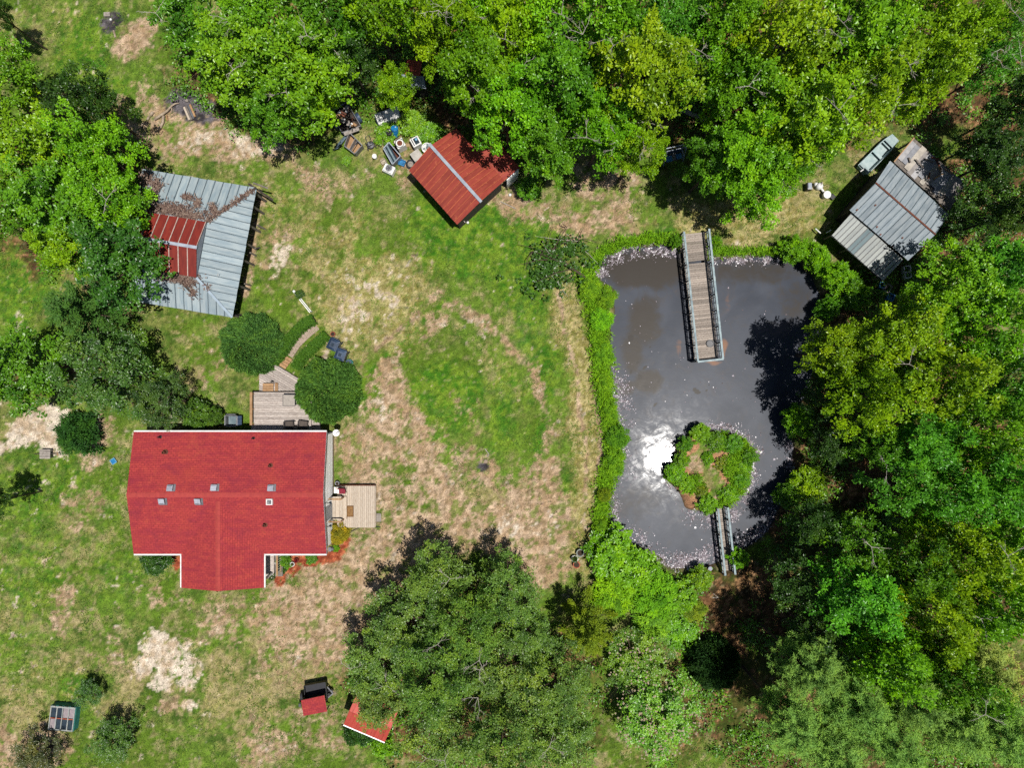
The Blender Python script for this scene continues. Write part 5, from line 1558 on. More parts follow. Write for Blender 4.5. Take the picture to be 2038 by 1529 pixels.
def lawn_grass():
    def test(x, y):
        bare = np.maximum(mask('dirt', x, y), np.maximum(mask('sand', x, y), mask('mulch', x, y)))
        g = np.clip(.85 - bare, .05, 1) * (.25 + 1.1 * (fbm(x, y, .8, 3, 27, .7) > .48)) * np.clip(1.1 - mask('litter', x, y), .1, 1)
        return np.where(sdf(x, y, POND_XY) > .4, np.minimum(g, 1), 0)
    p, rs = scatter_in(42000, 29, test)
    lush = mask('lush', p[:, 0], p[:, 1]); straw = mask('straw', p[:, 0], p[:, 1])
    per = 5; N = len(p) * per; si = np.repeat(np.arange(len(p)), per)
    a = rs.uniform(0, 6.28, N); el = rs.uniform(.1, .9, N)
    dr = np.stack([np.cos(a) * np.cos(el), np.sin(a) * np.cos(el), np.sin(el)], 1)
    pos = np.stack([p[si, 0] + rs.normal(0, .07, N), p[si, 1] + rs.normal(0, .07, N), np.full(N, -.02)], 1)
    nr = rs.normal(0, .4, (N, 3)) + np.array([0, 0, 1])
    tt = .36 + .15 * lush[si] + .30 * straw[si] + np.repeat(rs.normal(0, .22, len(p)), per) + rs.normal(0, .08, N)
    me = leaves_mesh('lawn_grass', pos, dr, nr, rs.uniform(.08, .21, N), rs.uniform(.022, .05, N), np.clip(tt, 0, 1), M_NEEDLE)
    o = link('lawn_grass', me, color=(.095, .165, .024)); tag(o, 'short tufty grass and weeds of the patchy lawn', None, None, 'stuff')
lawn_grass()

def pond_flecks():
    """pale petals, foam and scum that drift against the shore"""
    zones = [([(1196,540),(1215,515),(1250,498),(1300,492),(1340,497)], 11, 1), ([(1422,516),(1490,515),(1555,516)], 7, 1), ([(1225,755),(1235,800),(1240,840)], 20, .45), ([(1230,880),(1250,940)], 18, .25),
             ([(1212,975),(1220,1020),(1240,1060),(1290,1090)], 13, .8), ([(1300,1100),(1340,1122),(1390,1122),(1430,1105)], 15, 1.2), ([(1380,1030),(1420,1040)], 12, 1), ([(1420,850),(1470,862),(1500,890)], 10, .9),
             ([(1508,900),(1500,950),(1480,1000),(1460,1030)], 9, 1.0), ([(1330,960),(1350,1000)], 8, .4), ([(1575,870),(1580,960)], 6, .7), ([(1540,1000),(1520,1060),(1470,1090)], 10, .7), ([(1330,880),(1320,920)], 10, .3),
             ([(1400,760),(1560,900)], 60, .006), ([(1240,600),(1300,760)], 50, .004), ([(1500,600),(1480,800)], 50, .002)]
    def test(x, y):
        px = x / S + CX; py = CY - y / S
        g = np.zeros_like(x)
        for l_, w, a in zones:
            q = seg_dist(px, py, l_) / w
            g = np.maximum(g, a * np.exp(-q * q))
        w_ = fbm(x, y, 1.6, 3, 37, .7)
        g = g * np.where(w_ > .50, 1, .12)
        inside = (sdf(x, y, POND_XY) < .25) & (sdf(x, y, ISLE_XY) > -.15)
        return np.where(inside, np.minimum(g, 1), 0)
    p, rs = scatter_in(9500, 39, test)
    N = len(p)
    a = rs.uniform(0, 6.28, N); dr = np.stack([np.cos(a), np.sin(a), rs.uniform(-.1, .3, N)], 1)
    z0, _ = ground_height(p[:, 0], p[:, 1])
    pos = np.stack([p[:, 0], p[:, 1], np.maximum(WATER_Z, z0) + .012 + .01 * rs.rand(N)], 1)
    nr = rs.normal(0, .25, (N, 3)) + np.array([0, 0, 1])
    big = rs.rand(N) < .07
    L = rs.uniform(.04, .12, N) * np.where(big, 1.7, 1)
    me = leaves_mesh('pond_flecks', pos, dr, nr, L, L * rs.uniform(.5, 1, N), rs.uniform(0, 1, N), M_FLECK, 0)
    o = link('pond_flecks', me); tag(o, 'pale petals and scum drifting along the pond edges', None, None, 'stuff')
def fleck_material():
    t = NT('pale_fleck'); r = t.n('ShaderNodeValToRGB'); t.l(t.attr('tint'), r.inputs[0])
    e = r.color_ramp.elements; e[0].color = C(96,82,80); e[1].color = (.78, .76, .77, 1); x = e.new(.88); x.color = C(214,206,216); x = e.new(.55); x.color = C(172,160,170); x = e.new(.25); x.color = C(136,122,126)
    return t.fin(r.outputs[0], .7, 0, .3)
M_FLECK = fleck_material()
pond_flecks()

# ------------------------------------------------------------------ dock, footbridge, decks
M_SKYG = pm('pale_glass', C(150,170,176), C(120,140,150), 4, .2, .05)
_plank = {}
def plank_mesh(L, W, T, m, name='plank'):
    key = (round(L, 3), round(W, 3), round(T, 3), m.name)
    if key not in _plank:
        mb = MB(); mb.box((0, 0, 0), (L, W, T))
        me = bpy.data.meshes.new(name); me.from_pydata(mb.v, [], mb.f); me.materials.append(m); me.update()
        _plank[key] = me
    return _plank[key]

def walkway(name, A, B, width, zdeck, zrail, step, label, cat, posts, board_m, rail_m, end_rail=False, ground_z=-1.3, gap_at=None):
    """plank walkway from A to B (centre line, at deck height) with rails on both sides"""
    rnd = random.Random(len(label))
    d = (B - A); d.z = 0; L = d.length; d.normalize(); s = Vector((-d.y, d.x, 0)); ang = math.atan2(s.y, s.x)
    root = empty(name, (A.x, A.y, 0), label, cat)
    n = int(L / step)
    for i in range(n):
        if gap_at is not None and i == gap_at: continue
        c = A + d * ((i + .5) * step) - A
        me = plank_mesh(width, step - .014, .045, board_m)
        o = link('plank', me, root, (c.x + s.x * rnd.uniform(-.02, .02), c.y + s.y * rnd.uniform(-.02, .02), zdeck - .0225 + rnd.uniform(-.006, .006)), ang + rnd.uniform(-.012, .012))
    up = Vector((0, 0, 1))
    for sd in (-1, 1):
        a = A + s * sd * (width / 2 - .08); b = B + s * sd * (width / 2 - .08)
        MB().beam(Vector((a.x, a.y, zdeck - .15)), Vector((b.x, b.y, zdeck - .15)), .07, .2).build('stringer', M_DARKWOOD, root)
        a = A + s * sd * (width / 2 + .03); b = B + s * sd * (width / 2 + .03)
        MB().beam(Vector((a.x, a.y, zrail)), Vector((b.x, b.y, zrail)), .13, .045).build('top_rail', rail_m, root)
        MB().beam(Vector((a.x, a.y, zrail - .14)) + s * sd * .0, Vector((b.x, b.y, zrail - .14)), .04, .12).build('side_rail', rail_m, root)
        MB().beam(Vector((a.x, a.y, zrail - .55)), Vector((b.x, b.y, zrail - .55)), .04, .10).build('mid_rail', rail_m, root)
        for k in range(posts):
            f = (k + .02) / (posts - 1 + .04); p = a.lerp(b, f)
            MB().box((p.x + s.x * sd * .05, p.y + s.y * sd * .05, (zrail + ground_z) / 2 - .02), (.09, .09, zrail - ground_z), ang).build('post', M_POST, root)
        nb = int(L / .36)
        for k in range(nb):
            p = a.lerp(b, (k + .5) / nb)
            MB().box((p.x, p.y, (zrail - .08 + zdeck - .1) / 2), (.035, .035, zrail - .1 - (zdeck - .1)), ang).build('baluster', M_POST, root)
    if end_rail:
        a = B - s * (width / 2 + .05); b = B + s * (width / 2 + .05)
        MB().beam(Vector((a.x, a.y, zrail + .005)) + d * .02, Vector((b.x, b.y, zrail + .005)) + d * .02, .13, .045).build('end_rail', rail_m, root)
        MB().beam(Vector((a.x, a.y, zrail - .5)), Vector((b.x, b.y, zrail - .5)), .04, .10).build('mid_rail', rail_m, root)
    return root
zd = .12
def mid(a, b): return (a + b) / 2
zt = 1.02
la, lb_, ra_, rb_ = P(1361.4, 459.6, zt), P(1388.8, 719.4, zt), P(1411.4, 456.7, zt), P(1439.8, 714.5, zt)
dock = walkway('dock', Vector((*mid(la, ra_).to_2d(), zd)), Vector((*mid(lb_, rb_).to_2d(), zd)), (ra_ - la).length - .06, zd, zt, .148,
               'long grey plank dock with pale blue rails running into the pond', 'dock', 9, M_WOODX, M_RAIL, True, gap_at=13)
la, lb_, ra_, rb_ = P(1429, 1013, .75), P(1443.3, 1146, .75), P(1448.8, 1011, .75), P(1464, 1144.5, .75)
walkway('footbridge', Vector((*mid(la, ra_).to_2d(), .02)), Vector((*mid(lb_, rb_).to_2d(), .02)), (ra_ - la).length - .06, .02, .75, .135,
        'narrow plank footbridge with pale rails joining the island to the lower bank', 'footbridge', 6, M_WOODX, M_RAIL)
one(MB().lathe(P(1413, 684, .15) , [(.20, 0), (.25, .03), (.26, .10), (.22, .10), (.2, .05)], 20), 'round_cover', M_DGREY, 'round dark cover lying near the end of the dock', 'cover')

def deck_front():
    zt = .55
    a, b, c, d = P(671, 967.5, zt), P(746, 967, zt), P(745.4, 1049.5, zt), P(672, 1049.5, zt)
    root = empty('front_deck', ((a + c) / 2).to_2d().to_3d(), 'pale new plank deck at the east door of the house', 'deck')
    x0, x1, y0, y1 = a.x, b.x, c.y, a.y
    n = 18; w = (x1 - x0) / n
    for i in range(n):
        link('plank', plank_mesh(w - .012, y1 - y0, .04, M_NEWWOOD), root, (x0 + (i + .5) * w - root.location.x, (y0 + y1) / 2 - root.location.y, zt - .02 + .003 * (i % 2)))
    MB().beam((x0 - .0, y1 + .03, zt - .14), (x1, y1 + .03, zt - .14), .04, .3).build('rim_board', M_RUST, root)
    MB().beam((x0, y0 - .03, zt - .16), (x1, y0 - .03, zt - .16), .04, .24).build('rim_board', M_NEWWOOD, root)
    MB().beam((x1 + .03, y0, zt - .16), (x1 + .03, y1, zt - .16), .04, .24).build('rim_board', M_NEWWOOD, root)
    for x in (x0 + .1, x1 - .1):
        for y in (y0 + .1, y1 - .1): MB().box((x, y, .22), (.1, .1, .5)).build('post', M_POST, root)
    # the raised landing at the door
    zl = .74
    p0, p1 = P(653, 989, zl), P(690, 1035, zl)
    n = 5; w = (p1.x - p0.x) / n
    for i in range(n):
        link('landing_plank', plank_mesh(w - .015, p0.y - p1.y, .04, M_NEWWOOD), root, (p0.x + (i + .5) * w - root.location.x, (p0.y + p1.y) / 2 - root.location.y, zl - .02))
    MB().box(((p0.x + p1.x) / 2, (p0.y + p1.y) / 2, zl - .1), (p1.x - p0.x - .02, p0.y - p1.y - .02, .11)).build('landing_frame', M_TAN, root)
    for y in (p0.y - .03, p1.y + .03):
        MB().beam((p0.x + .05, y, zl + .85), (p1.x - .12, y, zl + .85), .1, .05).build('handrail', M_TAN, root)
        for x in (p0.x + .1, p1.x - .2): MB().box((x, y, zl + .42), (.08, .08, .82)).build('rail_post', M_TAN, root)
    m = P(697, 1018, zt)
    mt = one(MB().box((m.x, m.y, zt + .017), (.46, .76, .02)), 'doormat', M_MATD, 'brown doormat with a darker border on the pale front deck', 'doormat')
    MB().box((m.x, m.y, zt + .029), (.36, .64, .012)).build('mat_field', M_MAT, mt).location = -Vector((0, 0, 0))
    return root
deck_front()
for o in [o for o in bpy.data.objects if o.name.startswith('mat_field')]:
    pass

def board_fill(root, poly, ang, w, z, m, name='plank', seed=1):
    """fills a convex polygon (world xy) with boards that run along angle ang; each board its own part"""
    rnd = random.Random(seed)
    c, s_ = math.cos(ang), math.sin(ang)
    q = [(p[0] * c + p[1] * s_, -p[0] * s_ + p[1] * c) for p in poly]
    v0 = min(p[1] for p in q); v1 = max(p[1] for p in q)
    n = round((v1 - v0) / w); w = (v1 - v0) / n
    for i in range(n):
        r = clip(clip(q, 1, v0 + i * w + .006, False), 1, v0 + (i + 1) * w - .006, True)
        if len(r) < 3: continue
        zz = z + rnd.uniform(-.004, .004)
        pts = [Vector((u * c - v * s_, u * s_ + v * c, zz)) for u, v in r]
        ar = sum(pts[k].x * pts[(k + 1) % len(pts)].y - pts[(k + 1) % len(pts)].x * pts[k].y for k in range(len(pts)))
        if ar < 0: pts = pts[::-1]
        MB().prism(pts, (0, 0, -.04)).build(name, m, root)

def deck_back():
    z1, z2 = .72, .38
    up = [P(505, 781, z1), P(592, 781, z1), P(625, 800, z1), P(640, 862, z1), P(505, 862, z1)]
    lo = [P(516, 723, z2), P(530, 715, z2), P(594, 754, z2), P(600, 776, z2), P(600, 781, z2), P(516, 781, z2)]
    root = empty('back_deck', P(555, 800), 'weathered two-level plank deck behind the house with a diagonal lower platform', 'deck')
    board_fill(root, [(p.x, p.y) for p in up], 0.0, .15, z1, M_WOOD, 'plank', 3)
    board_fill(root, [(p.x, p.y) for p in lo], -math.atan2(190, 315), .15, z2, M_WOOD, 'plank', 5)
    for ring, z in ((up, z1), (lo, z2)):
        for k in range(len(ring)):
            a, b = ring[k], ring[(k + 1) % len(ring)]
            MB().beam((a.x, a.y, z - .14), (b.x, b.y, z - .14), .04, .18).build('rim_board', M_POST, root)
            MB().box((a.x, a.y, z / 2 - .1), (.1, .1, z)).build('post', M_POST, root)
    # wide cap rail along the west edge, and the short stub by the house
    x = up[0].x - .02
    MB().beam((x, up[0].y + .02, z1 + .42), (x, up[4].y + .55, z1 + .42), .17, .05).build('bench_rail', M_TAN, root)
    for f in (.05, .5, .95):
        y = up[0].y + (up[4].y + .5 - up[0].y) * f
        MB().box((x, y, z1 + .2), (.1, .1, .42)).build('rail_post', M_TAN, root)
    for k in range(3):
        MB().beam((x - .12, up[4].y + .12 + k * .16, z1 + .06), (x + .2, up[4].y + .12 + k * .16, z1 + .06), .14, .05).build('step_board', M_WOOD, root)
    q = P(621, 848, z1)
    MB().beam((q.x, q.y + .5, z1 + .42), (q.x, q.y - .35, z1 + .42), .14, .05).build('bench_rail', M_WOOD, root)
    # tan steps: down to the path, and up from the lower platform to the upper one
    p = [P(557, 711, .3), P(574, 721, .3)]
    d = Vector((.86, -.51, 0)); nn = Vector((.51, .86, 0))
    c0 = P(561, 724, .3)
    for k in range(4):
        c = c0 + nn * (k * .2 - .1); zz = .36 - k * .07
        MB().beam((c.x - d.x * .42, c.y - d.y * .42, zz), (c.x + d.x * .42, c.y + d.y * .42, zz), .185, .06).build('step_board', M_TAN, root)
    c = P(535, 772, .55)
    for k in range(3):
        MB().box((c.x - .06, c.y + .2 - k * .2, .50 + k * .012), (.72, .185, .06)).build('step_board', M_TAN, root)
    for k in range(2):
        MB().box((c.x + .45 + .1 * k, c.y + .03, .47), (.085, .6, .12)).build('step_board', M_TAN, root)
    MB().beam((c.x - .36, c.y + .33, .44), (c.x + .5, c.y + .33, .44), .03, .06).build('step_trim', M_DARKWOOD, root)
    MB().box((c.x + .28, c.y + .42, .72), (.07, .07, .6)).build('rail_post', M_DARKWOOD, root)
    MB().beam((up[0].x, up[0].y + .05, z1 - .16), (up[1].x, up[1].y + .05, z1 - .16), .03, .3).build('riser', M_DARKWOOD, root)
deck_back()

# path of pavers between the hedges
pth = MB(); pa = [(628, 646), (606, 664), (586, 684), (572, 706)]; pw = .42
L_ = []; R_ = []
for i, (a, b) in enumerate(pa):
    p = P(a, b, .0); q = P(*pa[min(i + 1, 3)]) - P(*pa[max(i - 1, 0)]); q.normalize(); s_ = Vector((-q.y, q.x, 0))
    L_.append(p + s_ * pw + Vector((0, 0, .035))); R_.append(p - s_ * pw + Vector((0, 0, .035)))
for i in range(3): pth.prism([R_[i], R_[i + 1], L_[i + 1], L_[i]], (0, 0, -.08))
o = pth.build('garden_path', pm('path_gravel', C(216,194,176), C(192,168,150), 9, .95, .3)); o['kind'] = 'structure'

# ------------------------------------------------------------------ things on and round the decks
def armchair(px, py, rz, label):
    z = .73; p = P(px, py, z + .4)
    root = empty('armchair', (p.x, p.y, z), label, 'chair', 'dark armchairs on the back deck')
    root.rotation_euler = (0, 0, 0)
    m = Matrix.Rotation(rz, 3, 'Z')
    def at(x, y, zz): return Vector((p.x, p.y, z)) + m @ Vector((x, y, zz))
    def bx(nm, c, s): MB().box(at(*c), s, rz).build(nm, M_CHAIR, root, bevel=.02)
    bx('seat', (0, 0, .4), (.56, .52, .07)); MB().box(at(0, .02, .45), (.5, .46, .05), rz).build('cushion', M_CHAIR2, root, bevel=.02)
    bx('backrest', (0, -.28, .66), (.58, .07, .52))
    for s in (-1, 1):
        bx('armrest', (s * .31, -.02, .6), (.07, .54, .05))
        for y in (-.25, .22): MB().tube([at(s * .3, y, 0), at(s * .3, y, .6)], .022, 6).build('leg', M_BLACK, root)
M_CHAIR = pm('brown_wicker', C(92,82,76), C(66,58,54), 16, .8, .4); M_CHAIR2 = pm('brown_cushion', C(112,100,92), C(92,82,76), 7, .9, .2)
armchair(576, 846, .05, 'dark wicker armchair on the back deck, nearer the cap rail')
armchair(604, 845.5, -.12, 'dark wicker armchair on the back deck, nearer the round evergreen')

def table():
    z = .73; p = P(575, 797, z + .72)
    root = empty('patio_table', (p.x, p.y, z), 'square grey patio table with an umbrella hole on the back deck', 'table')
    MB().box((p.x, p.y, z + .70), (.78, .72, .04)).build('table_top', pm('stone_top', C(196,186,174), C(176,166,156), 8, .7, .1), root, bevel=.015)
    for dx, dy, sx, sy in ((0, .37, .82, .03), (0, -.37, .82, .03), (.4, 0, .03, .74), (-.4, 0, .03, .74)):
        MB().box((p.x + dx, p.y + dy, z + .705), (sx, sy, .05)).build('edge_band', M_DGREY, root)
    MB().lathe((p.x, p.y, z + .722), [(.03, 0), (.03, .006)], 10).build('umbrella_hole', M_BLACK, root)
    for sx in (-1, 1):
        for sy in (-1, 1): MB().tube([(p.x + sx * .33, p.y + sy * .3, z), (p.x + sx * .33, p.y + sy * .3, z + .69)], .025, 6).build('leg', M_DGREY, root)
table()
def white_lounge():
    p = P(602, 800, 1.1); root = empty('lounge_chair', (p.x, p.y, .73), 'white plastic lounge chair half under the round evergreen', 'chair')
    t = -.85
    MB().box((p.x, p.y, 1.05), (.62, .24, .05), t).build('seat', M_WHITE, root, bevel=.02)
    MB().box((p.x - .15, p.y + .18, 1.2), (.5, .05, .34), t).build('backrest', M_WHITE, root, bevel=.02)
    for s in (-.25, .25):
        MB().tube([(p.x + s * math.cos(t), p.y + s * math.sin(t), .73), (p.x + s * math.cos(t), p.y + s * math.sin(t), 1.05)], .025, 6).build('leg', M_WHITE, root)
white_lounge()

def bin_(px, py, rz, body, lid, label, open_=False, size=(.66, .72, 1.0)):
    p = P(px, py, size[2]); root = empty('wheeled_bin', (p.x, p.y, 0), label, 'bin')
    m = Matrix.Rotation(rz, 3, 'Z')
    def at(x, y, z): return Vector((p.x, p.y, 0)) + m @ Vector((x, y, z))
    sx, sy, h = size
    b = MB(); k = .82
    lo = [at(-sx / 2 * k, -sy / 2 * k, .04), at(sx / 2 * k, -sy / 2 * k, .04), at(sx / 2 * k, sy / 2 * k, .04), at(-sx / 2 * k, sy / 2 * k, .04)]
    hi = [at(-sx / 2, -sy / 2, h), at(sx / 2, -sy / 2, h), at(sx / 2, sy / 2, h), at(-sx / 2, sy / 2, h)]
    b.v += [tuple(v) for v in lo + hi]
    b.f += [(3, 2, 1, 0)] + [(i, (i + 1) % 4, 4 + (i + 1) % 4, 4 + i) for i in range(4)] + ([] if open_ else [(4, 5, 6, 7)])
    b.build('bin_body', body, root, bevel=.0)
    for (x0, y0, x1, y1) in ((-1, -1, 1, -1), (1, -1, 1, 1), (1, 1, -1, 1), (-1, 1, -1, -1)):
        MB().beam(at(x0 * sx / 2, y0 * sy / 2, h), at(x1 * sx / 2, y1 * sy / 2, h), .06, .05).build('rim', body, root, bevel=.015)
    if open_:
        MB().box(at(sx / 2 + .16, 0, h - .12), (.3, sy * .92, .05), rz, Matrix.Rotation(.7, 3, 'Y')).build('lid', lid, root, bevel=.02)
        MB().box(at(0, 0, h * .45), (sx * .82, sy * .82, .04), rz).build('bag', M_SKYG, root, bevel=.015)
    else:
        l = MB(); l.lathe(at(0, 0, h + .02), [(sx * .62, 0), (sx * .60, .04), (sx * .44, .10), (sx * .1, .12)], 4)
        l = MB()
        c = [at(-sx / 2 - .03, -sy / 2 - .03, h + .035), at(sx / 2 + .03, -sy / 2 - .03, h + .035), at(sx / 2 + .03, sy / 2 + .03, h + .035), at(-sx / 2 - .03, sy / 2 + .03, h + .035)]
        t4 = [at(-sx * .3, -sy * .3, h + .12), at(sx * .3, -sy * .3, h + .12), at(sx * .3, sy * .3, h + .12), at(-sx * .3, sy * .3, h + .12)]
        l.v += [tuple(v) for v in c + t4]; l.f += [(3, 2, 1, 0), (4, 5, 6, 7)] + [(i, (i + 1) % 4, 4 + (i + 1) % 4, 4 + i) for i in range(4)]
        ld = l.build('lid', lid, root, bevel=.02)
        MB().box(at(0, -.02, h + .13), (sx * .3, sy * .3, .03), rz).build('lid_panel', M_GLASS, ld, bevel=.01)
    MB().beam(at(-sx * .4, sy / 2 + .08, h - .02), at(sx * .4, sy / 2 + .08, h - .02), .04, .04).build('handle', body, root)
    for s in (-1, 1): MB().lathe(at(s * sx * .42, sy * .42, .1), [(.1, -.03), (.1, .03)], 12, m @ Vector((1, 0, 0))).build('wheel', M_RUBBER, root)
    return root
bin_(663, 686, -.45, M_NAVY, M_NAVY, 'dark blue wheeled bin beside the terracotta pot')
bin_(677.5, 706, -.35, M_DGREY, M_NAVY, 'grey-blue wheeled bin tucked against the round evergreen')
bin_(459, 838, .0, M_GREYM, M_NAVY, 'grey bin with its lid flung open at the house eave', True, (.78, .72, .8))
def hose_reel():
    p = P(694, 722, .4); root = empty('hose_reel', (p.x, p.y, 0), 'green hose reel at the lower edge of the round evergreen', 'hose reel')
    for k in range(4): MB().tube([(p.x + math.cos(a / 12 * 6.28) * .22, p.y + math.sin(a / 12 * 6.28) * .22, .1 + k * .07) for a in range(13)], .035, 6, False).build('hose_coil', M_TEAL, root)
    MB().lathe((p.x, p.y, 0), [(.12, 0), (.12, .42), (.2, .44)], 12).build('drum', M_NAVY, root)
hose_reel()
def pot(px, py, r, h, m, label, soil=True, name='flower_pot', cat='pot', plant=None):
    p = P(px, py, h); root = empty(name, (p.x, p.y, 0), label, cat)
    MB().lathe((p.x, p.y, 0), [(r * .7, 0), (r * .95, h * .8), (r * 1.05, h * .8), (r * 1.05, h), (r * .88, h), (r * .84, h * .85)], 18).build('pot_body', m, root, smooth=False)
    if soil: MB().lathe((p.x, p.y, h * .84), [(r * .84, 0), (r * .5, .02)], 14).build('soil', M_SOIL, root)
    if plant: 
        cm = PRE_PLANT(plant); link('plant', cm, root, (0, 0, h), 0, (r * .9, r * .9, r), plant)
    return root
_pp = {}
def PRE_PLANT(c):
    if 'm' not in _pp:
        rs = np.random.RandomState(3); N = 260
        a = rs.uniform(0, 6.28, N); el = rs.uniform(.1, 1.3, N)
        dr = np.stack([np.cos(a) * np.cos(el), np.sin(a) * np.cos(el), np.sin(el)], 1)
        nr = np.stack([rs.normal(0, .5, N), rs.normal(0, .5, N), np.ones(N)], 1)
        _pp['m'] = leaves_mesh('plant', dr * rs.uniform(.2, 1, N)[:, None], dr, nr, rs.uniform(.3, .6, N), rs.uniform(.15, .3, N), rs.rand(N), M_NEEDLE)
    return _pp['m']
pot(662, 665, .17, .35, M_TERRA, 'terracotta pot at the end of the hedge, beside the bins')
pot(1155, 1101.5, .26, .35, pm('grey_green_glaze', C(128,140,132), C(104,118,112), 5, .5, .1), 'grey-green flower pot, topmost of the three on the driveway edge')
pot(1144, 1113, .23, .32, M_WHITE, 'white-rimmed pot with a green plant, middle one on the driveway edge', True, plant=(.07, .13, .03))
pot(1147.5, 1125, .24, .32, M_TERRA, 'terracotta pot, lowest of the three on the driveway edge')
pot(552, 1122, .17, .3, M_WHITE, 'white pot in the orange mulch, nearer the porch steps')
pot(581.5, 1124, .15, .28, M_WHITE, 'white pot in the orange mulch, further from the porch steps')
pot(574, 1123, .07, .12, M_WHITE, 'tiny white pot next to the further white pot in the mulch', False)
pot(589.5, 1116.5, .14, .25, M_RUST, 'dark red pot under the south eave in the mulch bed', True, plant=(.25, .02, .03))
pot(555, 1143, .11, .22, M_RUST, 'dark red pot near the lower point of the mulch bed', True, plant=(.2, .02, .02))

def rail_on_lawn():
    a, b = P(586, 581, .12), P(618, 621, .12); d = (b - a).normalized(); s_ = Vector((-d.y, d.x, 0))
    root = empty('rail_section', (a.x, a.y, 0), 'white two-bar rail lying on the grass at the hedge end', 'rail')
    for k in (-1, 1): MB().beam(a + s_ * .055 * k, b + s_ * .055 * k, .06, .06).build('bar', M_WHITE, root)
    MB().box(a, (.24, .16, .14), math.atan2(d.y, d.x)).build('end_plate', M_WHITE, root, bevel=.02)
    MB().tube([b, b + Vector((.12, .05, -.1))], .03, 6).build('end_hook', M_GREYM, root)
rail_on_lawn()

def dish():
    p = P(669, 862, 2.3); root = empty('satellite_dish', (p.x, p.y, 0), 'white round satellite dish on a bent arm at the house corner', 'satellite dish')
    n = 18; mb = MB(); ax = Vector((.35, .1, .93)).normalized()
    mb.lathe(p, [(.02, -.05), (.14, -.03), (.23, .02), (.225, .03), (.13, -.015), (.02, -.03)], n, ax); mb.build('reflector', M_WHITE, root, smooth=True)
    q = P(655, 861, 2.4)
    MB().tube([p - ax * .05, p - ax * .2, q], .03, 7).build('arm', M_GREYM, root)
    MB().tube([p, p + ax * .25 + Vector((.2, .1, 0))], .015, 6).build('feed_arm', M_DGREY, root)
dish()
# front-deck furniture, hose and step stone
def front_things():
    z = .55
    p = P(669.5, 976, 1.0); root = empty('cooler_stand', (p.x, p.y, z), 'small white side table at the upper corner of the front deck', 'side table')
    MB().box((p.x, p.y, z + .45), (.34, .42, .04)).build('table_top', M_WHITE, root, bevel=.015)
    for sx in (-.13, .13):
        for sy in (-.17, .17): MB().tube([(p.x + sx, p.y + sy, z), (p.x + sx, p.y + sy, z + .44)], .018, 6).build('leg', M_GREYM, root)
    p = P(681, 977, 1.0); root = empty('folding_chair', (p.x, p.y, z), 'dark red folding chair beside the small white side table', 'chair')
    m = pm('crimson_fabric', C(170,34,62), C(130,22,48), 5, .8, .1)
    MB().box((p.x, p.y - .04, z + .42), (.42, .36, .04)).build('seat', m, root, bevel=.015)
    MB().box((p.x - .02, p.y + .17, z + .66), (.42, .05, .42)).build('backrest', m, root, bevel=.015)
    for sx in (-.2, .2):
        MB().tube([(p.x + sx, p.y - .2, z), (p.x + sx, p.y + .2, z + .7)], .018, 6).build('leg', M_BLACK, root)
        MB().tube([(p.x + sx, p.y + .2, z), (p.x + sx, p.y - .2, z + .42)], .018, 6).build('leg', M_BLACK, root)
    one(MB().box(P(752.5, 1030.5, .05), (.42, .58, .14)), 'step_stone', M_STONE, 'square pale step stone beside the front deck', 'step stone', bevel=.02)
    one(MB().tube([P(685, 1072, .03), P(700, 1058, .03), P(716, 1050, .03), P(735, 1048.5, .03), P(757, 1049.5, .03)], .028, 7), 'garden_hose', M_BLACK, 'black hose curving from the yellow shrub past the front deck', 'hose')
    q = P(672, 962, .3); root = empty('wire_basket', (q.x, q.y, 0), 'grey wire plant stand at the wall above the front deck', 'plant stand')
    MB().lathe((q.x, q.y, 0), [(.12, 0), (.05, .2), (.16, .45), (.15, .46)], 10).build('stand_bowl', M_GREYM, root)
    MB().lathe((q.x, q.y, .44), [(.13, 0), (.05, .06)], 10).build('soil', M_SOIL, root)
front_things()

# yard things west of the house
def slat_bench():
    p = P(89.5, 904, .45); root = empty('garden_bench', (p.x, p.y, 0), 'small grey slatted bench on the grass west of the house', 'bench')
    for k in range(6): MB().box((p.x, p.y - .27 + k * .108, .45), (.72, .095, .03)).build('slat', M_STONE, root)
    for sx in (-.3, .3):
        MB().box((p.x + sx, p.y, .41), (.05, .6, .05)).build('cross_bar', M_POST, root)
        for sy in (-.25, .25): MB().box((p.x + sx, p.y + sy, .2), (.05, .05, .42)).build('leg', M_POST, root)
    MB().beam((p.x - .75, p.y, .38), (p.x + .8, p.y - .02, .38), .05, .04).build('side_pole', M_DARKWOOD, root)
    MB().beam((p.x + .78, p.y + .12, .38), (p.x + .84, p.y - .14, .38), .06, .05).build('pole_grip', M_TAN, root)
slat_bench()
def blue_tray():
    p = P(225.5, 918.5, .1); root = empty('tray', (p.x, p.y, 0), 'small blue square tray with a pale rim on the grass', 'tray')
    MB().box((p.x, p.y, .05), (.32, .32, .06), .6).build('tray_floor', M_BLUE, root)
    m = Matrix.Rotation(.6, 3, 'Z')
    for a, b in (((-1, -1), (1, -1)), ((1, -1), (1, 1)), ((1, 1), (-1, 1)), ((-1, 1), (-1, -1))):
        va = m @ Vector((a[0] * .17, a[1] * .17, 0)); vb = m @ Vector((b[0] * .17, b[1] * .17, 0))
        MB().beam(Vector((p.x, p.y, .09)) + va, Vector((p.x, p.y, .09)) + vb, .035, .06).build('rim', M_SKY, root)
M_SKY = pm('pale_blue_plastic', C(150,206,236), C(120,186,222), 5, .5, .05)
blue_tray()

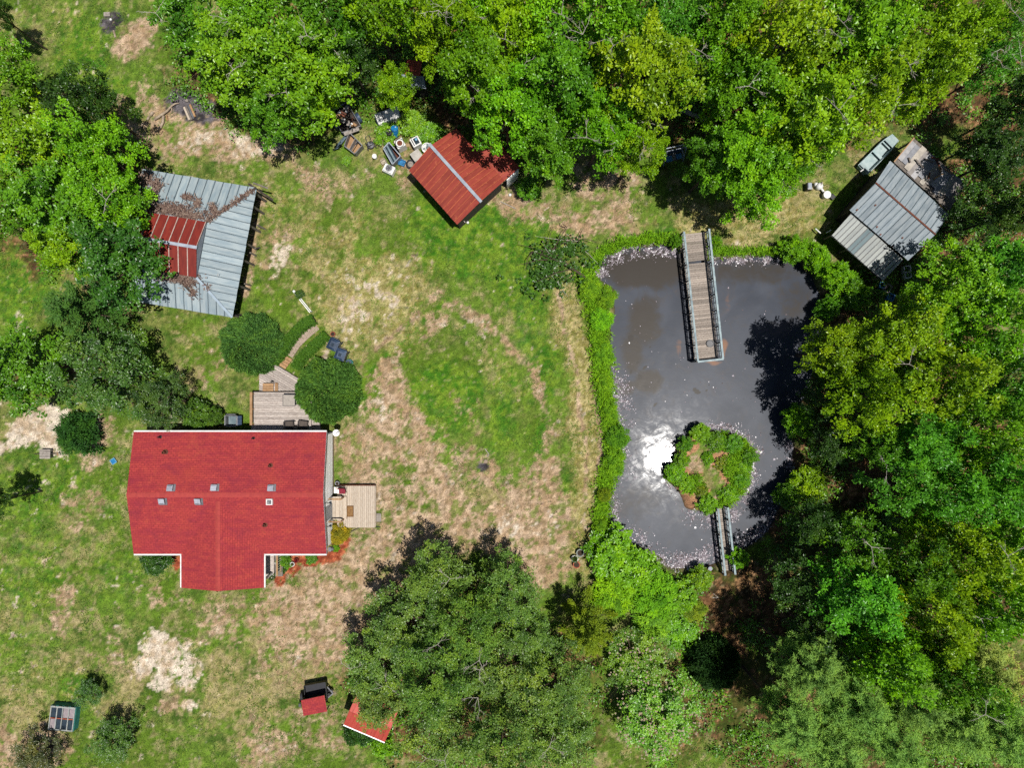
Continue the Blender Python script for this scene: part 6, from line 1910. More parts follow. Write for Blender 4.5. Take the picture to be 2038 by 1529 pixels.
def cold_frame():
    z = .55
    q = [P(102, 1405, z), P(151, 1409, z), P(145, 1457, z), P(96, 1453, z)]
    c = (q[0] + q[2]) / 2
    root = empty('cold_frame', (c.x, c.y, 0), 'teal painted cold frame with old divided window sashes for a lid', 'cold frame')
    for k in range(4):
        a, b = q[k], q[(k + 1) % 4]
        MB().beam((a.x, a.y, .26), (b.x, b.y, .26), .05, .54).build('side_board', M_TEAL, root)
    MB().prism([Vector((p.x, p.y, .1)) for p in q][::-1], (0, 0, -.05)).build('floor', M_SOIL, root)
    ux = (q[1] - q[0]); uy = (q[3] - q[0])
    fm = pm('flaking_white_frame', C(196,198,190), C(150,160,160), 7, .7, .2)
    def pt(u, v, dz=0): return q[0] + ux * u + uy * v + Vector((0, 0, dz))
    for v in (.03, .97): MB().beam(pt(0, v, .03), pt(1, v, .03), .09, .05).build('sash_rail', fm, root)
    for u in (.02, .27, .5, .75, .98): MB().beam(pt(u, .05, .03), pt(u, .95, .03), .06, .045).build('sash_bar', fm, root)
    MB().beam(pt(.02, .5, .032), pt(.98, .5, .032), .06, .04).build('sash_bar', M_TERRA, root)
    panes = {(0, 0): M_GLASS, (1, 0): M_GLASS, (2, 0): M_PINKP, (3, 0): M_PINKP, (0, 1): M_PINKP, (1, 1): M_GLASS, (2, 1): M_GLASS, (3, 1): M_GLASS}
    for (i, j), m in panes.items():
        us = (.05, .30, .53, .78)[i]; ue = (.24, .47, .72, .95)[i]; v0, v1 = ((.07, .46), (.54, .93))[j]
        MB().prism([pt(us, v1, .02), pt(ue, v1, .02), pt(ue, v0, .02), pt(us, v0, .02)], (0, 0, -.01)).build('pane', m, root)
    for k in range(4): MB().beam(pt(.06 + k * .25, .0, .07), pt(.2 + k * .25, .0, .07), .06, .05).build('hinge_block', fm, root)
M_PINKP = pm('dusty_glass', C(190,176,178), C(164,154,158), 5, .3, .05)
cold_frame()

def small_trailer():
    z = .75
    q = [P(604.5, 1367, z), P(647.5, 1359, z), P(651, 1394, z), P(608, 1402, z)]
    c = (q[0] + q[2]) / 2
    root = empty('utility_trailer', (c.x, c.y, 0), 'little black utility trailer with a red shingled roof over half its bed', 'trailer')
    MB().prism([p - Vector((0, 0, .28)) for p in q][::-1], (0, 0, -.06)).build('bed', pm('black_bed', C(34,36,46), C(22,24,32), 5, .6, .1), root)
    for k in range(4):
        a, b = q[k], q[(k + 1) % 4]
        MB().beam((a.x, a.y, z - .16), (b.x, b.y, z - .16), .04, .34).build('side_panel', M_BLACK, root)
    e = (q[1] - q[0]).normalized(); n = (q[3] - q[0]).normalized()
    r = [P(599, 1395, 1.35), P(645.5, 1385, 1.35), P(651, 1417, 1.1), P(604, 1426, 1.1)]
    co = courses(root, r[3], r[2], r[0], r[1], 'roof')
    MB().prism([p - Vector((0, 0, .015)) for p in (r[3], r[2], r[1], r[0])], (0, 0, -.05)).build('roof_board', M_TAN, root)
    for p in r:
        s = p.lerp((r[0] + r[2]) / 2, .08); MB().box((s.x, s.y, (s.z + .4) / 2 - .05), (.06, .06, s.z - .35)).build('roof_post', M_BLACK, root)
    for p, dx in ((P(601, 1388, .4), 0), (P(655, 1380, .4), 0)):
        MB().lathe((p.x, p.y, .28), [(.13, -.09), (.28, -.09), (.28, .09), (.13, .09)], 18, e).build('wheel', M_RUBBER, root)
    tip = P(663, 1381, .45); a, b = q[1].lerp(q[2], .35), q[1].lerp(q[2], .98)
    for p in (a, b): MB().beam((p.x, p.y, .46), tip, .07, .07).build('tongue_bar', M_GREYM, root)
    MB().tube([tip, P(660, 1374, .45)], .05, 6).lathe(P(660, 1374, 0), [(.05, 0), (.05, .7), (.09, .72)], 10).build('tongue_jack', M_BLACK, root)
    MB().box(P(597, 1404, .5), (.15, .22, .12)).build('tail_lamp', M_DGREY, root)
small_trailer()

# ------------------------------------------------------------------ scrap by the red shed
def scrap_trailer():
    z = .62
    q = [P(690, 203, z), P(718, 250, z), P(681, 264, z), P(658, 222, z)]
    c = (q[0] + q[2]) / 2
    root = empty('scrap_trailer', (c.x, c.y, 0), 'open trailer heaped with brown scrap under the yellowish tree', 'trailer')
    MB().prism([p - Vector((0, 0, .25)) for p in q][::-1], (0, 0, -.05)).build('bed', M_DARKWOOD, root)
    for k in range(4):
        a, b = q[k], q[(k + 1) % 4]
        MB().beam((a.x, a.y, z), (b.x, b.y, z), .05, .06).build('top_rail', M_GREYM, root)
        MB().beam((a.x, a.y, z - .22), (b.x, b.y, z - .22), .04, .3).build('side_panel', M_DGREY, root)
    ax = (q[1] - q[0]).normalized(); ay = (q[3] - q[0]).normalized()
    for p in (q[3].lerp(q[2], .45) + ay * .16, q[0].lerp(q[1], .65) - ay * .16):
        MB().lathe((p.x, p.y, .3), [(.12, -.1), (.3, -.1), (.3, .1), (.12, .1)], 18, ay).build('wheel', M_RUBBER, root)
        MB().lathe((p.x, p.y, .34), [(.34, -.11), (.36, 0), (.34, .11)], 16, ay).build('fender', M_NAVY, root)
    MB().beam(q[1].lerp(q[2], .15) + ax * .15, q[1].lerp(q[2], .95) + ax * .15, .24, .08).build('ramp_board', M_STONE, root)
    rnd = random.Random(8); LX = (q[1] - q[0]).length; LY = (q[3] - q[0]).length
    k = 0
    for nm, m, n_ in (('cardboard_box', M_TAN, 4), ('tin_can', M_WHITE, 6), ('scrap_board', M_RUST, 7), ('scrap_plate', M_STONE, 3)):
        for i in range(n_):
            p = q[0] + ax * rnd.uniform(.25, LX - .25) + ay * rnd.uniform(.2, LY - .2); a = rnd.uniform(0, 6.28)
            p.z = z - .14 + rnd.uniform(0, .2)
            mb = MB()
            if nm == 'cardboard_box': mb.box(p, (rnd.uniform(.22, .4), rnd.uniform(.2, .32), .2), a)
            elif nm == 'tin_can': mb.lathe(p, [(.06, -.07), (.06, .07), (.04, .075)], 8, (rnd.uniform(-1, 1), rnd.uniform(-1, 1), .5))
            elif nm == 'scrap_board': mb.beam(p, p + Vector((math.cos(a), math.sin(a), .1)) * rnd.uniform(.3, .6), .1, .03)
            else: mb.box(p + Vector((0, 0, .1)), (.36, .22, .03), a, Matrix.Rotation(.3, 3, 'X'))
            o = one(mb, nm, m, None, None)
            tag(o, {'cardboard_box': 'brown cardboard box in the load of the scrap trailer', 'tin_can': 'white tin in the load of the scrap trailer', 'scrap_board': 'rusty brown strip in the load of the scrap trailer', 'scrap_plate': 'pale flat plate in the load of the scrap trailer'}[nm],
                {'cardboard_box': 'box', 'tin_can': 'tin', 'scrap_board': 'scrap', 'scrap_plate': 'plate'}[nm], {'cardboard_box': 'boxes in the scrap trailer', 'tin_can': 'tins in the scrap trailer', 'scrap_board': 'strips in the scrap trailer', 'scrap_plate': 'plates in the scrap trailer'}[nm])
scrap_trailer()

def open_crate(name, corners, z, h, m, label, cat, shelves=(), inner=None, frame=None):
    q = [P(a, b, z) for a, b in corners]; c = (q[0] + q[2]) / 2
    root = empty(name, (c.x, c.y, 0), label, cat)
    for k in range(4):
        a, b = q[k], q[(k + 1) % 4]
        MB().beam((a.x, a.y, z - h / 2), (b.x, b.y, z - h / 2), .035, h).build('side_panel', m, root)
        MB().beam((a.x, a.y, z), (b.x, b.y, z), .06, .04).build('rim', frame or m, root)
    MB().prism([Vector((p.x, p.y, z - h + .04)) for p in q], (0, 0, -.03)).build('base_panel', inner or m, root)
    for f, mm in shelves:
        a = q[0].lerp(q[1], f); b = q[3].lerp(q[2], f)
        MB().beam((a.x, a.y, z - h * .35), (b.x, b.y, z - h * .35), .03, h * .65).build('divider', mm, root)
    return root, q
r_, q = open_crate('metal_rack', [(695, 263), (721, 289), (706, 306), (685, 290)], .6, .55, M_GREYM, 'tipped grey metal rack with dividers below the scrap trailer', 'rack', ((.45, M_STONE), (.62, M_GREYM)), M_TAN)
MB().beam(P(708, 288, .45), P(700, 300, .45), .1, .05).build('shelf_board', M_TAN, r_)
def tarp():
    mb = MB(); pts = [[P(669 + 26 * u + 6 * math.sin(v * 5), 296 - 32 * u + (10 - 4 * u) * v - 6, .12 + .35 * math.sin(3.1 * v) * (1 - .4 * u) + .05 * math.sin(9 * u)) for v in (0, .25, .5, .75, 1)] for u in (0, .2, .4, .6, .8, 1)]
    for i in range(5):
        for j in range(4): mb.poly([pts[i][j], pts[i + 1][j], pts[i + 1][j + 1], pts[i][j + 1]])
    o = one(mb, 'tarpaulin', pm('blue_grey_tarp', C(128,150,162), C(88,106,120), 3, .6, .2), 'crumpled blue-grey tarpaulin beside the tipped rack', 'tarpaulin')
    s = o.modifiers.new('solid', 'SOLIDIFY'); s.thickness = .015
tarp()
def mower():
    p = P(737, 287, .3); a = .35; m = Matrix.Rotation(a, 3, 'Z'); root = empty('push_mower', (p.x, p.y, 0), 'grey engine of an old mower lying between rack and wire bin', 'mower')
    at = lambda x, y, z: Vector((p.x, p.y, 0)) + m @ Vector((x, y, z))
    MB().lathe(at(0, 0, .12), [(.26, 0), (.28, .05), (.24, .12), (.1, .16)], 14).build('deck', M_DGREY, root)
    MB().box(at(0, .02, .36), (.3, .24, .18), a).build('engine', M_GREYM, root, bevel=.03)
    MB().lathe(at(.08, .05, .45), [(.09, 0), (.09, .05), (.04, .07)], 12).build('starter_cover', M_BLACK, root)
    for x, y in ((-.28, -.2), (.28, -.2), (-.28, .2), (.28, .2)): MB().lathe(at(x, y, .1), [(.1, -.03), (.1, .03)], 12, m @ Vector((1, 0, 0))).build('wheel', M_RUBBER, root)
    MB().tube([at(-.15, .25, .2), at(-.15, .62, .3), at(.15, .62, .3), at(.15, .25, .2)], .018, 6).build('handle', M_DGREY, root)
mower()
def appliance(px, py, rz, size, label, kind, name='appliance', cat='appliance'):
    sx, sy, h = size; p = P(px, py, h); m = Matrix.Rotation(rz, 3, 'Z'); root = empty(name, (p.x, p.y, 0), label, cat)
    at = lambda x, y, z: Vector((p.x, p.y, 0)) + m @ Vector((x, y, z))
    MB().box(at(0, 0, h / 2), (sx, sy, h), rz).build('cabinet', M_WHITE, root, bevel=.03)
    if kind == 'fan':
        MB().lathe(at(0, .06, h + .002), [(.24, 0), (.24, .03), (.2, .035), (.2, .012)], 20).build('fan_guard', M_GREYM, root)
        for k in range(5):
            b = k * 1.257; MB().beam(at(.04 * math.cos(b), .06 + .04 * math.sin(b), h + .02), at(.18 * math.cos(b), .06 + .18 * math.sin(b), h + .02), .07, .008).build('fan_blade', M_DGREY, root)
        MB().lathe(at(0, .06, h + .02), [(.05, 0), (.04, .03)], 10).build('fan_hub', M_GREYM, root)
        MB().box(at(0, -sy / 2 + .06, h + .006), (sx * .86, .03, .014), rz).build('slot', M_BLACK, root)
    elif kind == 'glass':
        MB().box(at(.06, 0, h + .004), (sx * .5, sy * .72, .016), rz).build('glass_panel', M_GLASS, root)
        MB().box(at(-sx * .32, 0, h + .02), (.06, sy * .8, .05), rz).build('control_bar', M_DGREY, root)
        MB().lathe(at(.1, .1, h + .01), [(.09, 0), (.09, .014), (.05, .02)], 14).build('dial', M_SKY, root)
    elif kind == 'washer':
        MB().lathe(at(0, 0, h - .02), [(.30, 0), (.31, .06), (.27, .065), (.26, .0)], 20).build('tub_rim', M_DGREY, root)
        MB().lathe(at(0, 0, h - .005), [(.25, 0), (.1, .012)], 18).build('tub', M_RUST, root)
    elif kind == 'lid':
        MB().box(at(0, 0, h + .02), (sx + .03, sy + .03, .05), rz).build('lid', pm('grey_white_lid', C(222,216,206), C(196,190,180), 4, .5, .1), root, bevel=.015)
        MB().box(at(sx / 2 + .02, 0, h - .03), (.03, .14, .03), rz).build('lid_handle', M_GREYM, root)
    return root
G_AP = None
appliance(773.5, 336, -.45, (.74, .58, .55), 'white outdoor air unit with a round fan guard, lowest of the junk', 'fan', 'air_unit', 'air unit')
appliance(827, 281, .5, (.62, .62, .75), 'white cooker with dark glass top beside the round tank', 'glass', 'cooker', 'cooker')
appliance(795.5, 284.5, .5, (.60, .60, .85), 'white washer with a rust-brown open tub next to the wire bin', 'washer', 'washing_machine', 'washer')
appliance(829, 309, .62, (.66, .62, .62), 'grey-white chest freezer half under the red shed eave', 'lid', 'chest_freezer', 'freezer')
r_, q = open_crate('wire_bin', [(763, 295), (774, 283), (797, 310), (781, 327)], .65, .62, M_GREYM, 'open grey metal bin with glass sheets and red scrap inside', 'bin', ((.3, M_GLASS),), M_RUST, M_STRIP)
for k in range(4): MB().beam(q[0].lerp(q[1], .2 + k * .2) + Vector((0, 0, -.1)), q[3].lerp(q[2], .1 + k * .15) + Vector((0, 0, -.05)), .13, .012).build('glass_sheet', M_GLASS if k % 2 else M_SKYG, r_)
one(MB().box(P(776, 308, .3), (.35, .3, .2), .7), 'scrap_block', M_TERRA, 'red scrap block lying in the open metal bin', 'scrap', bevel=.03)
def barrel(px, py, m, label, tilt):
    p = P(px, py, .5); ax = Vector(tilt).normalized(); root = empty('barrel', (p.x, p.y, 0), label, 'barrel')
    b0 = Vector((p.x, p.y, .45)) - ax * .36
    MB().lathe(b0, [(.2, 0), (.24, .03), (.25, .2), (.235, .22), (.25, .25), (.25, .5), (.235, .52), (.25, .55), (.24, .74), (.2, .76)], 18, ax).build('barrel_body', m, root)
    MB().lathe(b0 + ax * .755, [(.22, 0), (.22, .015), (.19, .015), (.19, .004)], 18, ax).build('barrel_lid', m, root)
    MB().lathe(b0 + ax * .76 + ax.orthogonal().normalized() * .1, [(.035, 0), (.035, .02)], 10, ax).build('bung', M_WHITE, root)
barrel(785.5, 262, M_BLUE, 'blue plastic barrel, the brighter of the two barrels', (.1, .35, .95))
barrel(776, 268, pm('black_barrel', C(58,56,58), C(36,36,40), 5, .5, .1), 'black barrel standing against the blue one', (-.05, .3, .95))
def bucket(px, py, r, h, label, m=None, lid=True):
    p = P(px, py, h); root = empty('bucket', (p.x, p.y, 0), label, 'bucket')
    MB().lathe((p.x, p.y, 0), [(r * .85, 0), (r, h * .9), (r * 1.06, h * .9), (r * 1.06, h)], 16).build('bucket_body', m or M_WHITE, root)
    if lid: MB().lathe((p.x, p.y, h), [(r * 1.08, 0), (r * 1.08, .02), (r * .9, .03)], 16).build('lid', M_WHITE, root)
    MB().tube([(p.x - r, p.y, h * .85), (p.x - r * .7, p.y - r * .8, h * .7), (p.x + r * .7, p.y - r * .8, h * .7), (p.x + r, p.y, h * .85)], .008, 5).build('handle', M_GREYM, root)
bucket(745, 310.5, .15, .42, 'white lidded bucket standing alone beside the wire bin')
def tank(px, py, r, h, label, cat='tank', name='round_tank'):
    p = P(px, py, h); root = empty(name, (p.x, p.y, 0), label, cat)
    MB().lathe((p.x, p.y, 0), [(r, 0), (r, h), (r * .86, h), (r * .84, h - .12)], 24).build('tank_body', M_WHITE, root)
    rnd = random.Random(3)
    for k in range(9):
        a = rnd.uniform(0, 6.28); q = rnd.uniform(0, r * .7)
        MB().box((p.x + math.cos(a) * q, p.y + math.sin(a) * q, h - .06), (rnd.uniform(.08, .2), .09, .06), a).build('scrap_piece', [M_SKYG, M_STONE, M_GREYM][k % 3], root)
tank(849.5, 294, .36, .5, 'round white tank filled with pale bits behind the red shed ridge')
def tyre(px, py, r, label, z=.0):
    p = P(px, py, .2); root = empty('tyre', (p.x, p.y, z), label, 'tyre')
    MB().lathe((p.x, p.y, z), [(r * .62, .02), (r * .9, 0), (r, .06), (r, .14), (r * .9, .2), (r * .62, .18), (r * .6, .1)], 22).build('tyre_body', M_RUBBER, root, smooth=True)
    MB().lathe((p.x, p.y, z + .08), [(r * .6, 0), (r * .6, .06), (r * .45, .03), (r * .2, .07), (r * .08, .06)], 18).build('rim', M_STONE, root)
tyre(817, 326, .33, 'old tyre on its rim at the corner of the red shed')
def crate(px, py, rz, size, m, label, name='crate'):
    sx, sy, h = size; p = P(px, py, h); root = empty(name, (p.x, p.y, 0), label, 'crate'); M_ = Matrix.Rotation(rz, 3, 'Z')
    at = lambda x, y, z: Vector((p.x, p.y, 0)) + M_ @ Vector((x, y, z))
    MB().box(at(0, 0, .03), (sx, sy, .05), rz).build('crate_floor', m, root)
    for x, y, a, b in ((0, -sy / 2, sx, .03), (0, sy / 2, sx, .03), (-sx / 2, 0, .03, sy), (sx / 2, 0, .03, sy)): MB().box(at(x, y, h / 2), (a, b, h), rz).build('crate_side', m, root)
    MB().box(at(.03, 0, h * .5), (sx * .5, sy * .35, .08), rz).build('divider', m, root)
    return root
crate(799.5, 323, -.35, (.42, .38, .22), M_BLUE, 'bright blue crate between the wire bin and the tyre')
crate(763, 321, .6, (.34, .28, .2), pm('beige_plastic', C(214,200,176), C(186,170,146), 5, .6, .1), 'beige box with torn top beside the white air unit')
def cab_cover():
    z = .75; q = [P(742, 226, z), P(751.5, 249.6, z), P(799.6, 232, z), P(793, 208, z)]; c = (q[0] + q[2]) / 2
    root = empty('truck_cab_cover', (c.x, c.y, 0), 'white fibreglass pickup cover in the dappled shade above the barrels', 'truck cover')
    inn = [p.lerp(c, .10) for p in q]
    mb = MB(); lo = [Vector((p.x, p.y, .05)) for p in q]; hi = [Vector((p.x, p.y, z)) for p in inn]
    mb.v += [tuple(v) for v in lo + hi]; mb.f += [(4, 5, 6, 7)] + [(i, (i + 1) % 4, 4 + (i + 1) % 4, 4 + i) for i in range(4)]
    mb.build('shell', M_WHITE, root, bevel=.06)
    for k in (0, 2):
        a, b = lo[k].lerp(hi[k], .55), lo[(k + 1) % 4].lerp(hi[(k + 1) % 4], .55)
        o_ = (a + b) / 2 - c; o_.z = 0; o_ = o_.normalized() * .02
        MB().beam(a.lerp(b, .15) + o_, a.lerp(b, .85) + o_, .03, .26).build('window', M_GLASS, root)
    a, b = hi[0].lerp(hi[3], .3), hi[1].lerp(hi[2], .3)
    MB().beam(a + Vector((0, 0, .02)), b + Vector((0, 0, .02)), .06, .04).build('roof_bar', M_GREYM, root)
cab_cover()

# odds and ends round the red shed
for px, py, r, lb in ((931, 443, .1, 'white round cap at the south corner of the red shed'), (1015, 388, .11, 'white ball on the dirt past the red shed end wall')):
    p = P(px, py, .05); one(MB().lathe((p.x, p.y, 0), [(r * .6, 0), (r, .06), (r * .9, .14), (r * .3, .18)], 12), 'fence_cap', M_WHITE, lb, 'cap', smooth=True)
one(MB().beam(P(996, 401, .04), P(1026, 415, .04), .06, .04), 'pale_lath', M_STONE, 'thin pale lath on the dirt past the red shed', 'lath')
one(MB().beam(P(1083, 419, .03), P(1093, 412, .03), .09, .03), 'pale_chip', M_LOG, 'short pale chip of wood on the lawn right of the lath', 'wood chip')
one(MB().beam(P(921, 438, .9), P(926, 443, .9), .06, .06), 'hook_bar', M_STONE, 'short white bar sticking out of the red shed wall', 'bar')

# ------------------------------------------------------------------ burn pile
def limb(name, pts, rad, label, cat, m=None, group=None):
    one(MB().tube([P(a, b, c) for a, b, c in pts], rad, 8), name, m or M_LOG, label, cat, group, smooth=True)
limb('fallen_branch', [(307, 238, .1), (322, 228, .14), (333, 220, .18), (342, 210, .16), (349, 206, .12), (357, 205, .1)], [.09, .085, .075, .06, .05, .03], 'long forked bleached branch reaching the ash', 'branch')
limb('log', [(325.5, 230, .1), (324, 243, .1), (320, 252, .1), (315, 259, .1)], [.09, .1, .09, .1], 'bleached log pointing down from the forked branch', 'log')
limb('log', [(305, 222, .09), (299, 230, .09)], [.1, .1], 'stubby log nearest the thick end of the forked branch', 'log')
limb('log', [(297, 231, .08), (293, 238, .08)], [.08, .08], 'short log touching the stubby one', 'log')
limb('log', [(285, 244, .08), (281, 253, .08)], [.08, .07], 'short pale log lying apart at the tree shade', 'log')
limb('log', [(331.5, 230, .08), (333, 240, .08)], [.06, .06], 'thin brown log beside the bleached log', 'log', M_TAN)
limb('stick', [(342, 213, .08), (341, 225, .06)], [.04, .03], 'short white stick hanging off the forked branch', 'stick')
for px, py, r, lb in ((345, 200, .11, 'round grey stone beside the tip of the forked branch'), (372, 200, .13, 'grey stone at the top of the scorched planks')):
    p = P(px, py, .05); one(MB().lathe((p.x, p.y, -.02), [(r * .7, 0), (r, .08), (r * .8, .17), (r * .3, .21)], 9), 'stone', M_STONE, lb, 'stone', smooth=True)
def plank_stack():
    d0 = (P(381, 234, 0) - P(370, 208, 0)); d0.normalize(); s_ = Vector((-d0.y, d0.x, 0))
    for k, (off, m, ln, lb) in enumerate(((-.17, M_NEWWOOD, .95, 'pale plank on the ash, edge of the stack toward the branch'), (-.03, M_POST, 1.02, 'grey scorched plank in the middle of the stack on the ash'), (.13, M_GREYM, .98, 'silvery plank next to the tan one on the ash'), (.27, M_TAN, .9, 'tan plank on the ash, edge of the stack toward the wood'))):
        a = P(371, 211, .15) + s_ * off
        one(MB().beam(a, a + d0 * ln, .13, .08), 'plank', m, lb, 'plank', 'planks on the burn pile')
plank_stack()
p = P(214, 29, .1); one(MB().box((p.x, p.y, .1), (.42, .28, .2), .05).box((p.x - .09, p.y, .205), (.12, .14, .012), .05).box((p.x + .09, p.y, .205), (.12, .14, .012), .05), 'concrete_block', M_STONE, 'pale concrete block on the soil near the top corner', 'block')
p = P(220, 38, .05); one(MB().lathe((p.x, p.y, 0), [(.08, 0), (.09, .06), (.04, .1)], 9), 'stone', M_WHITE, 'small white stone next to the concrete block', 'stone', smooth=True)
p = P(227, 65, .03); one(MB().beam(P(226, 60, .04), P(230, 74, .03), .12, .05), 'wood_slab', M_LOG, 'curved pale slab of wood below the concrete block', 'wood slab')
one(MB().lathe(P(967, 918, 0), [(.14, 0), (.13, .14), (.05, .17)], 9), 'tree_stump', M_LOG, 'small pale stump in the bare spot of the driveway loop', 'stump')
one(MB().tube([P(965, 893, .04), P(969, 899, .06), P(973, 904, .04), P(970, 909, .04)], .03, 6), 'bent_stick', M_DEAD, 'bent white stick above the stump', 'stick')
# dark pole on the island, fallen log in the wood
one(MB().tube([P(1389, 928, .06), P(1425, 945, .1), P(1473, 968, .06)], [.04, .04, .03], 7), 'pole', M_BLACK, 'thin dark pole lying across the island', 'pole')
one(MB().tube([P(1355, 218, .25), P(1380, 228, .2), P(1406, 240, .15)], [.16, .14, .1], 9), 'fallen_log', M_DEAD, 'pale fallen log in the dark gap above the swing seat', 'log', smooth=True)
one(MB().lathe(P(1412, 1131, 0), [(.13, 0), (.15, .2), (.15, .22), (.1, .22)], 14), 'bucket', M_NAVY, 'small blue bucket on the bank beside the footbridge foot', 'bucket')
one(MB().tube([P(1418, 1190, .05), P(1430, 1191, .06)], .03, 6).tube([P(1420, 1182, .05), P(1430, 1191, .06)], .025, 6), 'forked_stick', M_DEAD, 'forked white stick in the shade below the footbridge', 'stick')

# ------------------------------------------------------------------ swing seat in the clearing
def swing():
    z = .5; c = P(1340, 307, z); a = .22; m = Matrix.Rotation(a, 3, 'Z'); root = empty('swing_seat', (c.x, c.y, 0), 'blue and white swing seat in the shaded clearing above the dock', 'swing seat')
    at = lambda x, y, zz: Vector((c.x, c.y, 0)) + m @ Vector((x, y, zz))
    bl = pm('faded_blue_cloth', C(76,160,212), C(60,130,186), 4, .8, .1)
    MB().box(at(-.34, -.22, .5), (.42, .4, .07), a).build('seat_cushion', bl, root, bevel=.02)
    MB().box(at(.34, -.2, .5), (.38, .36, .07), a).build('seat_cushion', bl, root, bevel=.02)
    MB().box(at(0, -.18, .44), (1.2, .46, .05), a).build('seat', M_GREYM, root)
    MB().box(at(0, .12, .74), (1.24, .06, .5), a).build('backrest', M_NAVY, root)
    MB().beam(at(-.62, .3, 1.15), at(.62, .3, 1.15), .05, .05).build('top_bar', M_STRIP, root)
    for s in (-1, 1):
        MB().tube([at(s * .68, -.5, 0), at(s * .66, .0, 1.5)], .03, 7).build('frame_leg', M_STRIP, root)
        MB().tube([at(s * .68, .55, 0), at(s * .66, .0, 1.5)], .03, 7).build('frame_leg', M_STRIP, root)
        MB().box(at(s * .6, -.1, .7), (.06, .5, .04), a).build('armrest', M_STRIP, root)
    MB().beam(at(-.66, 0, 1.5), at(.66, 0, 1.5), .05, .05).build('cross_bar', M_STRIP, root)
swing()

# ------------------------------------------------------------------ round the grey shed
def boat():
    a, b = P(1717, 338, .45), P(1781, 274, .45); d = (b - a); d.z = 0; L = d.length; d.normalize(); s_ = Vector((-d.y, d.x, 0)); c = (a + b) / 2
    root = empty('flat_boat', (c.x, c.y, 0), 'pale green flat-bottomed boat beside the grey shed', 'boat')
    W = .44; sec = []
    hull = MB()
    N = 10
    for i in range(N + 1):
        f = i / N; w = W * (1 - .35 * max(0, (f - .65) / .35) ** 2); lift = .10 * max(0, (f - .6) / .4) ** 2
        p = a + d * L * f; p.z = 0
        ring = [p + s_ * w + Vector((0, 0, .45 + lift)), p + s_ * w * .85 + Vector((0, 0, .06 + lift)), p - s_ * w * .85 + Vector((0, 0, .06 + lift)), p - s_ * w + Vector((0, 0, .45 + lift))]
        sec.append(ring)
    for i in range(N):
        for j in range(3): hull.poly([sec[i][j], sec[i + 1][j], sec[i + 1][j + 1], sec[i][j + 1]])
    hull.poly([sec[0][0], sec[0][1], sec[0][2], sec[0][3]]); hull.poly([sec[N][3], sec[N][2], sec[N][1], sec[N][0]])
    pg = pm('pale_green_aluminium', C(196,214,214), C(160,188,190), 3, .6, .1)
    h = hull.build('hull', pg, root); so = h.modifiers.new('solid', 'SOLIDIFY'); so.thickness = .02
    for k in (0, 3):
        MB().tube([sec[i][k] for i in range(N + 1)], .035, 6).build('gunwale', pg, root)
    for f in (.15, .5, .8):
        i = int(f * N); p = (sec[i][1] + sec[i][2]) / 2; w = (sec[i][0] - sec[i][3]).length - .06
        MB().box((p.x, p.y, .28), (.2, w, .04), math.atan2(d.y, d.x)).build('thwart', pg, root)
    MB().prism([sec[N][0] + Vector((0, 0, .01)), sec[N - 2][0] + Vector((0, 0, .01)), sec[N - 2][3] + Vector((0, 0, .01)), sec[N][3] + Vector((0, 0, .01))], (0, 0, -.02)).build('bow_deck', pg, root)
    MB().tube([a + Vector((0, 0, .1)), a - d * .25 + s_ * .05 + Vector((0, 0, .1))], .04, 6).build('tow_bar', M_WHITE, root)
boat()
def tanks():
    p = P(1610.5, 371, .4); root = empty('kettle_grill', (p.x, p.y, 0), 'black grill with a silver top beside the white tanks', 'grill')
    MB().box((p.x, p.y, .3), (.38, .5, .4), .03).build('body', M_BLACK, root, bevel=.03)
    MB().box((p.x, p.y + .03, .52), (.24, .36, .05), .03).build('grate', M_STRIP, root, bevel=.01)
    MB().beam((p.x - .16, p.y - .2, .56), (p.x + .16, p.y - .2, .56), .04, .04).build('handle', M_WHITE, root)
    p = P(1632, 370, .4); root = empty('water_softener', (p.x, p.y, 0), 'jumbled white tank with pipes between grill and round bucket', 'tank')
    MB().lathe((p.x, p.y, 0), [(.2, 0), (.22, .1), (.22, .42), (.1, .5), (.04, .52)], 16).build('tank_body', M_WHITE, root, smooth=True)
    MB().lathe((p.x - .2, p.y + .15, 0), [(.12, 0), (.13, .3), (.05, .36)], 12).build('side_tank', M_WHITE, root, smooth=True)
    MB().tube([(p.x, p.y, .5), (p.x + .1, p.y + .2, .55), (p.x + .15, p.y + .28, .2)], .035, 7).build('pipe', M_STONE, root)
    MB().tube([(p.x + .1, p.y - .1, .3), (p.x + .35, p.y - .35, .2)], .07, 8).build('pipe', M_WHITE, root)
    bucket(1646.5, 387, .24, .45, 'round white lidded bucket below the jumbled tank')
    p = P(1658, 391, .2); one(MB().lathe((p.x, p.y, 0), [(.2, 0), (.24, .04), (.24, .16), (.2, .18)], 4), 'battery_box', M_BLACK, 'black box next to the round white bucket', 'box', bevel=.03)
tanks()
def open_box(px, py, rz, size, m, inner, label, name, cat):
    sx, sy, h = size; p = P(px, py, h); M_ = Matrix.Rotation(rz, 3, 'Z'); root = empty(name, (p.x, p.y, 0), label, cat)
    at = lambda x, y, z: Vector((p.x, p.y, 0)) + M_ @ Vector((x, y, z))
    for x, y, a, b in ((0, -sy / 2, sx, .06), (0, sy / 2, sx, .06), (-sx / 2, 0, .06, sy - .06), (sx / 2, 0, .06, sy - .06)): MB().box(at(x, y, h / 2), (a, b, h), rz).build('side_wall', m, root)
    MB().box(at(0, 0, .06), (sx - .05, sy - .05, .06), rz).build('box_floor', inner, root)
    return root, at
r_, at = open_box(1807, 541, .1, (.42, .8, .4), M_WHITE, M_BLACK, 'open white cooler with two compartments below the grey shed', 'cooler', 'cooler')
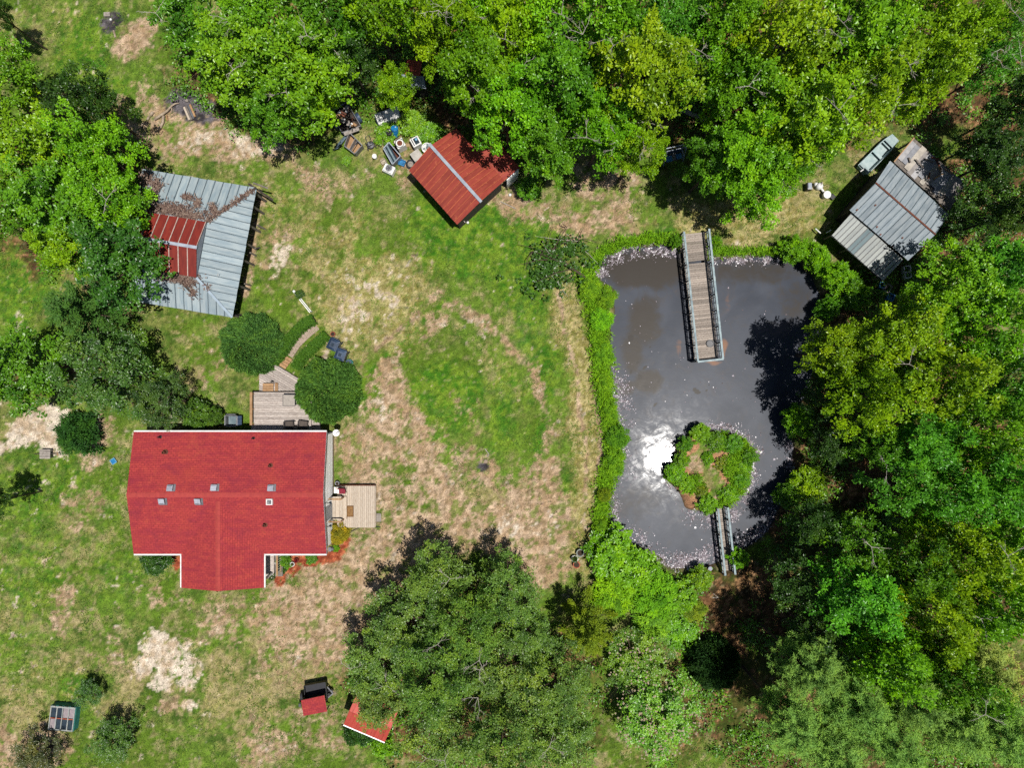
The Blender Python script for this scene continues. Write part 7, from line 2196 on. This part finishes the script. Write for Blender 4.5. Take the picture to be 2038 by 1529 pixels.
MB().box(at(0, -.02, .2), (.38, .05, .36), .1).build('divider', M_WHITE, r_); MB().box(at(0, -.22, .12), (.32, .3, .06), .1).build('tray', M_SKYG, r_)
r_, at = open_box(1767, 573.5, -.55, (.42, .5, .3), M_STONE, M_BLACK, 'grey-framed open crate between the two blue tubs', 'crate', 'crate')
r_, at = open_box(1773.5, 591, -.4, (.42, .42, .3), M_BLUE, M_SKY, 'blue tub with a pale bottom, lowest of the group by the grey shed', 'tub', 'tub')
r_, at = open_box(1756, 567, .1, (.3, .38, .35), M_BLUE, M_NAVY, 'small blue bin under the corner of the grey shed lean-to', 'bin', 'bin')
for k, (a, b, lb) in enumerate((((1623, 455), (1633, 464), 'thin white pipe leaning at the pond corner of the grey shed'), ((1644, 464), (1654, 458), 'bent white pipe end under the lean-to eave'))):
    one(MB().tube([P(*a, .4), P((a[0] + b[0]) / 2, (a[1] + b[1]) / 2, .45), P(*b, .4)], .045, 7), 'pipe', M_WHITE, lb, 'pipe')

# ------------------------------------------------------------------ broken leafy branch on the lawn by the pond
def broken_branch():
    root = empty('broken_branch', P(1095, 525), 'fallen leafy branch with bare dark twigs on the lawn beside the pond', 'branch')
    rnd = random.Random(21); mb = MB()
    main = [(1175, 560), (1140, 535), (1110, 510), (1092, 488), (1085, 470)]
    mb.tube([P(a, b, .35) for a, b in main], [.09, .08, .06, .04, .02], 7)
    for a, b, c, d in ((1110, 510, 1030, 486), (1130, 530, 1060, 500), (1100, 498, 1128, 452), (1100, 498, 1150, 470), (1120, 515, 1030, 528), (1150, 478, 1160, 455), (1140, 535, 1070, 560), (1128, 452, 1120, 440), (1150, 478, 1188, 483), (1060, 500, 1045, 540), (1075, 512, 1100, 450)):
        p, q = P(a, b, .35), P(c, d, .5 + rnd.uniform(-.2, .5))
        m_ = p.lerp(q, .5) + Vector((rnd.uniform(-.15, .15), rnd.uniform(-.15, .15), .2))
        mb.tube([p, m_, q], [.04, .03, .012], 5)
    mb.build('bare_twigs', M_BARK, root)
    mb = MB()
    for a, b, c, d in ((1150, 480, 1065, 470), (1110, 560, 1130, 590), (1080, 480, 1100, 515), (1165, 500, 1190, 525), (1100, 545, 1120, 520)):
        p, q = P(a, b, .5), P(c, d, .6); mb.tube([p, p.lerp(q, .5) + Vector((rnd.uniform(-.2, .2), rnd.uniform(-.2, .2), .1)), q], [.025, .02, .01], 4)
    mb.build('pale_twigs', M_DEAD, root)
    rs = np.random.RandomState(6); K = 130
    cx = rs.normal(0, 1, (K, 2)); spx = np.where(rs.rand(K)[:, None] < .6, np.array([[1085, 540]]) + cx * np.array([[24, 26]]), np.array([[1125, 510]]) + cx * np.array([[28, 24]]))
    P3 = np.array([tuple(P(a, b, rs.uniform(.1, .8))) for a, b in spx])
    per = 14; N = K * per; si = np.repeat(np.arange(K), per)
    a = rs.uniform(0, 6.28, N); el = rs.uniform(-.4, .7, N); dr = np.stack([np.cos(a) * np.cos(el), np.sin(a) * np.cos(el), np.sin(el)], 1)
    nr = np.stack([rs.normal(0, .5, N), rs.normal(0, .5, N), np.ones(N)], 1)
    pos = P3[si] + dr * .1 - np.array([[root.location.x, root.location.y, 0]])
    me = leaves_mesh('foliage', pos, dr, nr, rs.uniform(.14, .26, N), rs.uniform(.08, .15, N), np.clip(rs.normal(.45, .15, N), 0, 1), M_LEAF)
    link('foliage', me, root, color=(.045, .115, .014))
broken_branch()

# ------------------------------------------------------------------ dry leaves and twigs caught on the barn roof
def roof_litter():
    rs = np.random.RandomState(13)
    spots = [(330, 418, 42, 12, 1500, 3.25), (375, 432, 28, 9, 800, 3.3), (300, 400, 14, 26, 700, 3.05), (292, 355, 12, 14, 300, 2.75), (312, 370, 10, 16, 250, 2.9), (355, 550, 32, 10, 1200, 3.3), (330, 548, 14, 8, 400, 3.3), (378, 560, 14, 10, 400, 3.2), (374, 392, 9, 4, 160, 3.0), (392, 404, 6, 7, 160, 3.1),
             (425, 416, 6, 12, 220, 3.1), (450, 408, 30, 5, 0, 3.1), (385, 580, 8, 12, 140, 3.0), (412, 572, 5, 5, 40, 3.1), (413, 425, 3, 3, 30, 3.2)]
    pos = []
    for a, b, rx, ry, n, z in spots:
        for _ in range(n): 
            p = P(a + rs.normal(0, rx * .55), b + rs.normal(0, ry * .5), z + .12); pos.append((p.x, p.y, p.z + abs(rs.normal(0, .07))))
    for _ in range(350):      # in the north-east valley
        f = rs.rand(); p = P(408, 444, 3.45).lerp(P(506, 378, 2.55), f); pos.append((p.x + rs.normal(0, .05), p.y + rs.normal(0, .05), p.z + .10 + abs(rs.normal(0, .02))))
    pos = np.array(pos); N = len(pos)
    a = rs.uniform(0, 6.28, N); dr = np.stack([np.cos(a), np.sin(a), rs.uniform(-.2, .5, N)], 1); nr = rs.normal(0, .4, (N, 3)) + np.array([0, 0, 1])
    t = NT('dry_leaf'); r = t.n('ShaderNodeValToRGB'); t.l(t.attr('tint'), r.inputs[0]); e = r.color_ramp.elements
    e[0].color = C(96,72,66); e[1].color = C(186,164,146); x = e.new(.5); x.color = C(142,116,106)
    m = t.fin(r.outputs[0], .9, 0, .1)
    me = leaves_mesh('roof_litter', pos, dr, nr, rs.uniform(.12, .32, N), rs.uniform(.02, .075, N), rs.rand(N), m, 0)
    tag(link('roof_litter', me), 'brown dry leaves and twigs heaped on the barn roof', None, None, 'stuff')
    limb('dead_branch', [(352, 556, 3.45), (372, 572, 3.4), (394, 596, 3.0)], [.03, .025, .012], 'thin dead branch lying down the south slope of the barn roof', 'branch', M_BARK)
    limb('dead_branch', [(358, 560, 3.42), (376, 580, 3.3), (390, 592, 3.05)], [.025, .02, .01], 'second dead branch hugging the first on the barn south slope', 'branch', M_BARK)
roof_litter()
